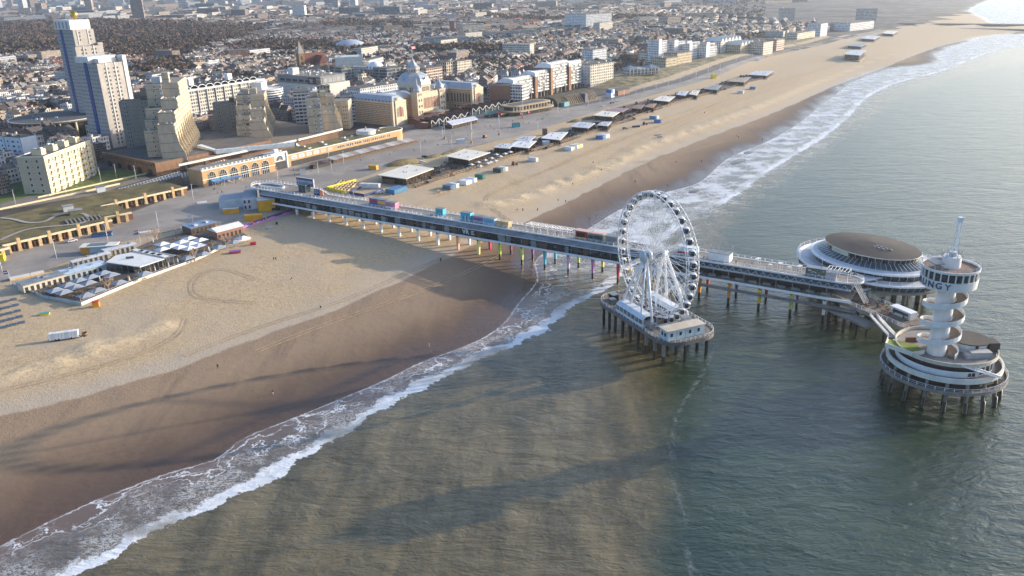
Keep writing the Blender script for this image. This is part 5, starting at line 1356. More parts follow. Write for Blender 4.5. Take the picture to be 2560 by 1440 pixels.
for i, (x, y, mt_) in enumerate(((4.2, -6.4, BLUE), (10.6, -6.2, BLUE), (17.2, -6, BLUE))):
    t = thing('market_canopy', ('blue and white ridged canopy at the left end of the arched building', 'blue and white ridged canopy, the middle one of three before the arches', 'blue and white ridged canopy furthest to the right before the arches')[i], 'canopy', tuple(np.array(aa) + np.array([*(Matrix.Rotation(ang(aa, ab), 2) @ Vector((x, y))), 0])), ang(aa, ab))
    m_ = MB()
    for k in range(6): m_.add([(0 + k * .95, 0, 2.6), (.95 + k * .95, 0, 2.6), (.95 + k * .95, 3.4, 3.3), (k * .95, 3.4, 3.3)], [(0, 1, 2, 3)], k % 2 * 0); m_.box(k * .95 - .06, k * .95 + .1, 0, 3.4, 3.32, 3.4, 1)
    m_.build('cloth', [BLUE, WHITE], t)
    m_ = MB()
    for xx in (0, 5.7):
        for yy in (0.1, 3.3): m_.tube((xx, yy, 0), (xx, yy, 2.7), .06, n=4)
    m_.build('poles', WHITE, t)
for i, x in enumerate((4.8, 11.4)):
    t = thing('shop_awning', ('flat blue awning over the first arch shop front', 'flat blue awning over the second arch shop front')[i], 'awning', tuple(np.array(aa) + np.array([*(Matrix.Rotation(ang(aa, ab), 2) @ Vector((x, -2.2))), 0])), ang(aa, ab))
    MB().add([(0, 0, 2.5), (5.6, 0, 2.5), (5.6, 1.9, 3.7), (0, 1.9, 3.7)], [(0, 1, 2, 3)]).build('cloth', C('awning_cyan', (.06, .30, .50)), t); MB().box(0, 5.6, -.03, .03, 2.2, 2.5).build('valance', BLUE, t)
# roof landscape between the arcade and the stepped blocks
def at_h(pts, z): return [P(x, y, z)[:2] for x, y in pts]
dkk = thing('mall_roof', 'wide ribbed brown mall roof with a long white edge behind the arcade', 'mall', (0, 0, 0))
poly = at_h([(470, 402), (725, 352), (815, 333), (845, 328), (690, 300), (600, 310), (520, 365), (440, 395)], 12.5)
MB().prism([tuple(p) for p in poly], 5, 12.5, 1, 0).build('roof', [banded('ribbed_roof', (.215, .17, .125), (.10, .08, .06), 3.2, .5), BRICKD], dkk)
e1, e2 = P(446, 412, 13.2), P(740, 350, 13.2)
MB().ribbon([(e1[0], e1[1], 12.3), (e2[0], e2[1], 12.3)], 1.2, 1.3).build('white_edge', OFFW, dkk)
e3, e4 = P(745, 349, 13.2), P(855, 322, 13.2)
MB().ribbon([(e3[0], e3[1], 12.3), (e4[0], e4[1], 12.3)], 1.2, 1.3).build('white_edge', OFFW, dkk)
for a_, b_ in (((455, 395), (520, 360)), ((520, 360), (560, 342))):
    p, q = P(*a_, 14), P(*b_, 14); MB().ribbon([(p[0], p[1], 12.4), (q[0], q[1], 12.4)], .6, 2.2).build('ramp_wall', ARB, dkk)
r_ = random.Random(21)
for k in range(22):
    p = P(r_.uniform(480, 700), r_.uniform(372, 420), 11)
    MB().obox((p[0], p[1], 8), (r_.uniform(1, 4), r_.uniform(1, 2.5), r_.uniform(3.2, 4.6)), rad(50)).build('roof_box', r_.choice([OFFW, TANB, LTGREY, BROWN]), dkk)
sw_ = thing('skywalk', 'white covered footbridge tube lying across the mall roofs', 'footbridge', (0, 0, 0))
pts = [P(498, 360, 17), P(540, 373, 16), P(735, 354, 15.5)]
m_ = MB(); m_.ribbon([(p[0], p[1], p[2] - 3) for p in pts], 3.6, 2.6); m_.build('tube', C('tube_white', (.60, .66, .70)), sw_)
p, q = P(735, 354, 15.5), P(758, 368, 10.5); MB().add([(p[0] - 1.5, p[1] + 1, 13), (q[0] - 1.5, q[1] + 1, 8), (q[0] + 1.5, q[1] - 1, 8), (p[0] + 1.5, p[1] - 1, 13), (p[0] - 1.5, p[1] + 1, 15), (q[0] - 1.5, q[1] + 1, 9.4), (q[0] + 1.5, q[1] - 1, 9.4), (p[0] + 1.5, p[1] - 1, 15)], [(0, 1, 5, 4), (2, 3, 7, 6), (0, 3, 2, 1), (4, 5, 6, 7)]).build('end_stair', C('tube_white', ()), sw_)
m_ = MB()
for k in range(14): p = np.array(pts[1]) * (1 - k / 13) + np.array(pts[2]) * (k / 13); m_.obox((p[0], p[1], p[2] - .4), (.4, 3.8, .14), ang(pts[1], pts[2]))
m_.build('roof_rib', LTGREY, sw_)
gp = G(682, 430); gt = thing('gate_pavilion', 'white gate building with a fan-shaped window between the arcade and the mall row', 'gate', tuple(G(684, 428)), ang(G(684, 428), G(724, 418)))
MB().box(0, 12, 0, 10, 0, 10.5).build('wall', LTGREY, gt); MB().box(-.4, 12.4, -.5, .6, 10.5, 11.1).box(-.5, .4, -.6, 0, 0, 10.5).box(11.6, 12.5, -.6, 0, 0, 10.5).box(4.5, 7.5, 2, 4, 11, 13).build('trim', WHITE, gt)
vs = [(6 + 3 * math.cos(t), -.05, 6 + 3 * math.sin(t)) for t in np.linspace(0, math.pi, 13)]
MB().add(vs, [tuple(range(13))]).build('fan_window', GLASS, gt); m_ = MB().path([(x, -.12, z) for x, _, z in vs], .15, 4)
for t in np.linspace(.35, math.pi - .35, 6): m_.tube((6, -.12, 6), (6 + 3 * math.cos(t), -.12, 6 + 3 * math.sin(t)), .08, n=4)
m_.build('fan_bars', WHITE, gt); MB().box(1, 11, -.04, 0, 0, 5.2).build('doors', DARK, gt)
# ---- mall row with awnings and green roof
ma = G(723, 418); mb2 = G(998, 352)
ml = thing('shopping_row', 'long ochre brick shopping row with white window bands and a turf roof', 'shops', tuple(ma), ang(ma, mb2)); LM = dist(ma, mb2)
HM = 7.6
MB().box(0, LM, 0, 20, 0, HM, 0, 1).lathe([(10, 0), (10, HM)], 20, 0, (LM, 10), -math.pi / 2, math.pi / 2).build('wall', [ARB, TURF], ml)
MB().prism([(0, .5), (LM, .5)] + [(LM + 9.6 * math.cos(t), 10 + 9.6 * math.sin(t)) for t in np.linspace(-1.5, 1.5, 14)] + [(LM, 19.5), (0, 19.5)], HM, HM + .12).build('roof', TURF, ml)
MB().box(-.2, LM, -.35, .5, HM, HM + .6).lathe([(9.7, HM), (10.4, HM), (10.4, HM + .6), (9.7, HM + .6), (9.7, HM)], 20, 0, (LM, 10), -math.pi / 2, math.pi / 2).build('cornice', OFFW, ml)
wins(ml, [(44 + k * 1.75 + (k // 4) * 1.2, -.01, 5.7) for k in range(26)], .9, 1.7, 0)
m_ = None
for k in range(6): MB().box(3 + k * 6.3, 7.4 + k * 6.3, -.06, -.005, 4.7, 6.9).build('white_panel', C(('sign_white', 'sign_white', 'sign_white', 'sign_white', 'sign_rose', 'sign_rose')[k], ((.68, .66, .63), (.68, .66, .63), (.68, .66, .63), (.68, .66, .63), (.60, .40, .38), (.60, .40, .38))[k]), ml)
for k in range(4): MB().box(4.1 + k * 6.3, 6.3 + k * 6.3, -.09, -.06, 5.3, 6.0).build('sign_mark', STEEL, ml)
MB().box(2, LM - 2, -.06, -.005, .2, 3.6).build('shop_front', DARK, ml)
roof_clutter(ml, 4, LM, 3, 18, HM + .1, 14, 81, [OFFW, LTGREY], 'roof_vent', 1.0)
MB().lathe([(7, HM), (7, HM + 3), (6.6, HM + 3.1), (.1, HM + 3.2)], 24, 0, (LM - 22, 12)).build('round_turret', PALE, ml)
MB().tube((LM - 22, 12, HM + 3), (LM - 22, 12, HM + 5.5), .7, .5, 8).build('turret_vent', STEEL, ml)
aw = thing('terrace_awning', 'long striped grey awning roof over the restaurant terraces along the shopping row', 'awning', tuple(G(835, 410)), ang(ma, mb2))
AWN = [C('awning_grey', (.36, .34, .32)), C('awning_taupe', (.26, .22, .19)), C('awning_light', (.48, .46, .44))]
for k in range(17):
    x = k * 5.0; sg = AWN[(k * 7) % 3]
    MB().add([(x + .1, 0, 2.7), (x + 4.9, 0, 2.7), (x + 4.9, 7, 3.8), (x + .1, 7, 3.8), (x + .1, 0, 2.4), (x + 4.9, 0, 2.4)], [(0, 1, 2, 3), (4, 5, 1, 0)]).build('awning_panel', sg, aw)
m_ = MB()
for k in range(18): m_.box(k * 5 - .06, k * 5 + .06, -.06, .06, 0, 2.7)
m_.box(0, 85, -.05, .05, 2.6, 2.75); m_.build('frame', BROWN, aw)
MB().box(.5, 84, 1, 6.5, 0, 1.6).build('terrace_seating', M('seat_brown', (.13, .085, .06), .8, .4, .8), aw)
ax2 = thing('dark_awning', 'dark low awnings at the left end of the shopping row', 'awning', tuple(G(785, 424)), ang(ma, mb2))
for k in range(3): MB().add([(k * 5, -1, 2.6), (k * 5 + 4.8, -1, 2.6), (k * 5 + 4.8, 5, 3.6), (k * 5, 5, 3.6)], [(0, 1, 2, 3)]).build('cloth', BROWN if k != 1 else BLACK, ax2)
MB().box(0, 15, .5, 4.5, 0, 2.2).build('terrace', DARK, ax2)
# ---- ramp with white balusters leading up to the arcade deck
rp = thing('access_ramp', 'sloping ramp with rows of white balusters climbing to the arcade deck', 'ramp', (0, 0, 0))
r0, r1 = P(300, 482, 6.2), P(455, 438, 12.0); q0, q1 = P(330, 473, 6.4), P(470, 430, 12.5)
d_ = np.array([r1[1] - r0[1], -(r1[0] - r0[0])]); d_ = d_ / np.hypot(*d_) * 6
MB().add([tuple(r0), tuple(r1), (r1[0] - d_[0], r1[1] - d_[1], r1[2]), (r0[0] - d_[0], r0[1] - d_[1], r0[2]), (r0[0], r0[1], 5), (r1[0], r1[1], 5)], [(0, 1, 2, 3), (4, 5, 1, 0)]).build('roadway', M('ramp_grey', (.16, .15, .16), .8), rp)
MB().add([(r0[0], r0[1], 5.6), (r1[0], r1[1], 5.6), tuple(r1), tuple(r0)], [(0, 1, 2, 3)]).build('side_wall', CREAM, rp)
m_ = MB(); rail(m_, [tuple(r0), tuple(r1)], 1.3, 1.8, .18); rail(m_, [(r0[0] - d_[0], r0[1] - d_[1], r0[2]), (r1[0] - d_[0], r1[1] - d_[1], r1[2])], 1.3, 1.8, .18); m_.build('balustrade', WHITE, rp)
r2 = P(470, 428, 12.5); r3 = P(500, 424, 12)
m_ = MB(); 
for k in range(16): p = np.array(r1) * (1 - k / 15) + np.array(P(560, 402, 12.2)) * (k / 15); m_.box(p[0] - .3, p[0] + .3, p[1] - .3, p[1] + .3, p[2] - 6 + 4.5, p[2] + 1)
m_.build('balustrade', WHITE, rp)
# ---- long sunken arcades under turf roofs (left foreground)
def turf_arcade(label, px_front, depth, H, ncol, label_edge=None):
    pts_ = [P(x, y, 6 + H) for x, y in px_front]
    t = thing('turf_arcade', label, 'arcade', (*pts_[0][:2], 5.7), ang(pts_[0], pts_[-1])); L = dist(pts_[0], pts_[-1])
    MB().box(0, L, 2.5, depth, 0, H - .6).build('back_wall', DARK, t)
    MB().box(-.5, L, .2, depth, H - .6, H - .1, 1, 0).build('roof', [TURF, CREAM], t)
    MB().box(-.6, L + .3, -.45, .25, H - .75, H + .2).build('fascia', M('fascia_cream', (.60, .50, .33), .8), t)
    for k in range(ncol):
        x = L * (k + .4) / ncol
        MB().box(x - .75, x + .75, -.6, .9, 0, H + (1.7 if k % 3 == 1 else -.75)).box(x - .95, x + .95, -.8, 1.1, 0, .6).build('column', M('ochre_column', (.46, .32, .17), .85, .2, .8), t)
    for k in range(ncol):
        x = L * (k + .9) / ncol
        MB().box(x - 1.7, x + 1.7, 2.35, 2.49, .1, H - 1.2).build('shop_front', C(('shop_dark', 'shop_brown', 'shop_rust')[k % 3], ((.05, .05, .055), (.11, .07, .05), (.16, .07, .045))[k % 3]), t)
    return t, pts_, L
ta, tp, TL = turf_arcade('long turf-roofed arcade with ochre columns beside the left end of the promenade', [(8, 611), (278, 548)], 38, 4.6, 11)
tb, tp2, TL2 = turf_arcade('turf-roofed arcade with a cafe terrace, nearer the ramp', [(254, 513), (466, 466)], 30, 4.6, 9)
tc_, tp3, TL3 = turf_arcade('short turf-roofed arcade link between the two longer ones', [(263, 541), (327, 529)], 25, 4.6, 3)
turf_arcade('stub of turf-roofed arcade at the left edge of the picture', [(-90, 645), (20, 617)], 30, 4.4, 4)
field('turf_bank', None, TURF, 4.2, 5, world=[tuple(P(x, y, 10)[:2]) for x, y in [(-80, 565), (0, 545), (270, 478), (330, 468), (420, 465), (260, 512), (330, 528), (275, 547), (0, 610), (-80, 632)]])
PATHM = MATS['path'] if 'path' in MATS else M('path_pale', (.34, .31, .27), .85)
for w_ in ([(0, 545), (40, 548), (70, 560), (125, 553), (135, 535), (215, 530), (222, 545), (215, 558), (120, 566), (60, 572), (0, 600)],):
    pts = smooth(np.array([P(x, y, 10.4)[:2] for x, y in w_]), 2); strip('garden_path', offset(pts, -1.0), offset(pts, 1.0), PATHM, 60, 3, 4.45)
hw = thing('hedge_wall', 'cream low wall along the road above the turf roofs', 'wall', (0, 0, 0))
pw_ = [G(-60, 540), G(0, 526), G(220, 480), G(300, 462)]; MB().ribbon([tuple(p) for p in pw_], .5, 1.2).build('wall', CREAM, hw)
hw2 = thing('edge_wall', 'cream edge wall at the foot of the lawn', 'wall', (0, 0, 0))
pw_ = [G(95, 496), G(300, 450), G(366, 436)]; MB().ribbon([tuple(p) for p in pw_], .5, 1.0).build('wall', CREAM, hw2)
for i, (px, py, w, d, h, mt_, lb) in enumerate(((172, 528, 5, 4, 3, LTGREY, 'grey skylight box on the turf roof'), (190, 536, 6, 4, 2.4, M('turf_box', (.12, .13, .09)), 'green mossy hut on the turf roof'), (253, 480, 4.6, 4.2, 3.4, WHITE, 'white kiosk by the foot of the ramp'))):
    p = P(px, py, 9.9) if i < 2 else G(px, py)
    t = thing('roof_hut', lb, 'hut', tuple(p), rad(35)); MB().box(-w / 2, w / 2, -d / 2, d / 2, -.2, h).build('walls', mt_, t); MB().box(-w / 2 - .2, w / 2 + .2, -d / 2 - .2, d / 2 + .2, h, h + .2).build('roof', GREYR, t)
st = thing('garden_terraces', 'rows of low stone terraces on the turf roof', 'terraces', tuple(P(165, 556, 10.4)), rad(35))
for k in range(9): MB().box(k * 1.9, k * 1.9 + .9, -4, 4, -.3, .5).build('step', M('slab_grey', (.20, .185, .16)), st)
# ================================================================ PALACE HOTEL AND ITS NEIGHBOURS
ZINC = M('zinc_roof', (.36, .39, .43), .45, .1, .25, .2); KBR = banded('palace_brick', (.40, .235, .125), (.58, .48, .33), 1.5, .5, var=.12)
KCR = M('palace_cream', (.60, .50, .36), .8, .1, .4); PAGR = M('pagoda_roof', (.085, .035, .028), .7, .2, .3)
ku = thing('domed_palace_hotel', 'ornate brick and cream palace hotel with a big zinc dome on the seafront', 'hotel', (-93.9, 687.5, 6.2), rad(52))
HE = 18.2
def mansard(x0, x1, y0, y1, z, h, ins, name='zinc_roof'):
    MB().add([(x0, y0, z), (x1, y0, z), (x1, y1, z), (x0, y1, z), (x0 + ins, y0 + ins, z + h), (x1 - ins, y0 + ins, z + h), (x1 - ins, y1 - ins, z + h), (x0 + ins, y1 - ins, z + h)],
             [(0, 1, 5, 4), (1, 2, 6, 5), (2, 3, 7, 6), (3, 0, 4, 7), (4, 5, 6, 7)]).build(name, ZINC, ku)
def arch_win(pts, w, h, rot, dark, name='arched_window'):
    proto = None
    for p in pts:
        if proto is None:
            n_ = 9; vs = [(-w / 2, -.06, 0), (w / 2, -.06, 0)] + [(w / 2 * math.cos(t), -.06, h - w / 2 + w / 2 * math.sin(t)) for t in np.linspace(0, math.pi, n_)]
            m_ = MB().add(vs, [tuple(range(len(vs)))], 0); m_.path([(x * 1.08, -.14, z) for x, _, z in vs[1:]] + [(-w / 2 * 1.08, -.14, 0)], .16, 4, 1); m_.box(-.06, .06, -.12, -.06, 0, h, 1)
            proto = m_.build(name, [dark, KCR], ku); proto.location = p; proto.rotation_euler = (0, 0, rot)
        else: link_copy(proto, ku, p, (0, 0, rot))
for x0, x1, y0, y1, nm in ((0, 15.5, 0, 49, 'wing'), (97, 112, -4, 46, 'wing')):
    MB().box(x0, x1, y0, y1, 0, HE).build(nm, KBR, ku); mansard(x0 - .4, x1 + .4, y0 - .4, y1 + .4, HE + 1.0, 4.6, 4.4)
    MB().box(x0 - .5, x1 + .5, y0 - .5, y1 + .5, HE, HE + 1.0).build('cornice', KCR, ku)
    MB().box(x0 + 2.5, x1 - 2.5, y0 - 1.1, y0 - .02, 0, HE + 2.2).box(x0 - .3, x0 + 1.6, y0 - .4, y0 + 1.6, 0, HE + 1.6).box(x1 - 1.6, x1 + .3, y0 - .4, y0 + 1.6, 0, HE + 1.6).build('front_bay', KCR, ku)
    cx = (x0 + x1) / 2; MB().lathe([(.05, HE + 4.4), (2.6, HE + 4.0), (3.4, HE + 2.2)][::-1], 12, 0, (cx, y0 + 1.5), sy=.6).build('gable_crest', KCR, ku)
    arch_win([(cx, y0 - 1.1, 7)], 2.4, 8.5, FRONT, C('pane_red', (.30, .06, .05), rough=.3), 'tall_window'); arch_win([(cx - 2.9, y0 - 1.1, 7), (cx + 2.9, y0 - 1.1, 7)], 1.1, 7.5, FRONT, C('pane_lilac', (.32, .28, .33), rough=.3), 'tall_window')
    MB().box(x0 + 1, x1 - 1, y0 - .06, y0 - .01, 1, 3.6).build('ground_windows', GLASS, ku)
wins(ku, [(-.01, 4 + 5 * k, z) for k in range(9) for z in (2.2, 7.2, 10.8, 14.8)], 1.2, 2.1, LEFT, OFFW, C('pane_grey', (.20, .21, .23), rough=.15))
wins(ku, [(-.5, 2 + 4.1 * k, HE + 1.9) for k in range(12)], 1.7, 1.1, LEFT, WHITE)
for x0, x1 in ((15.5, 46), (80, 97)):
    MB().box(x0, x1, 24, 40, 0, HE - 1).build('range', KBR, ku); MB().box(x0, x1, 23.6, 40.2, HE - 1, HE).build('cornice', KCR, ku)
    mansard(x0 - 3, x1 + 3, 23.4, 40.4, HE, 4.4, 4)
arch_win([(96.99, y, 7.4) for y in (-.5, 3, 6.5, 10, 13.5, 17, 20.5)], 2.2, 8.0, LEFT, DARK)
wins(ku, [(96.99, y, 3) for y in (1, 5, 9, 13, 17)], 1.6, 2.4, LEFT, KCR)
arch_win([(x, 23.99, 6.5) for x in (83, 87, 91, 94.6)], 2.6, 8.5, FRONT, DARK); arch_win([(x, 23.99, 6.5) for x in (20, 25, 30, 35, 40)], 2.6, 8.5, FRONT, DARK)
MB().box(45, 81, 16, 52, 0, HE + .4).build('central_block', KBR, ku); MB().box(44.4, 81.6, 15.4, 52.6, HE + .4, HE + 1.4).build('cornice', KCR, ku)
MB().box(52, 74, 15.3, 16, 3.8, HE + .4).build('front_wall', KCR, ku); arch_win([(54.5 + 4.3 * k, 15.29, 6.2) for k in range(5)], 3.0, 9.6, FRONT, C('arch_shadow', (.30, .12, .075)))  # red-brown fill of the front arches: shade inside them put into the colour
MB().box(52, 74, 15.2, 17, HE + 1.41, HE + 2.2).build('parapet', KCR, ku)
wins(ku, [(53 + 2 * k, 15.98, 1.9) for k in range(11)], .9, 1.7, FRONT, KCR)
wins(ku, [(44.99, y, z) for y in (20, 25, 30) for z in (3, 7, 11, 15)], 1.2, 2.0, LEFT, KCR)
for cx in (48.5, 77.5):
    MB().box(cx - 3.8, cx + 3.8, 14.4, 21.5, 0, HE + 2.0).build('corner_tower', KCR, ku); MB().box(cx - 4.2, cx + 4.2, 14.0, 21.9, HE + 2, HE + 2.8).build('cornice', KCR, ku)
    MB().lathe([(3.9, HE + 2.8), (4.0, HE + 4.2), (3.4, HE + 6.2), (1.7, HE + 8.2), (.6, HE + 9.6), (.35, HE + 13), (.03, HE + 15.5)], 14, 0, (cx, 18)).build('onion_turret', ZINC, ku)
    wins(ku, [(cx + d, 14.39, z) for d in (-1.5, 1.5) for z in (4, 9, 14)], 1.1, 2.3, FRONT, OFFW); 
    arch_win([(cx, 14.2, HE - .2)], 3.2, 2.6, FRONT, KBR, 'gable')
MB().lathe([(.1, HE + 3.5), (2.6, HE + 3.5), (3.2, HE - 1)], 10, 0, (30, 46)).build('rear_cupola', ZINC, ku)
# drum, dome, lantern and spire
DC = (61.5, 33.5); n8 = 8
def oct_(r, z0, z1, mat, name, rr=None): return MB().lathe([(r, z0), (rr or r, z1)], 8, 0, DC, rad(22.5), rad(382.5)).build(name, mat, ku)
oct_(16.2, HE - 2, HE + 1.4, OFFW, 'drum_base'); oct_(15.2, HE + 1.4, HE + 7.4, M('drum_stone', (.55, .51, .43), .8), 'drum'); oct_(16.2, HE + 7.4, HE + 8.3, KCR, 'drum_cornice', 16.4)
for k in range(8):
    t = rad(45 * k); ap = 15.2 * math.cos(rad(22.5))
    for o in (-3.7, -1.8, 0, 1.8, 3.7):
        p = (DC[0] + ap * math.cos(t) - o * math.sin(t), DC[1] + ap * math.sin(t) + o * math.cos(t), HE + 2.4); arch_win([p], 1.3, 3.9, t + math.pi / 2, BLUEG, 'drum_window')
MB().lathe([(15.8, HE + 8.3), (15.5, HE + 10.4), (14.0, HE + 13.2), (11.6, HE + 15.6), (8.6, HE + 17.3), (6.4, HE + 18)], 8, 0, DC, rad(22.5), rad(382.5)).build('dome', ZINC, ku)
oct_(6.0, HE + 18, HE + 21.2, M('lantern_stone', (.52, .50, .46), .8), 'lantern'); oct_(6.6, HE + 21.2, HE + 21.7, OFFW, 'lantern_cornice')
MB().lathe([(6.7, HE + 21.7), (4.2, HE + 23.8), (2.6, HE + 26), (.8, HE + 28.6), (.25, HE + 30), (.05, HE + 34)], 8, 0, DC, rad(22.5), rad(382.5)).build('spire', ZINC, ku)
for k in range(8):
    t = rad(45 * k); ap = 6.0 * math.cos(rad(22.5))
    for o in (-1.2, 1.2): arch_win([(DC[0] + ap * math.cos(t) - o * math.sin(t), DC[1] + ap * math.sin(t) + o * math.cos(t), HE + 18.6)], 1.2, 2.1, t + math.pi / 2, DARK, 'lantern_window')
    t = rad(45 * k); MB().obox((DC[0] + 14.1 * math.cos(t), DC[1] + 14.1 * math.sin(t), HE + 12.6), (1.3, 1.5, 1.6), t).build('dormer', ZINC, ku)
MB().tube((61.5, 33.5, HE + 33), (61.5, 33.5, HE + 40), .12, n=5).build('flagpole', WHITE, ku); MB().box(61.5, 66, 33.4, 33.5, HE + 37.6, HE + 39.6, 0).build('flag', C('flag_rose', (.6, .25, .25)), ku)
MB().lathe([(.1, 5.5), (4, 4.6), (8.5, 3.6), (8.5, 3.2)], 14, 0, (63, 9), sy=.7).build('entrance_canopy', GREYR, ku); MB().box(52, 76, 5, 15, 0, 3.2).build('porch', M('porch_brown', (.2, .11, .07)), ku)
def place(x, y, z=6.2, a=52, o=(-93.9, 687.5)): ca, sa = math.cos(rad(a)), math.sin(rad(a)); return (o[0] + ca * x - sa * y, o[1] + sa * x + ca * y, z)
# pagoda-roofed terraces either side
def pagoda(label, loc, n, W=9.5, D=14, side=None):
    t = thing('pagoda_terrace', label, 'terrace pavilion', loc, rad(54))
    for k in range(n):
        x = k * W
        prof = [(x + W * q, 3.3 + 2.9 * abs(math.cos(math.pi * q)) ** 2.0) for q in np.linspace(0, 1, 13)]
        vs = [(a_, -.3, b_) for a_, b_ in prof] + [(a_, D, b_ + .6) for a_, b_ in prof]
        MB().add(vs, [(i, i + 1, 14 + i, 13 + i) for i in range(12)]).build('roof', PAGR, t)
        m_ = MB(); m_.path([(a_, -.5, b_) for a_, b_ in prof], .3, 4); m_.build('white_edge', OFFW, t)
        MB().box(x + .3, x + W - .3, .6, D - .5, 0, 3.2).build('glazed_room', BLUEG, t)
        MB().box(x - .2, x + .2, -.3, .2, 0, 5.6).build('post', OFFW, t)
    if side: MB().box(-1.2, 0, -1, D, 0, 3.6).add([(-.5, -1, 3.6), (-.5, D, 3.6), (-7, D, 1), (-7, -1, 1)], [(0, 1, 2, 3)]).build('red_side', M('red_wall', (.17, .05, .03), .8), t)
    return t
pagoda('row of dark red pagoda roofs with white scalloped gables left of the domed hotel entrance', place(9, -34), 5, side=True)
pagoda('row of dark red pagoda roofs with white scalloped gables right of the domed hotel entrance', place(75, -22), 6)
for i, (x0, y0, w, d, lb) in enumerate(((16, -13, 30, 14, 'long low dark red roofed gallery behind the left pagoda row'), (80, -7, 17, 12, 'low rust red roofed gallery beside the right pagoda row'))):
    t = thing('roofed_gallery', lb, 'gallery', place(x0, y0), rad(52)); MB().box(0, w, 0, d, 0, 3).build('walls', M('rust_wall', (.2, .075, .035)), t); MB().profile_x([(-.5, 3), (d / 2, 5.4), (d + .5, 3)], -.5, w + .5).build('roof', PAGR, t)
ev = thing('event_pavilion', 'large flat white-roofed restaurant pavilion with dark glass walls before the pagodas', 'pavilion', place(14, -52), rad(54))
MB().add([(0, 0, 3.2), (34, 0, 3.2), (42, 10, 3.6), (8, 13, 4.2), (0, 0, 2.8), (34, 0, 2.8), (42, 10, 3.2), (8, 13, 3.8)], [(0, 1, 2, 3), (4, 7, 6, 5), (0, 4, 5, 1), (1, 5, 6, 2), (2, 6, 7, 3), (3, 7, 4, 0)]).build('roof', C('tarp_white', (.62, .63, .70)), ev)
MB().box(1, 33, 1.2, 9, 0, 2.8).build('walls', MG('pav_glass', (.05, .035, .025), .2), ev); m_ = MB()
for k in range(9): m_.box(1 + k * 4, 1.2 + k * 4, .95, 1.2, 0, 2.9)
m_.build('posts', BROWN, ev)
for i, (x, y, L, c1, c2, lb) in enumerate(((72, -44, 18, GREEN, DARK, 'dark green awning roof on the plaza terrace'), (80, -50, 19, RED, YEL, 'red awning with a yellow valance on the plaza terrace'), (101, -46, 16, NAVY, DARK, 'dark blue awning at the far end of the plaza terrace'), (113, -50, 20, C('lilac_tarp', (.42, .44, .60)), DARK, 'pale lilac tent roof past the dark blue awning'))):
    t = thing('terrace_awning', lb, 'awning', place(x, y), rad(54)); MB().add([(0, 0, 2.6), (L, 0, 2.6), (L, 7, 3.9), (0, 7, 3.9)], [(0, 1, 2, 3)]).build('cloth', c1, t); MB().box(0, L, -.1, 0, 1.9, 2.6).build('valance', c2, t)
    MB().box(.3, L - .3, 1, 6.5, 0, 1.7).build('terrace', M('seat_brown', ()), t); m_ = MB()
    for k in range(5): m_.box(L * k / 4 - .06, L * k / 4 + .06, -.06, .06, 0, 2.6)
    m_.build('poles', STEEL, t)
# ---- hotel with a scalloped roof, round white cinema part, casino block
hp, hzt = rise(477, 292, 229, 9); hq = P(640, 262, 9)
ho = thing('scalloped_hotel', 'long white hotel slab with a row of arched scallops along its roof', 'hotel', (hp[0], hp[1], 6.5), ang(hp, hq)); LH = dist(hp, hq) + 14; HH = hzt - 6.5
MB().box(-14, LH, 0, 16, 4.5, HH, 0, 1).build('wall', [MF('hotel_front', (.52, .49, .43), (.07, .075, .08), 2.5, 3.05, (.12, .86), (.22, .84), frame=(.62, .60, .56)), FLATROOF], ho)
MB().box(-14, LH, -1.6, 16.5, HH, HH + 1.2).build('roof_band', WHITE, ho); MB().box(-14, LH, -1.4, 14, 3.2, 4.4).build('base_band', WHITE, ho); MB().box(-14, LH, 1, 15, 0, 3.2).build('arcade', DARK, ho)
for k in range(int(LH / 10) + 1): MB().box(-9 + k * 10, -8.5 + k * 10, -1.0, 0, 4.5, HH).build('rib', STEEL, ho)
for k in range(11):
    x = -8 + k * (LH + 4) / 11; m_ = MB(); vs = [(x + 4.3 * math.cos(t), 1.0, HH + 1.2 + 2.9 * math.sin(t)) for t in np.linspace(0, math.pi, 11)]
    m_.add([v for v in vs] + [(v[0], 12, v[2]) for v in vs], [(i, i + 1, 12 + i, 11 + i) for i in range(10)], 0); m_.path(vs, .28, 4, 1); m_.build('roof_scallop', [M('scallop_dark', (.09, .085, .07)), WHITE], ho); 
for x in (12, LH * .62): MB().box(x, x + 5, 10, 15, HH + 1.2, HH + 9).build('roof_house', WHITE, ho)
rp_, rzt = rise(672, 272, 232); rw = thing('round_white_building', 'round white building with ribbon windows beside the scalloped hotel', 'cinema', tuple(rp_ + np.array([-6, 16, 0])), 0)
for k in range(6): MB().lathe([(17, 3.4 + 2.2 * k), (17.2, 3.4 + 2.2 * k), (17.2, 4.6 + 2.2 * k), (17, 4.6 + 2.2 * k)], 32).build('white_band', WHITE, rw)
MB().lathe([(16.8, 3), (16.8, 17)], 32).build('ribbon_glass', GLASS, rw); MB().lathe([(18.5, 2.6), (18.5, 3.2), (16, 3.3)], 32).build('canopy', OFFW, rw); MB().lathe([(15.5, 0), (15.5, 2.6)], 28).build('glass_base', MG('green_glass', (.05, .08, .05), .1), rw)
MB().lathe([(17.3, 16.4), (17.3, 17.6), (16.6, 17.6), (16.4, 17), (.1, 17)], 32).build('roof', PALE, rw); MB().box(-24, -1, -6, 13, 10, 23.5).box(-30, -14, -4, 8, 23.5, 27).build('upper_block', PALE, rw)
ca_ = P(794, 213, 24)
cn = thing('casino', 'big block with a slatted white lower wall and dark grey upper storey', 'casino', (ca_[0], ca_[1], 6.5), rad(52))
SLAT = banded('white_slats', (.66, .63, .56), (.40, .38, .35), 1.5, .4)
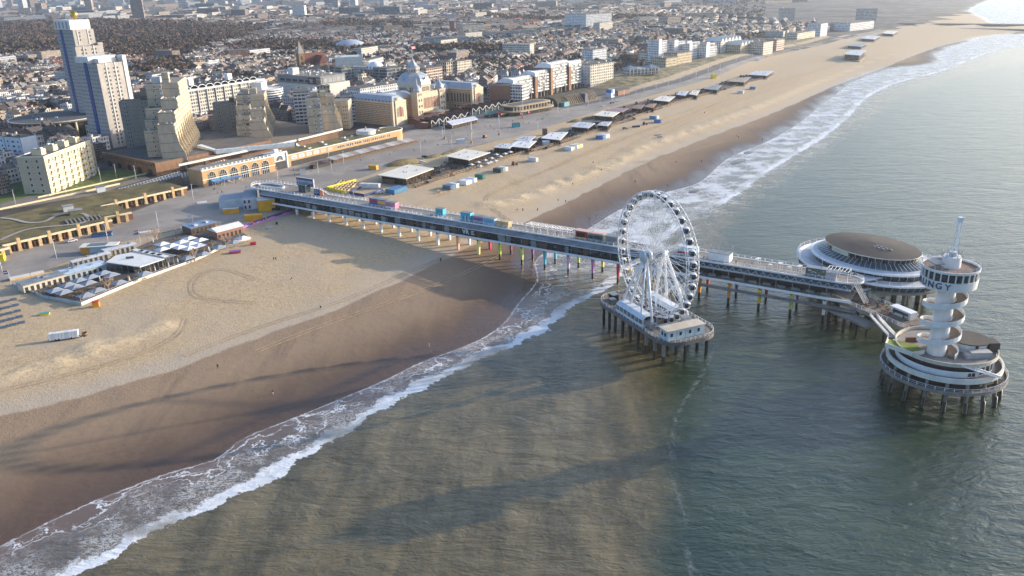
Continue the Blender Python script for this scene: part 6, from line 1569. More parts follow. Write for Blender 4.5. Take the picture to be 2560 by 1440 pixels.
MB().box(0, 42, 0, 62, 2.5, 17.5, 0, 1).build('slatted_wall', [SLAT, FLATROOF], cn); MB().box(1, 41, 1, 61, 0, 2.5).build('plinth', DARK, cn)
CG = M('casino_grey', (.17, .185, .20), .5, .1, .2)
MB().prism([(4, -.6), (36, -.6), (36, 61), (-.6, 61), (-.6, 5)], 17.6, 25).build('upper_storey', CG, cn)
MB().prism([(4, -.6), (36, -.6), (36, 61), (-.6, 61), (-.6, 5)], 25, 25.4).build('roof', GRAVEL, cn)
for k in range(5): MB().box(-.75, -.62, 10 + k * 10, 17 + k * 10, 19.6, 21.8).build('ribbon_window', DARK, cn); MB().box(8 + k * 5.6, 12.6 + k * 5.6, -.75, -.61, 19, 23).build('grille', STEEL, cn)
MB().prism([(6, -.8), (6, -.62), (-.5, 4.6), (-.5, 13), (-.75, 13), (-.75, 4.4)], 18.2, 24.6).build('sign_panel', C('sign_purple_black', (.03, .02, .03)), cn)
em = MB(); em.add([(.4, 2.9, 22.9), (4.0, -.35, 22.8), (4.3, -.7, 22.0), (3.6, 0, 21.2), (2.2, 1.2, 22)], [(0, 1, 2, 3, 4)]); em.v = [(x - .35, y - .35, z) for x, y, z in em.v]; em.build('flame_emblem', C('flame_orange', (.75, .36, .03)), cn)
text('holland', 1.9, WHITE, cn, (-.78, 8.6, 22.2), (math.pi / 2, 0, LEFT)); text('casino', 1.9, WHITE, cn, (-.78, 8.2, 20.3), (math.pi / 2, 0, LEFT))
roof_clutter(cn, 2, 34, 2, 58, 25.4, 22, 91, [LTGREY, OFFW, STEEL, WHITE], 'roof_unit', 2.6)
MB().box(3, 11, 40, 48, 25.4, 32).build('roof_house', LTGREY, cn)
for x, y in ((2, 22), (2, 30), (20, 4)): MB().tube((x, y, 25.4), (x, y, 34), .12, n=5).build('flagpole', WHITE, cn)
# balcony flats and small blocks around the third stepped block
FLATB = MF('balcony_flat', (.46, .46, .47), (.04, .04, .045), 3.2, 2.9, (.1, .9), (.42, .95), band=((.52, .53, .55), .38))
def flat(label, px, pyb, pyt, L, D, a, wall, zb=None, roof=None, name='apartment_building', cat='apartment building', units=2, seed=0):
    p, zt = rise(px, pyb, pyt, zb); h = zt - p[2]
    t = thing(name, label, cat, tuple(p), rad(a)); MB().box(0, L, 0, D, -3, h).build('wall', wall, t); MB().box(-.2, L + .2, -.2, D + .2, h, h + .5).build('roof', roof or FLATROOF, t)
    roof_clutter(t, 1, L - 1, 1, D - 1, h + .5, units, seed or int(px), [LTGREY, OFFW, DKCONC, STEEL], 'roof_unit', 2.4)
    return t, h
BRW = MF('brick_flats', (.22, .115, .075), (.04, .04, .045), 2.6, 2.9, (.15, .6), (.35, .8)); BRC = MF('brick_cream_flats', (.36, .22, .15), (.05, .05, .055), 3.0, 2.9, (.1, .7), (.35, .85), band=((.6, .55, .48), .3))
CRM = MF('cream_flats', (.60, .54, .44), (.06, .06, .06), 2.6, 3.0, (.2, .75), (.3, .8)); WHF = MF('white_flats', (.64, .65, .67), (.07, .08, .10), 2.8, 3.0, (.2, .7), (.3, .78)); GLF = MF('glass_flats', (.24, .27, .30), (.035, .045, .055), 2.2, 3.3, (.06, .94), (.12, .9))
SANDF = MF('sand_flats', (.46, .385, .27), (.06, .055, .05), 2.8, 3.2, (.25, .7), (.3, .8)); GREYF = MF('grey_flats', (.38, .38, .385), (.05, .055, .06), 2.6, 3.0, (.15, .8), (.35, .8))
flat('white and grey balcony flats behind the smallest stepped block', 742, 316, 232, 16, 22, 14, FLATB, 6.5)
flat('grey balcony flats squeezed between the smallest stepped block and the palace hotel', 862, 306, 246, 10, 26, 14, FLATB, 6.5)
flat('dark brick block with a white roof edge behind the smallest stepped block', 785, 290, 232, 22, 20, 52, BRW, 6.5, WHITE)
flat('tan stair tower rising behind the smallest stepped block', 800, 300, 218, 11, 10, 12, SANDF, 6.5)
flat('pale grey hotel annexe behind the left wing of the domed hotel', 905, 280, 222, 60, 18, 50, WHF, 6.5)
flat('green and glass office with a pyramid roof behind the white slatted block', 858, 220, 170, 18, 18, 52, GLF, 6.5)
flat('slim cream lift tower between the slatted block and the round glass office', 908, 228, 185, 7, 7, 52, CRM, 6.5)
flat('glass office block right of the round glass office', 970, 220, 172, 24, 22, 52, GLF, 6.5)
go_, gz = rise(937, 216, 175); rg_ = thing('round_glass_office', 'round dark glass office tower with a white dome on its roof', 'office', (go_[0], go_[1] + 16, go_[2]), 0)
MB().lathe([(17, 0), (17, gz - go_[2]), (.1, gz - go_[2] + .1)], 32).build('wall', MF('round_glass', (.16, .18, .2), (.02, .03, .04), 2.2, 3.4, (.06, .94), (.1, .9)), rg_)
MB().lathe([(9.5, gz - go_[2]), (8.8, gz - go_[2] + 4), (5.5, gz - go_[2] + 7), (.1, gz - go_[2] + 8.2)], 24, smooth=True).build('dome', WHITE, rg_)
for k in range(12): t = 2 * math.pi * k / 12; MB().obox((9.3 * math.cos(t), 9.3 * math.sin(t), gz - go_[2] + .8), (.5, 1.3, 2.2), t).build('dome_window', BLUEG, rg_)
flat('red brick and white balcony block right of the dome', 1068, 228, 172, 26, 16, 52, BRC, 6.5); flat('dark brick office behind the dome', 1050, 214, 168, 22, 20, 50, BRW, 6.5)
flat('white banded apartment building with glass corner behind the domed hotel', 1085, 205, 172, 34, 16, 50, GLF, 6.5)
flat('tall pale stone apartment block with square balconies, left of a pair', 1118, 203, 156, 16, 14, 48, MF('square_balcony', (.55, .48, .38), (.06, .045, .035), 3.4, 3.6, (.18, .82), (.15, .85)), 6.5)
flat('tall pale stone apartment block with grey windows, right of the pair', 1145, 200, 154, 24, 16, 48, CRM, 6.5)
# ---- stepped seafront apartments with brick fin walls
pf, _ = rise(1284, 259, 203, 7)
FIN = M('fin_brick', (.27, .15, .09), .85, .15, .5, streak=True); GRID = MF('balcony_grid', (.66, .65, .63), (.10, .105, .11), 2.7, 2.9, (.1, .88), (.3, .92)); 
names = ('lowest, leftmost unit', 'second from left', 'tallest unit', 'rightmost unit')
units_ = []
for i, ((bx, by), ty) in enumerate((((1284, 259), 203), ((1339, 246), 185), ((1378, 238), 164), ((1423, 226), 160))):
    p, zt = rise(bx, by, ty, 7); units_.append((p, zt))
for i, (p, zt) in enumerate(units_):
    q = units_[i + 1][0] if i < 3 else p + np.array([17, 22, 0]); a = ang(p, q); L = dist(p, q) - 1.5; h = zt - 7
    t = thing('fin_apartments', 'white balcony apartments on stilts with a brown brick fin, ' + names[i], 'apartment building', tuple(p), a)
    MB().box(0, 4.2, 0, 20, 0, h - 2.5).build('brick_fin', FIN, t)
    MB().profile_x([(-.3, h - 2.5), (-.3, h + .8), (5, h + 2.4), (12, h + 2.4), (20, h - 2.5)], -.1, 4.4).build('white_cap', WHITE, t)
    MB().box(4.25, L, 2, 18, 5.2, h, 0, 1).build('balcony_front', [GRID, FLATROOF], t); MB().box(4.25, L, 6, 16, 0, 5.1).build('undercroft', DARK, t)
    for k in range(4): MB().box(6 + k * (L - 7) / 3.2, 7 + k * (L - 7) / 3.2, 2, 4, 0, 5.2).build('stilt', CONC, t)
    bp0 = None; rb_ = random.Random(i)
    for z in np.arange(6, h - 2, 2.9):
        for x in np.arange(5.5, L - 2, 4.1):
            if rb_.random() < .6:
                if bp0 is None: bp0 = MB().box(-1.5, 1.5, -1.3, 0, 0, 1.0).build('balcony', WHITE, t); bp0.location = (x, 2, z)
                else: link_copy(bp0, t, (x, 2, z))
    for k in range(int(L / 4)): MB().box(4.6 + 4 * k, 7.6 + 4 * k, 3, 9, h, h + 1.8).build('roof_terrace', [WHITE, OFFW][k % 2], t)
p0 = units_[0][0]; a0_ = ang(units_[0][0], units_[1][0])
lo = thing('brown_end_block', 'brown brick end block on stilts at the left end of the seafront apartments', 'apartment building', tuple(P(1224, 262, 7)), rad(-28)); _, z_ = rise(1224, 262, 212, 7)
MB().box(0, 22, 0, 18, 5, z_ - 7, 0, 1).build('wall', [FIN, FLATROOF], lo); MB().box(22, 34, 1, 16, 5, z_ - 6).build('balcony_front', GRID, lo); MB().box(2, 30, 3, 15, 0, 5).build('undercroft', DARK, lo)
for k in range(4): MB().box(4 + 7 * k, 5.2 + 7 * k, .5, 1.8, 0, 5).build('stilt', CONC, lo)
t, h = flat('pale stone block with stacked white balconies, right of the brick fin apartments', 1476, 218, 163, 40, 26, 46, MF('balcony_stone', (.56, .53, .46), (.12, .11, .10), 3.3, 2.9, (.2, .8), (.3, .85)), 7, units=5)
MB().box(-.3, -.01, .2, 25.8, 3, h).build('side_wall', MF('side_white', (.55, .57, .60), (.06, .065, .07), 4.2, 3.0, (.3, .65), (.4, .65)), t); MB().box(-.5, 40, -.6, 26.5, -2, 3.5).build('base', GREYF, t)
t, h = flat('white hotel slab with three green water tanks on its flat front roof', 1482, 160, 125, 30, 18, 46, WHF, 8, units=3)
for i, x in enumerate((2, 12, 22)): MB().lathe([(3.6, 0), (3.6, 5), (.1, 5.2)], 14, 0, (x, -9)).build('green_tank', C('tank_green', (.20, .36, .36)), t)
MB().box(-4, 32, -14, 0, -4, 0).build('front_block', WHF, t)
# low pavilions on the boulevard in front of the fins
lp_ = thing('boulevard_pavilion', 'oval two-storey boulevard pavilion with glass walls and pink round signs', 'pavilion', tuple(G(1262, 290)), ang(G(1262, 290), G(1385, 268)))
for z, r0 in ((0, 0), (4.2, 3)): MB().prism(stadium(27 - r0, 11 - r0, 7, 27, 10 - r0), z, z + 3.3).build('glass_wall', MG('pavilion_glass', (.06, .05, .04), .15), lp_); MB().prism(stadium(28.5 - r0, 12.5 - r0, 7, 27, 10 - r0), z + 3.3, z + 4.2, 0).build('roof_slab', M('ochre_slab', (.40, .31, .19), .8), lp_)
MB().prism(stadium(21, 6, 7, 27, 5), 8.45, 8.6).build('roof_surface', FLATROOF, lp_)
for k, x in enumerate((8, 18)): MB().tube((x, -11.3, 1.8), (x, -11.45, 1.8), 1.1, n=14).build('round_sign', C('sign_pink', (.6, .08, .35)), lp_)
for k in range(14): MB().box(2 + k * 3.8, 2.3 + k * 3.8, -9.4, -9.1, 4.2, 7.5).build('post', OFFW, lp_)
mo = thing('ribbed_dune_building', 'dark grass-roofed mound building with curved wooden ribs along its front', 'building', tuple(G(1425, 262)), rad(50))
prof = [(0, 0), (1.5, 4), (5, 7.2), (11, 8.4), (20, 7.5), (32, 5), (40, 0)]
MB().profile_x(prof, -18, 44).build('turf_mound', M('dark_turf', (.055, .05, .03), .95, .35, .2), mo)
rib = None
for k in range(16):
    if k == 8: continue
    m_ = MB().path([(0, -3.2, 0), (0, -2.2, 3.4), (0, .3, 6.6), (0, 4, 8.6)], .3, 4)
    if rib is None: rib = m_.build('wooden_rib', M('rib_wood', (.40, .29, .20), .8), mo); rib.location = (-4, 0, 0)
    else: link_copy(rib, mo, (-4 + 3 * k, 0, 0))
MB().box(19, 23, -4, 1, 0, 8).build('entrance', C('entrance_blue', (.06, .07, .12)), mo); MB().box(-14, -6, -3.6, 0, 0, 4).build('pool_glass', C('pool_teal', (.12, .30, .34)), mo)
ds = thing('painted_block', 'small white block painted with blue shapes at the end of the ribbed mound', 'kiosk', tuple(G(1528, 245)), rad(50)); MB().box(0, 6, 0, 6, 0, 8).build('walls', BLW, ds); MB().box(-.06, 3, -.06, 6.05, 4.6, 8.02).box(3.5, 6.05, -.07, 0, 1, 3.4).build('blue_shape', BLUE, ds)
bb = thing('brown_shed', 'rust brown flat building on the boulevard past the ribbed mound', 'shed', tuple(G(1545, 240)), rad(50)); MB().box(0, 22, 0, 8, 0, 4.6).build('walls', M('rust_clad', (.22, .11, .07)), bb); MB().box(-.3, 22.3, -.3, 8.3, 4.6, 4.9).build('roof', BROWN, bb)
# dune-top villas and flats further along the coast
dv = thing('dune_pavilion', 'grey classical pavilion with pale columns in the dunes', 'pavilion', tuple(G(1572, 190)), rad(20)); MB().box(0, 38, 0, 16, 0, 7).build('walls', GREYF, dv)
for x in (0, 26): MB().add([(x - 1, -1, 7), (x + 13, -1, 7), (x + 13, 17, 7), (x - 1, 17, 7), (x + 6, 8, 10.5)], [(0, 1, 4), (1, 2, 4), (2, 3, 4), (3, 0, 4)]).build('hip_roof', STEEL, dv)
for k in range(9): MB().tube((1 + 4.5 * k, -.8, 0), (1 + 4.5 * k, -.8, 7), .5, n=6).build('column', OFFW, dv)
flat('sand coloured stone villa block standing alone above the road', 1664, 172, 146, 24, 22, 44, SANDF, 10); flat('sand coloured balcony flats behind the lone villa block', 1692, 165, 134, 34, 20, 46, SANDF, 10)
ws = thing('white_terraced_flats', 'big white stepped apartment complex with many blank white towers', 'apartment building', tuple(P(1690, 160, 9)), rad(38))
for x, y, w, d, h in ((0, 30, 16, 20, 38), (14, 36, 20, 20, 32), (30, 30, 22, 24, 34), (44, 16, 16, 30, 28), (56, 30, 26, 24, 30), (66, 6, 22, 30, 24), (84, 20, 18, 26, 26)): MB().box(x, x + w, y, y + d, 0, h * .72, 0, 1).build('tower_block', [WHF, FLATROOF], ws); MB().box(x, x + w * .35, y - .1, y, 0, h * .72 + 2).build('blank_wall', WHITE, ws)
for lb, px, pyb, pyt, L, D, w in (('cream gabled seafront flats, first after the white stepped complex', 1765, 146, 126, 34, 20, CRM), ('white gabled seafront flats with stacked bays', 1800, 140, 105, 60, 24, MF('gable_white', (.62, .58, .55), (.12, .07, .06), 3.4, 3.0, (.3, .7), (.2, .85))), ('pale grey-green gabled flats right of the white gabled ones', 1850, 139, 114, 46, 22, SANDF), ('cream slab of flats at the bend of the boulevard', 1907, 136, 107, 30, 20, CRM), ('brown and white balcony flats nearest the beach pavilions at the bend', 1940, 126, 100, 26, 18, BRC), ('white and brown harbour flats with a red tower behind', 1992, 104, 84, 70, 20, CRM), ('terraced white balcony flats before the harbour', 2050, 88, 60, 30, 24, WHF)):
    t, h = flat(lb, px, pyb, pyt, L, D, 48, w, 9)
    if 'gabled' in lb:
        for k in range(int(L / 10)): MB().profile_y([(k * 10 + 1, h), (k * 10 + 9, h), (k * 10 + 5, h + 5)], -.3, D).build('gable', [OFFW, PAGR][k % 2 and 'cream' in lb], t)
# ================================================================ BEACH, CLUBS AND PROMENADE
CD = rad(54)                                                   # heading of the coast
def gl(px, py, dz=0.0): return tuple(G(px, py, dz))
def parasol(label, loc, mat, group, w=2.8, h=3.1, rot=CD):
    t = thing('parasol', label, 'parasol', loc, rot, group)
    MB().add([(-w, -w, h - .95), (w, -w, h - .95), (w, w, h - .95), (-w, w, h - .95), (0, 0, h)], [(0, 1, 4), (1, 2, 4), (2, 3, 4), (3, 0, 4), (0, 3, 2, 1)]).build('canopy', mat, t)
    MB().tube((0, 0, 0), (0, 0, h), .06, n=5).box(-.5, .5, -.5, .5, 0, .12).build('pole', STEEL, t); return t
def peak(px, py, h=3.1):
    """ground point under a parasol top seen at (px, py)"""
    d = ray(px, py); z = 8.0
    for _ in range(12): t_ = (z - CAM_H) / d[2]; z = .5 * z + .5 * (hz(d[0] * t_, d[1] * t_) + .45 + h)
    return (d[0] * t_, d[1] * t_, z - h)
def fan(group, proto, pts):
    for i, p in enumerate(pts):
        if i == 0: proto.location = p
        else: dup(proto, p, proto.rotation_euler.z)
# ---- beach club on the near side
deckpx = [(30, 712), (110, 745), (204, 764), (350, 702), (488, 652), (580, 610), (628, 598), (590, 572), (480, 577), (380, 602), (290, 640), (150, 690)]
dw = [G(*p) for p in deckpx]; zc = sum(p[2] for p in dw) / len(dw)
cl = thing('beach_club_deck', 'timber deck of the beach club ringed by a low white wall on the near sand', 'deck', (0, 0, 0))
MB().prism([(p[0], p[1]) for p in dw], zc - 1.4, zc + .4).build('floor', M('club_floor', (.13, .11, .095), .85, .3, .6), cl)
m_ = MB(); m_.ribbon([(p[0], p[1], zc - .8) for p in (dw[0], dw[1], dw[2])], .25, 1.9); m_.build('grey_wall', C('club_wall_grey', (.40, .44, .46)), cl)
m_ = MB(); m_.ribbon([(p[0], p[1], zc - .8) for p in dw[2:7]], .25, 1.7); m_.build('white_wall', C('club_wall', (.60, .59, .55)), cl)
m_ = MB(); seaw = resample([(p[0], p[1]) for p in dw[2:7]], 26)
for x, y in seaw: m_.tube((x, y, zc + .4), (x, y, zc + 1.5), .05, n=4)
m_.path([(x, y, zc + 1.5) for x, y in seaw], .06, 4); m_.build('wire_fence', LTGREY, cl)
pole_ = None; WOOD = M('raw_wood', (.36, .27, .18), .85, .2, 1)
for x, y in list(resample([(p[0], p[1]) for p in dw[2:7]], 17)) + list(resample([(p[0], p[1]) for p in (dw[7], dw[8], dw[9], dw[10], dw[11], dw[0])], 16)):
    if pole_ is None:
        pole_ = thing('timber_post', 'raw timber post at the edge of the beach club deck', 'post', (x, y, zc + .4), 0, 'timber posts round the beach club'); MB().tube((0, 0, 0), (.12, .05, 3.6), .13, .1, 5).build('post', WOOD, pole_); MB().tube((.12, .05, 3.5), (.12, .05, 3.75), .12, n=5).build('cap', DARK, pole_)
    else: dup(pole_, (x, y, zc + .4), rnd.uniform(0, 6))
GPAR = M('parasol_grey', (.30, .33, .37), .7, .06, .5); WPAR = M('parasol_white', (.74, .74, .75), .7, .05, .5)
fan('', parasol('grey square parasol open over the beach club terrace', (0, 0, 0), GPAR, 'grey parasols at the beach club'), [peak(*p) for p in ((135, 720), (157, 725), (167, 707), (187, 712), (196, 695), (219, 702), (226, 687), (256, 677), (277, 682), (212, 733), (242, 720), (296, 701), (359, 679), (467, 640), (507, 630), (546, 613), (584, 600))])
fan('', parasol('white square parasol open over the beach club terrace', (0, 0, 0), WPAR, 'white parasols at the beach club'), [peak(*p) for p in ((606, 590), (472, 591), (500, 595), (452, 600), (475, 604), (496, 609), (404, 605), (428, 609), (448, 613), (472, 616), (404, 618))])
fan('', folded_parasol('folded grey-white parasol standing closed on the beach club deck', (0, 0, 0), OFFW, 'closed parasols at the beach club', 3.4), [peak(*p, 3.4) for p in ((248, 690), (322, 690), (425, 612), (448, 600), (443, 645), (386, 665), (420, 655), (520, 615), (523, 618), (381, 595), (452, 565))])
mt_ = thing('club_pavilion', 'open-sided beach club pavilion with a big white flat-hipped roof', 'pavilion', (0, 0, 0))
def roofpoly(px, z, th, mat, par, name='roof', mi_top=None):
    q = [P(x, y, z)[:2] for x, y in px]; return MB().prism([tuple(a) for a in q], z - th, z).build(name, mat, par)
ZR = zc + 4.4
WROOF = M('white_roof', (.70, .70, .68), .5, .07, .3)
roofpoly([(265, 655), (290, 638), (327, 631), (410, 647), (350, 667)], ZR, .35, WROOF, mt_); 
q = [P(x, y, ZR)[:2] for x, y in ((335, 626), (365, 623), (440, 637), (410, 646), (328, 631))]; MB().prism([tuple(a) for a in q], ZR - .3, ZR - .04).build('slatted_roof', GREYR, mt_)
m_ = MB()
for k in range(5):
    a_ = P(338 + k * 15, 626.5 + k * 3.2, ZR + .15); b_ = P(352 + k * 15, 624.2 + k * 3.0, ZR + .15); c_ = P(366 + k * 15 + 0, 627 + k * 3.0, ZR + .15)
    m_.obox(((a_[0] + b_[0]) / 2, (a_[1] + b_[1]) / 2, ZR - .02), (2.4, 6.5, .12), CD)
m_.build('roof_slat', WROOF, mt_)
pc = [P(x, y, ZR)[:2] for x, y in ((270, 655), (350, 665), (405, 648), (328, 634), (432, 637), (365, 626))]
m_ = MB()
for i in range(6): m_.box(pc[i][0] - .12, pc[i][0] + .12, pc[i][1] - .12, pc[i][1] + .12, zc + .4, ZR - .3)
for i, j in ((0, 1), (1, 2), (2, 4)):
    for k in range(1, 5): x, y = pc[i] * (1 - k / 5) + pc[j] * (k / 5); m_.box(x - .08, x + .08, y - .08, y + .08, zc + .4, ZR - .3)
m_.build('posts', STEEL, mt_)
cx, cy = np.mean(pc, axis=0); MB().obox((cx, cy, zc + .4), (15, 9, 3.2), CD).build('bar_inside', DARK, mt_)
p = P(325, 646, ZR); MB().obox((p[0], p[1], ZR), (3.2, .5, .9), rad(10)).build('roof_sign', C('sign_slate', (.10, .11, .16)), mt_)
for lb, px, L, D, H, a, wm, rm in (('long grey cabin row with cream doors at the left end of the beach club', (62, 735), 19, 6, 3.2, 50, C('cabin_cream', (.56, .50, .40)), STEEL), ('blue-grey beach club kitchen building with a pale blue sloping roof', (166, 706), 17, 7, 3.2, 47, C('kitchen_grey', (.34, .40, .44)), C('pale_blue_roof', (.46, .56, .66))), ('low flat cabin with a silver roof behind the beach club pavilion', (266, 645), 14, 4, 2.8, 46, C('cabin_dim', (.3, .3, .29)), LTGREY), ('long silver skylit cabin behind the kitchen building', (185, 672), 16, 3, 2.6, 48, C('cabin_dim', ()), LTGREY), ('white gabled tent hall at the far end of the beach club', (545, 601), 14, 8, 3.6, 48, C('tent_brown', (.32, .16, .10)), WROOF), ('blue-roofed cabins behind the white parasols', (480, 588), 13, 9, 3.0, 48, BROWN, C('club_blue', (.18, .26, .38)))):
    t = thing('beach_cabin', lb, 'cabin', gl(px[0], px[1], .3), rad(a)); MB().box(0, L, 0, D, 0, H).build('walls', wm, t)
    MB().profile_x([(-.5, H), (-.5, H + .2), (D / 2, H + (1.6 if 'gabled' in lb else .55)), (D + .5, H + .2), (D + .5, H)], -.4, L + .4).build('roof', rm, t)
    m_ = MB()
    for k in range(int(L / 2.2)): m_.box(.5 + k * 2.2, 1.7 + k * 2.2, -.05, -.01, .1, 2.2)
    m_.build('door_openings', DARK, t)
    roof_clutter(t, 1, L - 1, 1, D - 1, H + .3, 2, int(L), [LTGREY, STEEL], 'roof_vent', .9)
TS = [table_set('low dark table with benches on the beach club deck', (0, 0, zc + .4), M('club_teak', (.13, .095, .07)), 'tables on the beach club deck')]
rr = random.Random(17); cxy = [(p[0], p[1]) for p in dw]; first = True; n_ = 0
while n_ < 95:
    x = rr.uniform(-215, -120); y = rr.uniform(300, 420)
    if not inpoly(np.array([x]), np.array([y]), cxy)[0]: continue
    n_ += 1
    if first: TS[0].location = (x, y, zc + .4); first = False
    else: dup(TS[0], (x, y, zc + .4), rr.choice((CD, CD + 1.57)))
def bare_tree(label, loc, s=1.0, seed=0):
    r_ = random.Random(seed); t = thing('bleached_tree', label, 'tree', loc); m_ = MB(); c_ = MB()
    m_.tube((0, 0, 0), (.1, 0, 1.6 * s), .3, .22, 6)
    def br(p, d, L, r, n):
        q = p + d * L; (m_ if n > 1 else c_).tube(p, q, r, r * .6, 5, caps=False)
        if n:
            for _ in range(3): br(q, (d + Vector((r_.uniform(-.7, .7), r_.uniform(-.7, .7), r_.uniform(-.1, .5)))).normalized(), L * .72, r * .62, n - 1)
    for _ in range(6): br(Vector((.1, 0, 1.5 * s)), Vector((r_.uniform(-1, 1), r_.uniform(-1, 1), 1.1)).normalized(), 1.5 * s, .16, 3)
    BL = M('bleached_wood', (.50, .36, .27), .85); m_.build('trunk', BL, t); c_.build('crown', BL, t); return t
for lb, px in (('bleached bare tree among the grey parasols, nearest the picture bottom', (272, 730)), ('bleached bare tree at the middle of the club deck edge', (487, 655)), ('bleached bare tree by the white gabled tent hall', (568, 622)), ('bleached bare tree at the back of the white parasols', (392, 602))): bare_tree(lb, gl(*px, .3), 1.15, int(px[0]))
def flagpole(label, px, cols, h=7.0):
    t = thing('flagpole', label, 'flagpole', gl(*px)); MB().tube((0, 0, 0), (0, 0, h), .08, .05, 5).build('pole', WHITE, t)
    m_ = MB()
    for i in range(3): m_.add([(0, 0, h - .1 - .5 * i), (-1.1, -.2, h - .25 - .5 * i), (-2.2, .1, h - .4 - .5 * i), (-2.2, .1, h - .9 - .5 * i), (-1.1, -.2, h - .75 - .5 * i), (0, 0, h - .6 - .5 * i)], [(0, 1, 4, 5), (1, 2, 3, 4)], i)
    m_.build('flag', cols, t)
flagpole('red white and blue flag on a pole at the left end of the club', (29, 715), [RED, WHITE, BLUE]); flagpole('red white and blue flag on a pole behind the club pavilion', (352, 610), [RED, WHITE, NAVY]); flagpole('pink and white flag near the pier compound', (484, 566), [C('flag_pink', (.6, .3, .35)), WHITE, WHITE], 6)
# ---- things on the near sand and the promenade
tr_ = thing('cabin_trailer', 'row of white beach cabins leaning together on a low trailer on the sand', 'trailer', gl(124, 853), rad(17))
for k in range(9): MB().add([(k * 1.05 + dx, y, z) for z, o in ((.5, 0), (2.9, .28)) for dx, y in ((o, -.9), (.95 + o, -.9), (.95 + o, .9), (o, .9))], [(0, 1, 5, 4), (1, 2, 6, 5), (2, 3, 7, 6), (3, 0, 4, 7), (4, 5, 6, 7)]).build('beach_cabin', [WHITE, BLW][k % 4 == 1], tr_)
MB().box(-.3, 9.9, -.8, .8, .35, .5).build('bed', STEEL, tr_)
for x in (2.2, 3.2, 7.2): MB().tube((x, -1, .35), (x, 1, .35), .38, n=10).build('wheel', BLACK, tr_)
bn = thing('wooden_bin', 'round dark wooden bin alone on the sand beside the cabin trailer', 'bin', gl(213, 840)); MB().lathe([(.9, 0), (.95, 1.4), (.8, 1.45), (.8, .4), (.05, .4)], 12).build('barrel', BROWN, bn); MB().lathe([(.97, .9), (.99, 1.1), (.97, 1.1)], 12).build('hoop', WOOD, bn)
ltype = thing('sun_lounger', 'blue cushioned sun lounger in rows on the sand at the left edge', 'sun lounger', (0, 0, 0), rad(30), 'blue sun loungers at the left edge')
MB().box(-1.1, 1.1, -.8, .8, .3, .55).add([(-1.1, -.8, .5), (-1.1, .8, .5), (-1.6, .8, 1.1), (-1.6, -.8, 1.1)], [(0, 1, 2, 3)]).build('cushion', C('lounger_blue', (.06, .10, .17)), ltype); MB().box(-1.2, 1.3, -.9, .9, .12, .3).build('frame', C('lounger_frame', (.2, .2, .2)), ltype)
fan('', ltype, [gl(4 + 22 * k + r * 5 - 14, 762 + r * 14.5 - 6 * k, .05) for r in range(5) for k in range(3)])
def sbox(label, px, w, d, h, mat, top=None, cat='box', name='beach_box', a=0.3, dz=0.0):
    t = thing(name, label, cat, gl(*px), a); MB().box(-w / 2, w / 2, -d / 2, d / 2, .1 + dz, h).build('body', mat, t); MB().box(-w / 2 - .08, w / 2 + .08, -d / 2 - .08, d / 2 + .08, h, h + .12).build('lid', top or mat, t); return t
sbox('orange and blue toy hut on the sand below the club', (241, 766), 2.4, 2, 2.0, ORANGE, RED, 'hut'); sbox('red crate on the sand at the far end of the club', (633, 612), 2.6, 1.6, 1.2, RED); sbox('small pale concrete block lying on the sand by the painted fence', (674, 571), 2.8, 1, .6, LTGREY); sbox('small black box on the sand by the painted fence', (692, 561), 1, 1, 1.1, BLACK)
sbox('cluster of red play seats at the corner of the club deck', (588, 632), 5, 2.4, .9, C('play_red', (.45, .07, .07)), PURP); sbox('yellow and teal surfboard rack beside the loungers', (112, 787), 3.4, 1.6, .7, YEL, TEAL, 'rack')
kk = thing('promenade_kiosk', 'white promenade kiosk with orange end walls and solar panels on its roof', 'kiosk', gl(203, 636), rad(6)); MB().box(0, 3.6, 0, 4.5, 0, 2.9).build('orange_end', ORANGE, kk); MB().box(3.6, 13, .4, 5.5, 0, 3.1).build('white_hall', SKYB, kk); MB().box(13, 15.6, 1, 5, 0, 3.0).build('orange_end', ORANGE, kk); MB().box(-.5, 15.8, -.4, 6.2, 3.1, 3.4).build('roof', OFFW, kk); MB().box(3, 11, 1, 5, 3.45, 3.6).build('solar_panels', C('panel_grey', (.09, .10, .12), rough=.2), kk); MB().box(9.5, 12.5, .3, .39, 0, 2).build('counter', C('counter_red', (.3, .06, .05)), kk)
sbox('blue terrace box with dark seats before the turf arcade', (256, 590), 9, 4, 1.4, BLUE, DARK, 'terrace'); sbox('yellow round stall at the left edge of the promenade', (4, 652), 3, 3, 3, YEL, YEL, 'stall')
sbox('long pale planter on the promenade, nearest the pier', (374, 582), 9, 2.5, .8, TAN, OFFW, 'planter', a=.5); sbox('long pale planter on the promenade at the left edge', (68, 692), 13, 2.8, .9, TAN, OFFW, 'planter', a=.7); sbox('white promenade bench in front of the ramp', (505, 508), 5, 1.2, .8, WHITE, WHITE, 'bench', a=.5)
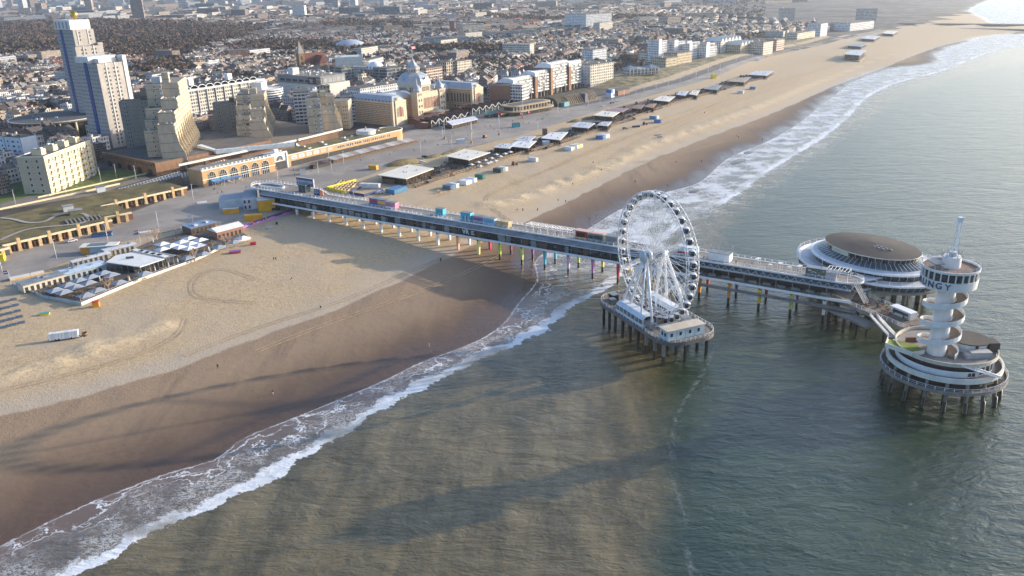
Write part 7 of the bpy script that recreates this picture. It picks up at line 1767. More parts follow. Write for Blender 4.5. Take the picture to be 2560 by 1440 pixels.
# compound under the pier entrance
COMPC = C('compound_white', (.56, .60, .63))
cb_ = thing('site_building', 'pale two-storey site building with a blue-grey flat roof by the pier entrance', 'building', gl(610, 526), rad(14)); MB().box(0, 7, 0, 22, 0, 6.4, 0, 1).box(-13, 0, 7, 22, 0, 5, 0, 1).build('walls', [COMPC, C('roof_slate_blue', (.22, .27, .33))], cb_); wins(cb_, [(x, -.01, z) for x in (1, 3.2) for z in (1.6, 4.6)], .8, 1.6, 0, C('frame_red', (.4, .05, .08))); wins(cb_, [(-.01, 2.5, 4.4), (-3, 6.99, 3), (-8, 6.99, 3)], .8, 1.6, LEFT)
yb = thing('yellow_building', 'tall yellow-orange two-storey site cabin block by the pier entrance', 'cabin', gl(647, 531), rad(20)); YO = C('yellow_orange', (.72, .36, .02)); MB().box(0, 9, 0, 6.5, 0, 6.2).build('walls', YO, yb); MB().box(-.2, 9.2, -.2, 6.7, 6.2, 6.5).build('roof', LTGREY, yb); wins(yb, [(-.01, y, z) for y in (1.7, 4.6) for z in (1.8, 4.8)], 1.4, 1.4, LEFT, YO, LTGREY)
container('low yellow-orange site cabin left of the tall one', YO, 8, 2.8, 2.8, 'site_cabin', 'cabin', False, None, gl(558, 537), rad(12), LTGREY); container('yellow-orange box trailer behind the painted fence', YO, 8.5, 3, 3, 'box_trailer', 'trailer', True, None, gl(613, 554), rad(12))
fe = thing('painted_fence', 'hoarding fence painted with purple waves and bright shapes on the sand by the pier', 'fence', (0, 0, 0)); f0, f1, f2 = G(580, 568), G(600, 574), G(731, 531)
MB().ribbon([tuple(f0), tuple(f1), tuple(f2)], .15, 2.1).build('panel', C('fence_lilac', (.48, .22, .58)), fe)
r_ = random.Random(4); m_ = MB(); nv = np.array([-(f2 - f1)[1], (f2 - f1)[0], 0]); nv = -nv / np.hypot(*nv[:2]); 
for k in range(30):
    a_ = f1 + (f2 - f1) * k / 30 + nv * .1; b_ = f1 + (f2 - f1) * (k + 1) / 30 + nv * .1; z0 = 1.0 + .35 * math.sin(k * .8); z1 = 1.0 + .35 * math.sin((k + 1) * .8)
    m_.add([a_ + (0, 0, z0), b_ + (0, 0, z1), b_ + (0, 0, 2.1), a_ + (0, 0, 2.1)], [(0, 1, 2, 3)], 0)
for k in range(16):
    a_ = f1 + (f2 - f1) * r_.random() + nv * .14; d_ = (f2 - f1) / np.linalg.norm(f2 - f1) * r_.uniform(.5, 1.6); z = r_.uniform(.3, 1.4); m_.add([a_ + (0, 0, z), a_ + d_ + (0, 0, z + .1), a_ + d_ * .8 + (0, 0, z + .6), a_ + d_ * .2 + (0, 0, z + .5)], [(0, 1, 2, 3)], r_.choice((1, 2, 3)))
m_.build('painted_shapes', [NAVY, YEL, RED, ORANGE], fe)
# ---- containers on the sand past the pier
def crow(cols, px, names_, L=6.0, a=-36.0):
    p = G(*px); u = (math.cos(CD), math.sin(CD))
    for k, (c_, nm) in enumerate(zip(cols, names_)):
        q = (p[0] + u[0] * 2.62 * k, p[1] + u[1] * 2.62 * k); container(nm, c_, L, 2.5, 2.6, loc=(q[0] - L * math.cos(rad(a)), q[1] - L * math.sin(rad(a)), p[2]), rot=rad(a))
CB = C('container_blue', (.08, .22, .38)); CWH = C('container_white', (.66, .67, .68)); CNV = C('container_slate', (.12, .16, .21)); CGN = C('container_green', (.03, .15, .12))
crow([CB, CB, CB, CB], (987, 487), ['blue shipping container by the sports court, nearest of four', 'blue shipping container by the sports court, second of four', 'blue shipping container by the sports court, third of four', 'blue shipping container by the sports court, farthest of four'], 7)
crow([CNV, CB, CWH], (1127, 476), ['slate grey container heading the first trio on the sand', 'blue container in the middle of the first trio on the sand', 'white container ending the first trio on the sand'])
crow([CWH, CWH, C('container_pale_blue', (.2, .33, .52)), CWH], (1166, 464), ['large white container just past the slate and blue trio', 'white container before the pale blue one on the sand', 'pale blue container squeezed between white ones', 'white container behind the pale blue one on the sand'])
crow([CGN], (1207, 449), ['dark green container standing alone past the white row']); crow([C('skip_green', (.05, .09, .06)), STEEL, CWH], (1252, 433), ['low olive green skip beside the grey container', 'grey container between the olive skip and a white one', 'white container ending the olive and grey trio']); crow([CWH], (1340, 405), ['single white container alone in the open sand'])
crow([CWH, C('container_sage', (.42, .46, .44)), C('container_royal', (.10, .18, .42)), CWH, YEL, CWH], (1428, 378), ['white container at the near end of the mixed row of six', 'sage grey container, second in the mixed row of six', 'royal blue container in the mixed row of six', 'white container right after the royal blue one', 'yellow container in the mixed row of six', 'white container at the far end of the mixed row of six'])
crow([C('container_royal', ()), C('container_sky', (.12, .32, .50)), CWH, CWH], (1507, 349), ['royal blue container heading the row of four', 'sky blue container second in the row of four', 'white container third in the row of four', 'white container last in the row of four'])
crow([CB, CWH], (1640, 299), ['blue and white container by the sand track, left one', 'white container right behind the blue one by the sand track']); crow([C('container_royal', ())], (1652, 308), ['royal blue container alone beside the sand track']); crow([LTGREY], (1562, 285), ['light grey container behind the beach terraces']); crow([CWH], (1858, 234), ['pale container alone far along the beach']); crow([CB], (1888, 224), ['blue container with an orange end far along the beach'])
container('orange-yellow container on the promenade by the grass mound', YO, 5.5, 2.6, 2.7, loc=gl(922, 424), rot=rad(-20)); container('long white container behind the sports court', CWH, 12, 2.5, 2.7, loc=gl(900, 470), rot=rad(-15)); container('dark brown container in front of the nearest white roof', BROWN, 8, 2.6, 2.7, loc=gl(957, 459), rot=rad(-15))
sc_ = thing('sports_court', 'beach play court with orange-yellow low walls and wooden frames', 'play court', (0, 0, 0)); zc2 = hz(*G(870, 470)[:2])
m_ = MB(); m_.ribbon([gl(*p) for p in ((865, 484), (817, 473), (890, 453))], .4, 1.5); m_.build('yellow_wall', YEL, sc_); m_ = MB(); m_.ribbon([gl(*p) for p in ((867, 484), (911, 492), (958, 477))], .4, 1.5); m_.ribbon([gl(*p) for p in ((880, 480), (905, 470))], .3, 1.2); m_.build('blue_wall', NAVY, sc_)
m_ = MB(); A0, A1, A2 = G(829, 473), G(868, 480), G(893, 458)
for i in range(6):
    a_ = A0 + (A1 - A0) * i / 5; b_ = a_ + (A2 - A1); m_.ribbon([tuple(a_), tuple(b_)], .35, .7)
    a_ = A0 + (A2 - A1) * i / 5; b_ = a_ + (A1 - A0); m_.ribbon([tuple(a_), tuple(b_)], .35, .7)
m_.build('wooden_frames', TAN, sc_); m_ = MB()
for px in ((845, 490), (872, 487), (905, 482)): p = G(*px); m_.tube(tuple(p), (p[0], p[1], p[2] + 9), .1, n=4)
m_.build('net_mast', LTGREY, sc_)
# ---- beach pavilions along the coast
def pav(label, px4, hgt, roofm, wallm=None, th=.35, posts=9):
    """flat-roofed pavilion from the four roof corners seen in the photograph"""
    g0 = G(*px4[3]); z = g0[2] + hgt; q = [P(x, y, z)[:2] for x, y in px4]
    t = thing('beach_pavilion', label, 'pavilion', (q[0][0], q[0][1], g0[2])); q = [a - q[0] for a in q]; H = hgt
    MB().prism([tuple(a) for a in q], H - th, H).build('roof', roofm, t); c = sum(q) / len(q)
    inn_ = [tuple(c + (a - c) * .86) for a in q]; MB().prism(inn_, .2, H - th - .02, cap=False).build('glass_walls', wallm or MG('pav_glass', ()), t)
    m_ = MB(); o_ = [tuple(c + (a - c) * .97) for a in q]
    for i in range(len(q)):
        a, b = np.array(o_[i]), np.array(o_[(i + 1) % len(q)])
        for k in range(posts): x, y = a + (b - a) * k / posts; m_.box(x - .09, x + .09, y - .09, y + .09, 0, H - th)
    m_.build('posts', BROWN, t); MB().prism([tuple(c + (a - c) * 1.12) for a in q], -1.2, .12).build('deck', PLANK, t)
    r_ = random.Random(int(px4[0][0])); m_ = MB()
    for k in range(4): x, y = c + (q[k % 4] - c) * r_.uniform(.1, .6); m_.box(x - .5, x + .5, y - .4, y + .4, H, H + .6)
    m_.build('roof_vent', LTGREY, t); return t
CRMR = M('cream_roof', (.72, .68, .58), .6, .08, .12)
pav('beach restaurant with a big flat cream roof, nearest the pier', [(944, 437), (1020, 411), (1085, 421), (1015, 447)], 4.6, CRMR); pav('beach restaurant with a flat cream roof, second from the pier', [(1114, 390), (1161, 372), (1226, 381), (1172, 400)], 4.6, CRMR)
for i, (lb, x0, y0, x1, y1, hpx, rm) in enumerate((('white curved tarpaulin roof among terraces', 1232, 368, 1290, 357, 9, C('tarp_pale', (.55, .56, .58))), ('long white event tent beside the plaza, nearer of two', 1268, 365, 1342, 352, 14, WROOF), ('grey ridged tent behind the long white one', 1285, 350, 1340, 340, 9, C('tent_lilac_grey', (.48, .48, .54))), ('white gabled event tent, farther of two', 1352, 345, 1420, 330, 14, WROOF), ('grey hip-roofed beach pavilion with grass banks', 1425, 316, 1488, 308, 12, C('hip_grey', (.50, .52, .56))), ('small pale flat roof beside the grey hip-roofed pavilion', 1492, 312, 1530, 304, 8, C('pale_flat', (.54, .54, .56))), ('cream striped flat roof pavilion in mid row', 1482, 288, 1550, 280, 11, CRMR), ('mauve-brown flat roof pavilion', 1517, 277, 1572, 271, 8, C('mauve_roof', (.30, .20, .20))), ('rusty brown slatted roof pavilion, left half', 1578, 270, 1612, 261, 7, C('rust_slats', (.28, .15, .10))), ('orange-brown slatted roof pavilion, right half', 1612, 267, 1642, 258, 7, C('orange_slats', (.38, .19, .10))), ('cream and white double roof pavilion', 1632, 250, 1688, 241, 10, CRMR), ('pale blue-white roofed pavilion', 1690, 236, 1722, 228, 9, C('pale_blue_white', (.52, .56, .60))), ('cream roofed pavilion next to the pale blue one', 1722, 235, 1750, 226, 9, CRMR), ('dark slatted terrace pavilion towards the open beach', 1760, 222, 1806, 212, 8, STEEL), ('thatch-coloured round terrace pavilion standing alone', 1818, 203, 1878, 192, 8, C('thatch', (.35, .28, .2))), ('long low pavilion behind the thatch-coloured one', 1868, 186, 1935, 177, 9, LTGREY), ('two-storey white beach pavilion far along the sand', 2108, 135, 2166, 126, 10, LTGREY), ('dark roofed beach pavilion beyond the two-storey white one', 2116, 114, 2168, 108, 7, STEEL), ('pale beach pavilion close to the harbour', 2152, 96, 2200, 90, 7, LTGREY), ('farthest beach pavilion by the harbour channel', 2205, 83, 2245, 78, 6, OFFW))):
    pav(lb, [(x0, y0), (x0 + (x1 - x0) * .35, y0 - hpx), (x1, y1), (x0 + (x1 - x0) * .72, y0 + hpx * .35)], 4.0 if i not in (16,) else 7, rm, posts=5)
GM = M('mound_grass', (.17, .135, .06), .95, .4, .3)
def mound(label, px, rx, ry, h, a): 
    t = thing('grass_mound', label, 'mound', gl(*px, -.3), rad(a)); m_ = MB(); m_.lathe([(1, 0), (.8, .45), (.5, .8), (.2, .97), (.01, 1)], 18, sx=rx, sy=ry, smooth=True); m_.v = [(x, y, z * h) for x, y, z in m_.v]; m_.build('grass_bank', GM, t)
    s_ = MB(); s_.ribbon([(rx * 1.06 * math.cos(k), ry * 1.06 * math.sin(k), 0) for k in np.linspace(0, 3.2, 12)], .4, .7); s_.build('kerb', CONC, t)
mound('large dry grass mound between the orange container and the nearest white roof', (1008, 408), 15, 7, 3.0, 48); mound('dry grass bank by the ramp, middle of three', (1083, 392), 9, 4, 1.6, 50); mound('dry grass bank by the ramp, farthest of three', (1135, 378), 16, 3.5, 1.6, 53); mound('dry grass bank beside the grey hip-roofed pavilion, left', (1440, 303), 9, 5, 2, 50); mound('dry grass bank beside the grey hip-roofed pavilion, right', (1470, 297), 9, 5, 2, 50)
# terraces of tables, fences of timber
tb2 = table_set('brown terrace table with two benches beside the beach restaurants', (0, 0, 0), M('terrace_brown', (.15, .09, .06)), 'tables outside the beach restaurants'); pts = []; rr = random.Random(23)
for (x0, y0, x1, y1, wd, n) in ((1040, 447, 1165, 408, 20, 100), (1180, 405, 1300, 372, 16, 60), (1300, 385, 1420, 345, 10, 30), (1440, 330, 1560, 298, 11, 45), (1560, 296, 1680, 258, 9, 30), (1680, 256, 1790, 226, 7, 18), (1110, 410, 1170, 420, 6, 8)):
    for k in range(int(n * .58)): q = rr.random(); pts.append(gl(x0 + (x1 - x0) * q + rr.uniform(-6, 6), y0 + (y1 - y0) * q + rr.uniform(-wd / 2, wd / 2), .35))
fan('', tb2, pts)
for nm, q in (('nearest cream roof', [(1015, 449), (1070, 428), (1150, 402), (1185, 421), (1040, 470)]), ('second cream roof', [(1165, 403), (1215, 386), (1268, 368), (1320, 379), (1190, 421)]), ('long white event tents', [(1285, 372), (1350, 350), (1425, 330), (1452, 340), (1330, 380)]), ('grey hip-roofed pavilion', [(1425, 330), (1480, 312), (1560, 290), (1585, 300), (1460, 337)]), ('mauve roof pavilion', [(1480, 296), (1530, 272), (1640, 248), (1662, 262), (1560, 295)]), ('cream double roof pavilion', [(1625, 256), (1690, 236), (1770, 222), (1800, 228), (1665, 264)]), ('gabled event tent', [(1330, 366), (1405, 340), (1440, 335), (1452, 343), (1365, 374)]), ('cream striped roof', [(1530, 296), (1575, 282), (1640, 266), (1655, 272), (1560, 303)]), ('dark slatted pavilion', [(1755, 226), (1800, 212), (1850, 204), (1862, 210), (1790, 232)]), ('thatch-coloured pavilion', [(1805, 208), (1850, 192), (1900, 188), (1915, 196), (1840, 214)])):
    w_ = [G(*p) for p in q]; t = thing('terrace_deck', 'brown timber terrace around the ' + nm, 'terrace', tuple(w_[0])); z_ = max(p[2] for p in w_) - w_[0][2]; pq = [tuple((p - w_[0])[:2]) for p in w_]
    MB().prism(pq, -1.5, z_ + .22).build('floor', M('terrace_floor', (.11, .078, .056), .85, .3, .5), t); m_ = MB(); rail(m_, [(x, y, z_ + .2) for x, y in pq + pq[:1]], 1.3, 2.6, .08); m_.build('railing', M('terrace_rail', (.30, .22, .15)), t)
    rj = random.Random(len(nm)); m_ = MB()
    for k in range(40):
        i, j = rj.randrange(5), rj.randrange(5); a_, b_ = np.array(pq[i]), np.array(pq[j]); x, y = a_ + (b_ - a_) * rj.random(); m_.obox((x, y, z_ + .2), (rj.uniform(.8, 3), .08, 1.5), CD + (1.57 if k % 2 else 0))
    m_.build('windscreen', BLUEG, t)
tf_ = None
for (x0, y0, x1, y1, n) in ((1030, 470, 1180, 425, 1), (1180, 425, 1330, 378, 1), (1330, 380, 1500, 328, 1), (1500, 328, 1640, 275, 1), (1640, 275, 1800, 228, 1)):
    a_, b_ = G(x0, y0), G(x1, y1); t = thing('timber_fence', ('timber post fence in front of the nearest cream roof', 'timber post fence in front of the second cream roof', 'timber post fence before the white event tents', 'timber post fence before the mauve and rusty pavilions', 'timber post fence before the far pavilions')[(x0 > 1100) + (x0 > 1300) + (x0 > 1490) + (x0 > 1600)], 'fence', tuple(a_), ang(a_, b_)); L = dist(a_, b_); m_ = MB()
    for k in range(int(L / 3)): m_.box(k * 3 - .1, k * 3 + .1, -.1, .1, -.5, 2.4)
    m_.build('posts', WOOD, t); MB().box(0, L, -.05, .05, .7, .95).box(0, L, -.05, .05, 1.6, 1.8).build('rails', WOOD, t)
pr_ = parasol('cream parasol on the terraces between the two cream roofs and the tents', (0, 0, 0), C('parasol_cream', (.58, .55, .52)), 'cream parasols outside the beach restaurants', 1.7, 2.8); fan('', pr_, [peak(*p, 2.8) for p in ((1178, 408), (1195, 402), (1212, 397), (1228, 392), (1200, 412), (1218, 405), (1238, 399), (1250, 388), (1262, 381), (1240, 383), (1225, 402), (1275, 377))])
# ---- lamp posts, cars, people
lampp = thing('lamp_post', 'white lamp post on the promenade', 'lamp post', (0, 0, 0), 0, 'white lamp posts along the promenade'); MB().tube((0, 0, 0), (0, 0, 9), .13, .08, 6).build('pole', WHITE, lampp); MB().box(-.7, .7, -.16, .16, 9, 9.15).build('lamp_head', LTGREY, lampp)
fan('', lampp, [gl(*p) for p in ((40, 514), (142, 647), (271, 607), (397, 571), (484, 500), (6, 680), (166, 486), (253, 455), (292, 446), (341, 450), (696, 455), (660, 430), (797, 440), (830, 432), (860, 412), (823, 400), (1052, 385), (1107, 348), (1130, 370), (1132, 336), (1180, 362), (1180, 335), (1248, 338), (1248, 316), (1305, 290), (1345, 330), (1395, 284), (1420, 285), (1470, 270), (1500, 265), (1530, 262), (1560, 250), (1590, 242), (1610, 232), (1640, 226), (1670, 220), (1700, 207), (1740, 196), (1770, 186), (1800, 178), (1840, 160), (1880, 150), (1930, 138), (1990, 125))])
bs_ = thing('plaza_mast', 'tall grey plaza mast on a rust coloured conical foot', 'mast', (0, 0, 0), 0, 'tall masts on the plaza before the palace hotel'); MB().tube((0, 0, 0), (0, 0, 17), .16, .08, 6).build('pole', LTGREY, bs_); MB().lathe([(1.1, 0), (.9, .8), (.2, 2.2)], 10).build('foot', M('rust_cone', (.34, .17, .09)), bs_)
fan('', bs_, [gl(*p) for p in ((1112, 348), (1179, 358), (1179, 332), (1248, 338), (1307, 296))])
def make_car(label, px, col, a, group=None):
    t = thing('parked_car', label, 'car', gl(*px, .16), rad(a), group)
    MB().profile_y([(-2.1, .35), (2.15, .35), (2.2, .75), (1.2, .95), (.6, 1.45), (-1.4, 1.48), (-2.1, 1.0)], -.88, .88).build('body', M('car_' + col[0], col[1], .25, .05), t)
    g_ = MB().profile_y([(.62, 1.38), (1.05, .98), (-1.95, 1.02), (-1.4, 1.42)], -.9, .9); g_.build('windows', GLASS, t)
    for x in (-1.35, 1.35):
        for y in (-.85, .85): MB().tube((x, y - .1, .33), (x, y + .1, .33), .33, n=10).build('wheel', BLACK, t)
    return t
for lb, px, col, a in (('black car parked by the orange container on the promenade', (1062, 394), ('black', (.03, .03, .035)), 20), ('white car parked before the turf arcade', (182, 605), ('white', (.7, .7, .7)), 40), ('white and blue car beside the blue court wall', (950, 484), ('white', ()), 30), ('white van-like car by the grass mound', (1055, 408), ('white', ()), 10), ('silver car on the sand before the timber fence', (1650, 345), ('silver', (.5, .5, .52)), 20), ('dark car on the sand, left of the silver one', (1562, 323), ('dark', (.05, .05, .06)), 10), ('white car on the promenade by the ribbed mound', (1508, 267), ('white', ()), 30), ('dark car on the promenade behind the white one', (1530, 259), ('dark', ()), 30), ('white car near the painted block on the promenade', (1545, 254), ('white', ()), 30), ('dark car parked on the lawn road at the left edge', (22, 448), ('dark', ()), 0), ('white car parked behind the cream slab', (48, 444), ('white', ()), 0), ('dark blue truck-like car under the pier entrance', (690, 526), ('dkblue', (.04, .07, .16)), 10)): make_car(lb, px, col, a)
def tractor(label, px, a, col=RED):
    t = thing('tractor', label, 'tractor', gl(*px), rad(a)); MB().box(-.2, 2.2, -.5, .5, .7, 1.5).build('bonnet', col, t); MB().box(-1.4, -.2, -.7, .7, .9, 2.5).build('cab', GLASS, t); MB().box(-1.5, -.1, -.8, .8, 2.5, 2.65).build('cab_roof', col, t)
    for x, r in ((-.9, .85), (1.6, .5)):
        for y in (-.85, .85): MB().tube((x, y - .2, r), (x, y + .2, r), r, n=12).build('wheel', BLACK, t)
for lb, px, a in (('red tractor on the sand past the second cream roof', (1286, 413), 20), ('red tractor beside the dark crates on the sand', (1612, 312), 0), ('orange tractor before the terraces of the nearest cream roof', (1128, 440), 30), ('orange digger standing on the plaza before the pagodas', (1212, 345), 60)): tractor(lb, px, a, ORANGE if 'orange' in lb else RED)
sbox('dark trailer of stacked crates on the sand near the red tractor', (1590, 318), 6, 2, 1.0, DARK); sbox('pile of planks on the sand by the ridge', (1645, 338), 5, 1.6, .5, C('plank_rose', (.4, .25, .18))); sbox('tan crate on the sand past the pier', (1097, 482), 2, 1.4, 1.2, TAN); sbox('white hut on the plaza', (757, 436), 3, 3, 3.2, OFFW, STEEL, 'hut'); sbox('green and white stall on the plaza', (1290, 318), 6, 3.5, 3.4, TEAL, BROWN, 'stall'); sbox('brown stack of crates by the white event tents', (1362, 338), 3, 3, 5, BROWN); sbox('yellow cube kiosk beside the boulevard road', (1784, 196), 5, 4, 4.6, YEL, YEL, 'kiosk'); sbox('white cube hut at the bend of the boulevard', (1895, 152), 5, 4, 4, WHITE, WHITE, 'hut'); sbox('white site cabin on the sand by the event tents', (1365, 362), 5, 3, 2.8, CWH, CWH, 'cabin'); sbox('white site cabin behind the gabled event tent', (1390, 350), 6, 3, 3, CWH, CWH, 'cabin'); sbox('white delivery truck on the plaza', (1152, 358), 6, 2.6, 3, LTGREY, WHITE, 'truck')
SKIN = M('skin', (.42, .25, .17), .6); HAIR = M('hair_dark', (.03, .02, .015), .7)
PM = {}
def person_mesh(coat, legs, sit=False, key=''):
    k_ = (coat.name, legs.name, sit)
    if k_ in PM: return PM[k_]
    V = [(0, 0, .95), (0, 0, 1.2), (0, .01, 1.42), (0, .02, 1.55), (0, .04, 1.66), (0, .05, 1.76)]
    R_ = [(.15, .12), (.16, .12), (.17, .11), (.06, .06), (.10, .11), (.07, .08)]; E = [(0, 1), (1, 2), (2, 3), (3, 4), (4, 5)]
    for s in (-1, 1):
        b_ = len(V); V += [(.10 * s, 0, .88), (.11 * s, .12 * s if not sit else .42, .5 if not sit else .85), (.11 * s, -.06 + .16 * s if not sit else .5, .08 if not sit else .45), (.11 * s, .08 + .16 * s if not sit else .62, .04 if not sit else .42)]; R_ += [(.10, .10), (.07, .07), (.05, .05), (.045, .05)]; E += [(0, b_), (b_, b_ + 1), (b_ + 1, b_ + 2), (b_ + 2, b_ + 3)]
        b_ = len(V); V += [(.21 * s, 0, 1.4), (.27 * s, -.06 * s, 1.12), (.27 * s, .08 - .1 * s, .88), (.27 * s, .11 - .11 * s, .8)]; R_ += [(.07, .07), (.05, .05), (.04, .04), (.035, .045)]; E += [(2, b_), (b_, b_ + 1), (b_ + 1, b_ + 2), (b_ + 2, b_ + 3)]
    me = bpy.data.meshes.new('person'); me.from_pydata(V, E, []); o = bpy.data.objects.new('person', me); COL.objects.link(o)
    o.modifiers.new('skin', 'SKIN'); o.modifiers.new('sub', 'SUBSURF').levels = 1
    sv = me.skin_vertices[0].data
    for i, r in enumerate(R_): sv[i].radius = r
    sv[0].use_root = True
    dg = bpy.context.evaluated_depsgraph_get(); dg.update(); res = bpy.data.meshes.new_from_object(o.evaluated_get(dg)); bpy.data.objects.remove(o)
    res.materials.clear()
    for mt_ in (coat, legs, SKIN, HAIR): res.materials.append(mt_)
    for f in res.polygons:
        c = f.center; f.material_index = 3 if c.z > 1.72 or (c.z > 1.62 and c.y < .02) else 2 if c.z > 1.5 or (abs(c.x) > .22 and c.z < .84) else 1 if c.z < .93 and abs(c.x) < .22 else 0
    res.name = 'person'; PM[k_] = res; return res
BLK = C('coat_black', (.02, .02, .025)); NV2 = C('coat_navy', (.03, .04, .09)); BG = C('coat_beige', (.45, .38, .28)); RDC = C('coat_red', (.4, .04, .04)); DKT = C('trousers_dark', (.04, .04, .05)); WHT = C('trousers_pale', (.5, .48, .44))
def person(label, px, coat=BLK, legs=DKT, a=0, sit=False, group=None, loc=None):
    o = bpy.data.objects.new('person', person_mesh(coat, legs, sit)); COL.objects.link(o); p = loc or gl(*px, -.02 if not sit else -.42); o.location = p; o.rotation_euler = (0, 0, rad(a)); return tag(o, label, 'person', group)
for a in (('person in a black coat and white trousers walking on wet sand near the foam', (683, 986), BLK, WHT, 40), ('person in dark clothes standing alone on damp sand left of centre', (545, 921), BLK, DKT, 200), ('person in pale beige clothes beside the foam line', (1073, 868), BG, WHT, 90), ('left one of two people in black walking on dry sand below the club', (685, 651), BLK, DKT, 10), ('right one of two people in black walking on dry sand below the club', (690, 651), BLK, DKT, 10), ('person in a navy coat sitting on the dry sand', (729, 699), NV2, DKT, 90, True), ('person in black sitting where dry sand turns damp', (802, 771), BLK, DKT, 200, True), ('person in black in the pier shadow edge on the sand', (1102, 654), BLK, DKT, 0), ('person in black on the wet sand right of the sand bar', (1690, 408), BLK, DKT, 0), ('person in black on the wet sand, nearest the swash past the pier', (1669, 468), BLK, WHT, 0), ('person in black in the middle of the far wet sand', (1588, 457), BLK, DKT, 0), ('person in black further up the wet sand', (1754, 406), BLK, DKT, 0), ('person in black on the sand bar by the sea', (1862, 408), BLK, DKT, 0), ('person in pale trousers on the sand beyond the pier, left of a pair', (1395, 505), BLK, WHT, 0), ('person in black on the sand beyond the pier, right of a pair', (1414, 507), BLK, DKT, 0), ('person in white trousers next to the pier railing on the sand', (1293, 529), BLK, WHT, 0), ('person in black between the pier and the tyre tracks', (1307, 528), BLK, DKT, 0), ('person in navy past the tyre tracks by the pier', (1344, 528), NV2, DKT, 0), ('person in beige walking toward the pier on wet sand', (1490, 540), BG, DKT, 0), ('person in black with a long shadow on wet sand by the pier', (1473, 551), BLK, DKT, 0), ('left one of two people at the swash edge behind the wheel', (1568, 526), BLK, DKT, 0), ('right one of two people at the swash edge behind the wheel', (1574, 523), BLK, DKT, 0), ('left person of a pair far along the wet sand', (1841, 343), BLK, DKT, 0), ('right person of a pair far along the wet sand', (1846, 345), BLK, DKT, 0), ('person in black far along the wet sand near the foam', (1906, 351), BLK, DKT, 0), ('person in navy sitting by the sand ridge', (1483, 408), NV2, DKT, 0, True), ('person in black by the sand ridge, standing', (1503, 428), BLK, DKT, 0), ('person in red on the sand near the tyre tracks', (1761, 284), RDC, DKT, 0), ('person in black at the foot of the sand ridge', (1432, 463), BLK, DKT, 0)): person(*a)
rr = random.Random(31)
for k in range(95):
    r = rr.random()
    if r < .35: q = rr.random(); px = (480 + 700 * q + rr.uniform(-20, 20), 500 - 165 * q + rr.uniform(-16, 10))
    elif r < .75: q = rr.random(); px = (1110 + 260 * q, 352 - 70 * q + rr.uniform(-16, 20))
    else: q = rr.random(); px = (1380 + 420 * q, 282 - 105 * q + rr.uniform(-6, 7))
    c_ = rr.choice((0, 0, 1, 2, 3)); person(('person in black strolling on the promenade', 'person in navy strolling on the promenade', 'person in beige strolling on the promenade', 'person in a red jacket strolling on the promenade')[c_], px, (BLK, NV2, BG, RDC)[c_], DKT, rr.uniform(0, 360), False, ('strollers in black', 'strollers in navy', 'strollers in beige', 'strollers in red')[c_])
for k in range(26):
    s = rr.uniform(30, 290); c_ = rr.choice((0, 0, 1, 2)); person(('person in black walking on the upper deck of the pier', 'person in navy walking on the upper deck of the pier', 'person in beige walking on the upper deck of the pier')[c_], None, (BLK, NV2, BG)[c_], DKT, rr.uniform(0, 360), False, ('pier walkers in black', 'pier walkers in navy', 'pier walkers in beige')[c_], pw(s, rr.uniform(4.2, 5.2) if s < 255 else rr.uniform(5, 11), 14.95))
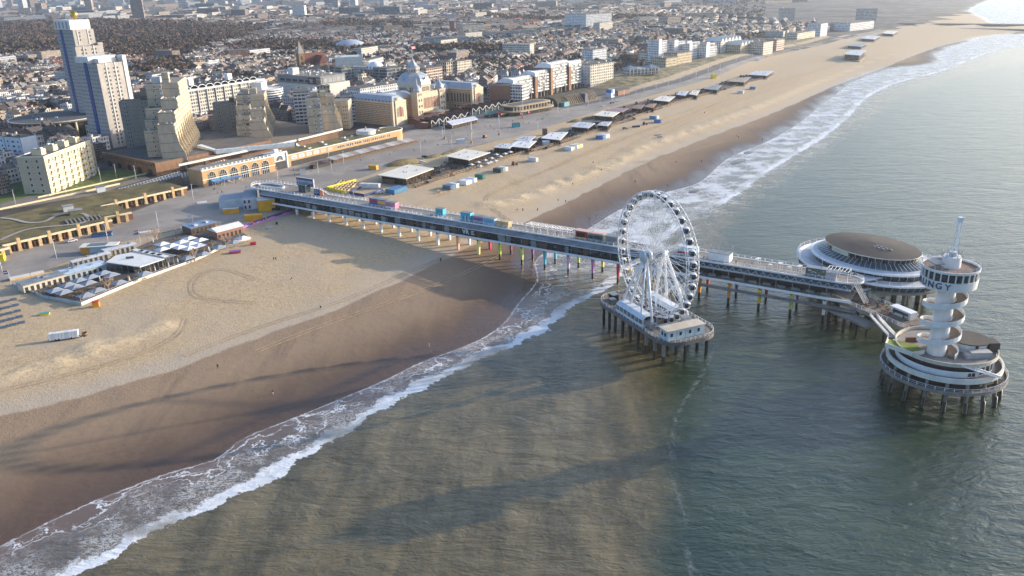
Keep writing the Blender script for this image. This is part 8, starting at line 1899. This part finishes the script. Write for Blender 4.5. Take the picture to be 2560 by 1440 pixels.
# ================================================================ THE TOWN BEHIND
bpy.context.view_layer.update()
def footprints():
    out = []
    for o in COL.objects:
        if o.parent or o.type == 'LIGHT' or o.get('kind') == 'structure': continue
        ms = [o] if o.type == 'MESH' else []
        for c in o.children: ms += [c] + list(c.children)
        pts = [(c.matrix_world @ Vector(v)) for c in ms if c.type == 'MESH' for v in c.bound_box]
        if not pts: continue
        xs = [p.x for p in pts]; ys = [p.y for p in pts]
        if max(ys) > 520: out.append((min(xs), max(xs), min(ys), max(ys)))
    return out
for a in (('white high-rise slab standing alone in the far town, biggest there', 1465, 82, 36, 70, 70, 35, WHF), ('grey apartment slab with a pale front, left of the far pair', 1062, 121, 96, 44, 34, 10, GREYF), ('grey apartment slab with a pale front, right of the far pair', 1111, 120, 96, 44, 34, 10, GREYF), ('cream stepped hospital-like block behind the brick water tower', 1158, 88, 64, 50, 40, 25, CRM),
          ('white high-rise on the horizon beyond the wood', 733, 47, 15, 40, 30, 0, WHF), ('low white office under the white high-rise', 682, 50, 42, 60, 30, 0, WHF), ('pale blue glass office on the horizon', 849, 43, 20, 70, 40, -5, GLF), ('dark glass office with white end slabs on the horizon', 938, 45, 19, 80, 40, -5, GLF), ('long white wedge-roofed hall before the dark glass office', 882, 47, 33, 90, 50, 8, WHF), ('thin pale tower far behind the pale blue office', 833, 26, 4, 22, 20, 0, GREYF), ('beige flat office left of the pale blue one', 770, 50, 38, 80, 30, -5, SANDF),
          ('greyish blue slab tower near the harbour, left one', 1958, 54, 22, 28, 20, 15, GREYF), ('blue-grey slab tower at the harbour, right one', 2150, 56, 23, 36, 22, 5, GREYF), ('white wedge-shaped harbour building by the channel', 2124, 78, 58, 90, 40, 40, WHF), ('dark long shed below the brown flats', 1660, 74, 64, 140, 30, 10, GLF), ('dark long shed below the harbour towers', 1752, 76, 64, 150, 30, 8, GLF), ('brown and cream flats in the middle distance, tallest', 1668, 70, 42, 36, 30, 30, BRC), ('cream flats left of the tallest brown ones', 1600, 62, 44, 50, 30, 25, CRM), ('brick flats with spiky chimneys in the middle distance', 1725, 54, 34, 60, 30, 15, BRC), ('white low villa block in the middle distance', 1550, 70, 60, 30, 30, 20, WHF), ('yellowish far flats left of the white high-rise', 1380, 32, 18, 60, 30, 5, SANDF), ('brown far tower left of the white high-rise', 1440, 30, 12, 40, 30, 5, BRC), ('long grey flats right of the twin slabs', 1220, 100, 82, 90, 30, 20, GREYF), ('grey office with a white end wall in mid town', 1290, 105, 78, 46, 34, 20, GREYF), ('long low school-like block in mid town', 1295, 132, 118, 90, 24, 20, GREYF), ('white block of flats left of the sea villa', 1582, 156, 138, 24, 20, 30, BRW), ('cream villa flats behind the dune pavilion', 1625, 160, 132, 34, 22, 35, CRM), ('dark brick flats in the streets left of the church', 575, 155, 128, 30, 30, 30, BRW), ('brick office with cream bands behind the scalloped hotel', 478, 208, 186, 36, 30, -10, BRC), ('white flats at the far left of the town', 82, 190, 168, 26, 18, 40, WHF), ('cream long flats at the left edge of the town', 22, 160, 142, 60, 16, 10, CRM), ('white corner house left of the towers', 112, 270, 245, 16, 12, 40, WHF), ('brown brick school block behind the towers', 460, 152, 138, 40, 26, 20, BRW), ('dark brick block with stepped roofs behind the glass offices', 945, 140, 118, 40, 30, 30, BRW)):  # the two harbour slab towers take a paler wall: haze put into colour
    flat(*a[:8], units=3)
tb_, z_ = rise(872, 134, 118); t = thing('dome_hall', 'large shallow silver dome rising from the streets beyond the white box theatre', 'hall', tuple(tb_ + np.array([0, 20, 5])), 0); MB().lathe([(31, 0), (29, 5), (22, 11), (12, 15), (.1, 16.5)], 28, smooth=True).build('dome', M('dome_silver', (.40, .44, .50), .4), t); MB().lathe([(32, -6), (32, 2), (30, 2.2)], 28).build('base', BRW, t)
tb_, z_ = rise(842, 190, 144); t = thing('theatre_box', 'big blank white box theatre behind the casino', 'theatre', tuple(tb_), rad(12)); MB().box(0, 34, 0, 30, 0, z_ - tb_[2]).build('walls', M('theatre_white', (.56, .58, .56), .7), t); MB().box(33.9, 34.2, 0, 30, 0, z_ - tb_[2] + 1).build('lit_end', PALE, t); roof_clutter(t, 2, 32, 2, 28, z_ - tb_[2], 6, 5, [WHITE, STEEL])  # paler sheet on the right-hand end: sunlight put into its colour
tb_, z_ = rise(757, 186, 135); h = z_ - tb_[2]; t = thing('brick_church', 'brown brick church with a tall square tower and steep dark red roofs', 'church', tuple(tb_ + np.array([-4, 6, 0])), rad(40)); CHB = M('church_brick', (.25, .15, .08), .85, .2, .5); CHR = M('church_roof', (.13, .045, .03), .8, .2, .3)
MB().box(0, 8, 0, 8, 0, h).build('tower', CHB, t); MB().add([(-.3, -.3, h), (8.3, -.3, h), (8.3, 8.3, h), (-.3, 8.3, h), (4, 4, h + 16)], [(0, 1, 4), (1, 2, 4), (2, 3, 4), (3, 0, 4)]).build('spire', M('spire_stone', (.28, .25, .22)), t); MB().box(8, 40, 1, 17, 0, 12).build('nave', CHB, t); MB().profile_x([(0, 12), (9, 25), (18, 12)], 7.5, 41).build('roof', CHR, t); MB().box(24, 34, -9, 1, 0, 12).build('transept', CHB, t); MB().profile_y([(23.5, 12), (29, 22), (34.5, 12)], -9.4, 8).build('transept_roof', CHR, t); wins(t, [(4, -.02, h - 6), (4, -.02, h - 14)], 2.2, 5, 0, CHB, DARK)
tb_, z_ = rise(1131, 90, 52); h = z_ - tb_[2]; t = thing('brick_water_tower', 'tall slim red brick tower with a pointed roof in mid town', 'tower', tuple(tb_), rad(20)); MB().box(-4, 4, -4, 4, 0, h).build('shaft', M('tower_brick', (.26, .10, .06), .85), t); MB().box(-4.6, 4.6, -4.6, 4.6, h, h + 5).build('belfry', OFFW, t); MB().add([(-5, -5, h + 5), (5, -5, h + 5), (5, 5, h + 5), (-5, 5, h + 5), (0, 0, h + 14)], [(0, 1, 4), (1, 2, 4), (2, 3, 4), (3, 0, 4)]).build('roof', GREYR, t)
tb_, z_ = rise(2030, 84, 52); h = z_ - tb_[2]; t = thing('lighthouse', 'dark red lighthouse above the harbour flats', 'lighthouse', tuple(tb_), 0); MB().lathe([(5, 0), (3.2, h)], 12).build('tower', M('lighthouse_red', (.25, .03, .04)), t); MB().lathe([(4.2, h), (4.2, h + .8), (2.4, h + .8), (2.4, h + 4), (.1, h + 6)], 12).build('lantern', LTGREY, t)
FP = footprints()
rt_ = random.Random(77)
FORESTS = [pl(q, 12) for q in ([(-260, 60), (0, 58), (250, 50), (430, 56), (560, 62), (680, 60), (640, 84), (600, 104), (520, 118), (470, 140), (330, 146), (240, 132), (0, 136), (-260, 140)], [(560, 118), (640, 104), (760, 106), (880, 116), (960, 126), (880, 134), (640, 130)], [(1030, 121), (1180, 118), (1275, 122), (1280, 134), (1050, 132)], [(860, 52), (1000, 56), (1120, 66), (1000, 70), (760, 66)], [(330, 165), (420, 150), (500, 160), (470, 182), (380, 185)], [(1130, 36), (1400, 44), (1560, 40), (1700, 44), (1560, 52), (1300, 54)], [(560, 196), (620, 190), (640, 205), (590, 214)])]
LANDP = prom_land
def inland(x, y): return seg_dist(x, y, prom_sea)
cu, cv = np.array([math.cos(CD), math.sin(CD)]), np.array([-math.sin(CD), math.cos(CD)])
WALLS = [(.13, .075, .055), (.19, .125, .09), (.10, .065, .055), (.55, .51, .45), (.52, .53, .55), (.34, .25, .17), (.17, .08, .055)]
ROOFS = [(.05, .045, .045), (.085, .08, .078), (.13, .12, .115), (.20, .07, .04), (.11, .05, .04), (.07, .05, .045), (.24, .23, .22)]
HW_ = [MF('house_wall_%d' % i, c, (.05, .055, .065), 2.3, 2.9, (.2, .72), (.3, .8), frame=(.55, .54, .52)) for i, c in enumerate(WALLS)]; HR_ = [M('house_roof_%d' % i, c, .85, .25, .3) for i, c in enumerate(ROOFS)]
def house_geo(w, d, h, kind, mb_, ox=0, oy=0, oz=0, a=0, mw=0, mr=1):
    ca, sa = math.cos(a), math.sin(a); T_ = lambda p: (ox + ca * p[0] - sa * p[1], oy + sa * p[0] + ca * p[1], oz + p[2])
    v = [(0, 0, -1), (w, 0, -1), (w, d, -1), (0, d, -1), (0, 0, h), (w, 0, h), (w, d, h), (0, d, h)]
    if kind == 0: mb_.add([T_(p) for p in v], [(0, 1, 5, 4), (1, 2, 6, 5), (2, 3, 7, 6), (3, 0, 4, 7)], mw); mb_.add([T_(p) for p in v[4:]], [(0, 1, 2, 3)], mr)
    else:
        r = h + 3.2; v += [(0, d / 2, r), (w, d / 2, r)]
        mb_.add([T_(p) for p in v], [(0, 1, 5, 4), (2, 3, 7, 6), (1, 2, 6, 9, 5), (3, 0, 4, 8, 7)], mw); mb_.add([T_(p) for p in v[4:]], [(0, 1, 5, 4), (2, 3, 4, 5)], mr)
plots = []
S_ = np.arange(-900, 5200, 62.0)
for s in S_:
    for r_ in np.arange(40, 5200, 46.0):
        base = np.array([-120., 420.]) + cu * s + cv * r_
        if base[1] < 480 or base[1] > 4300: continue
        px_, py_ = (base[0]) / base[1], 0
        if px_ < -.74 or px_ > .62: continue
        far_ = np.hypot(*base) > 1900
        da = .22 * math.sin(s * .004) + .2 * math.sin(r_ * .0031 + 1) + (1.57 if rt_.random() < .22 else 0)
        plots.append((base, da, far_))
B = np.array([p[0] for p in plots])
md, ms = seg_dist(B[:, 0], B[:, 1], prom_land); okc = inpoly(B[:, 0], B[:, 1], land_poly) & (ms > 0) & (md > 62)
dcn, _ = seg_dist(B[:, 0], B[:, 1], dune_line); okc &= dcn > 95
okc &= ~((B[:, 1] > 1720) & (B[:, 0] > 620))
for f in FORESTS: okc &= ~inpoly(B[:, 0], B[:, 1], f)
houses = []
for (base, da, far_), ok in zip(plots, okc):
    if not ok: continue
    a = CD + da; u = np.array([math.cos(a), math.sin(a)]); v = np.array([-u[1], u[0]])
    hb = rt_.uniform(7.5, 11.5); wi = rt_.randrange(7); ri = rt_.choice((0, 0, 0, 1, 1, 2, 2, 3, 4, 5, 5, 6)); kd = rt_.random() < .42; big = rt_.random()
    if big < .05: houses.append((base[0], base[1], 44, 15, rt_.uniform(14, 24), 0, a, rt_.choice((3, 4, 5, 0)), 6 if rt_.random() < .5 else 1)); continue
    n = 7 if not far_ else 2; w = 50 / n
    for row in (0, 1):
        x_ = 0
        for k in range(n):
            if rt_.random() < .06: x_ += w; continue
            p = base + u * (x_ - 25) + v * (row * 21 - 14); d = rt_.uniform(9, 11.5); x_ += w
            if rt_.random() < .35: wi = rt_.randrange(7); ri = rt_.choice((0, 0, 1, 1, 2, 2, 4, 5, 6)); kd = rt_.random() < .42
            houses.append((p[0], p[1], w - .05, d, hb + rt_.uniform(-1, 1.3), 1 if kd else 0, a, wi, ri))
def free(x, y, w): return not any(x0 - 7 < x < x1 + 4 and y0 - 4 < y < y1 + 8 for x0, x1, y0, y1 in FP)
houses = [h for h in houses if h[1] > 1500 or free(h[0] + 3, h[1] + 3, h[2])]
def seen(h):
    v = np.array([h[0], h[1], 8 - CAM_H]); d = v @ Fw; X = 1280 + FPX * (v @ Rv) / d; Y = 720 - FPX * (v @ Uv) / d; return -15 < X < 2570 and -5 < Y < 600
near_ = sorted([h for h in houses if seen(h) and h[4] < 14], key=lambda h: h[0] ** 2 + h[1] ** 2)[:300]; ids = set(map(id, near_))
WN = ('brown brick', 'tan brick', 'dark brick', 'cream', 'white', 'ochre', 'red-brown brick'); RN = ('black', 'dark grey', 'grey', 'orange-red tiled', 'dark red tiled', 'brown', 'pale grey')
TPL = {}
def region(x, y):
    q = x / y
    return 'left of the twin towers' if q < -.52 else 'behind the twin towers' if q < -.40 else 'behind the scalloped hotel' if q < -.29 else 'behind the casino block' if q < -.18 else 'behind the domed palace hotel' if q < -.05 else 'behind the seafront apartments'
for h in near_:
    x, y, w, d, ht, kd, a, wi, ri = h; key = (round(w), kd, wi, ri); lab = '%s row house with a %s %s roof %s' % (WN[wi], RN[ri], 'pitched' if kd else 'flat', region(x, y)); grp = 'houses: ' + lab
    if key not in TPL:
        t = thing('row_house', lab, 'house', (x, y, 6.5), a, grp); m_ = MB(); house_geo(w, d, 9, kd, m_)
        wm_ = MB(); rm_ = MB(); half = [i for i, q in enumerate(m_.mi) if q == 0]
        wm_.v = m_.v; wm_.f = [m_.f[i] for i in half]; wm_.mi = [0] * len(half); wm_.sm = [False] * len(half)
        rm_.v = m_.v; rm_.f = [f for f, q in zip(m_.f, m_.mi) if q == 1]; rm_.mi = [0] * len(rm_.f); rm_.sm = [False] * len(rm_.f)
        wm_.build('wall', HW_[wi], t); r__ = rm_.build('roof', HR_[ri], t); MB().box(w * .6, w * .6 + .9, d * .45, d * .55, 8.6, 10.6 + (2.6 if kd else 0)).build('chimney', HR_[4], r__)
        if not kd: MB().box(w * .15, w * .4, d * .2, d * .4, 9, 10.3).build('roof_house', HW_[4], r__)
        TPL[key] = t; t.scale = (1, 1, ht / 9)
    else: dup(TPL[key], (x, y, 6.5), a, lab, grp, (1, 1, ht / 9))
town = MB(); rest = [h for h in houses if id(h) not in ids]
for x, y, w, d, ht, kd, a, wi, ri in rest:
    house_geo(w, d, ht, kd, town, x, y, 6.4, a, wi, 7 + ri)
    if rt_.random() < .5 and y < 2200:
        q = rt_.uniform(.2, .6); town.obox((x + math.cos(a) * w * q - math.sin(a) * d * .5, y + math.sin(a) * w * q + math.cos(a) * d * .5, 6.4 + ht), (rt_.uniform(1, 2.6), rt_.uniform(1, 2.4), rt_.uniform(1, 2) + 2.6 * kd), a, rt_.choice((3, 4, 13)))
for k in range(900):                                              # the far city towards the horizon
    y = rt_.uniform(3000, 10500); x = y * rt_.uniform(-.66, .34 if y < 5000 else .12); hgt = rt_.choice((10, 14, 18, 24, 30)) if rt_.random() < .93 else rt_.uniform(50, 105); w = rt_.uniform(25, 130) if hgt < 40 else rt_.uniform(25, 45)
    town.obox((x, y, 5), (w, rt_.uniform(15, 50) if hgt < 40 else 30, hgt), rt_.uniform(-.5, .9), rt_.choice((0, 1, 3, 4, 4, 5)), rt_.choice((8, 9, 13)))
o = town.build('distant_town', HW_ + HR_); o['kind'] = 'stuff'; tag(o, 'dense streets of row houses and flats stretching to the horizon', 'town')
# woods: winter crowns of fine brown twigs
TW = [M('twigs_%d' % i, c, .95, .35, .3) for i, c in enumerate(((.125, .08, .056), (.085, .055, .042), (.15, .10, .07), (.06, .056, .034)))]
def crown(mb_, x, y, z, r, h, mi, n=16):
    for _ in range(n):
        t = rt_.uniform(0, 6.283); ph = rt_.uniform(.15, 1.5); q = rt_.uniform(.55, 1.0); c = Vector((x + r * q * math.cos(t) * math.cos(ph * .9), y + r * q * math.sin(t) * math.cos(ph * .9), z + h * (.35 + .62 * math.sin(ph) * q)))
        s = r * rt_.uniform(.22, .42); d1 = Vector((rt_.uniform(-1, 1), rt_.uniform(-1, 1), rt_.uniform(-.3, 1))).normalized() * s; d2 = Vector((rt_.uniform(-1, 1), rt_.uniform(-1, 1), rt_.uniform(-1, 1))).normalized() * s
        mb_.add([c - d1 - d2 * .4, c + d1 * .3 - d2, c + d1 + d2 * .5, c - d1 * .2 + d2], [(0, 1, 2, 3)], mi)
wood = MB()
for f, nn in zip(FORESTS, (5200, 1000, 420, 700, 160, 900, 70)):
    x0, y0 = f.min(0); x1, y1 = f.max(0); n = 0; tries = 0
    while n < nn and tries < nn * 12:
        tries += 1; x = rt_.uniform(x0, x1); y = y0 + (y1 - y0) * rt_.random() ** 1.6
        if not inpoly(np.array([x]), np.array([y]), f)[0]: continue
        n += 1; r = rt_.uniform(4.5, 8.5) * (1 if y < 2500 else 1.7); mi = rt_.choice((0, 0, 1, 1, 2, 0, 3)); crown(wood, x, y, 5.5, r, rt_.uniform(11, 17), mi, 26 if y < 1900 else 10); wood.tube((x, y, 5), (x, y, 12), .35, .2, 4, 1, False)
n = 0
while n < 5200:
    y = 1000 + 2600 * rt_.random() ** 1.2; x = y * rt_.uniform(-.66, .3); q = (np.array([x]), np.array([y])); dd, ss = seg_dist(*q, prom_land)
    n += 1
    if ss[0] < 0 or dd[0] < 80 or not free(x, y, 3): continue
    crown(wood, x, y, 5.5, rt_.uniform(4.5, 9), rt_.uniform(10, 15), rt_.choice((0, 1, 2, 3)), 9)
o = wood.build('woodland', TW); tag(o, 'brown leafless winter wood spreading behind the town', 'wood', None, 'stuff')
tm_ = []
for i in range(4):
    m_ = MB(); crown(m_, 0, 0, 0, 4.6, 11, 0, 70); c_ = m_.mesh('crown', TW[i]); m_ = MB(); m_.tube((0, 0, -.5), (0, 0, 6), .35, .18, 6)
    for k in range(7): t = rt_.uniform(0, 6.28); m_.tube((0, 0, 3 + k * .4), (2.6 * math.cos(t), 2.6 * math.sin(t), 6.5 + k * .5), .14, .05, 4)
    tm_.append((c_, m_.mesh('trunk', TW[1])))
hx = np.array([(h[0], h[1]) for h in houses]); n = 0
while n < 150:
    y = 600 + 1150 * rt_.random() ** 1.3; x = y * rt_.uniform(-.62, .12); q = (np.array([x]), np.array([y])); dd, ss = seg_dist(*q, prom_land)
    if ss[0] < 0 or dd[0] < 66 or not free(x, y, 3) or seg_dist(*q, dune_line)[0][0] < 90: continue
    if np.min(np.hypot(hx[:, 0] + 4 - x, hx[:, 1] + 4 - y)) < 7.5: continue
    n += 1; c_, tr2 = tm_[rt_.randrange(4)]; rg2 = region(x, y); t = thing('bare_tree', 'leafless brown street tree among the houses ' + rg2, 'tree', (x, y, 6.5), rt_.uniform(0, 6), 'street trees ' + rg2); s = rt_.uniform(.7, 1.25); t.scale = (s, s, s)
    for nm, me in (('crown', c_), ('trunk', tr2)): o = bpy.data.objects.new(nm, me); COL.objects.link(o); o.parent = t
# ---------------------------------------------------------------- air
def haze():
    mb_ = MB().box(-9500, 9500, -1500, 14500, -6, 128)
    o = mb_.build('haze', bpy.data.materials.new('haze_air')); mt = o.data.materials[0]; mt.use_nodes = True
    nt = mt.node_tree; nt.nodes.clear()
    v = nt.nodes.new('ShaderNodeVolumePrincipled'); v.inputs['Color'].default_value = (.80, .89, 1.0, 1)
    v.inputs['Density'].default_value = 0.000075; v.inputs['Anisotropy'].default_value = .72
    out = nt.nodes.new('ShaderNodeOutputMaterial'); nt.links.new(v.outputs[0], out.inputs['Volume'])
    o['kind'] = 'stuff'
haze()
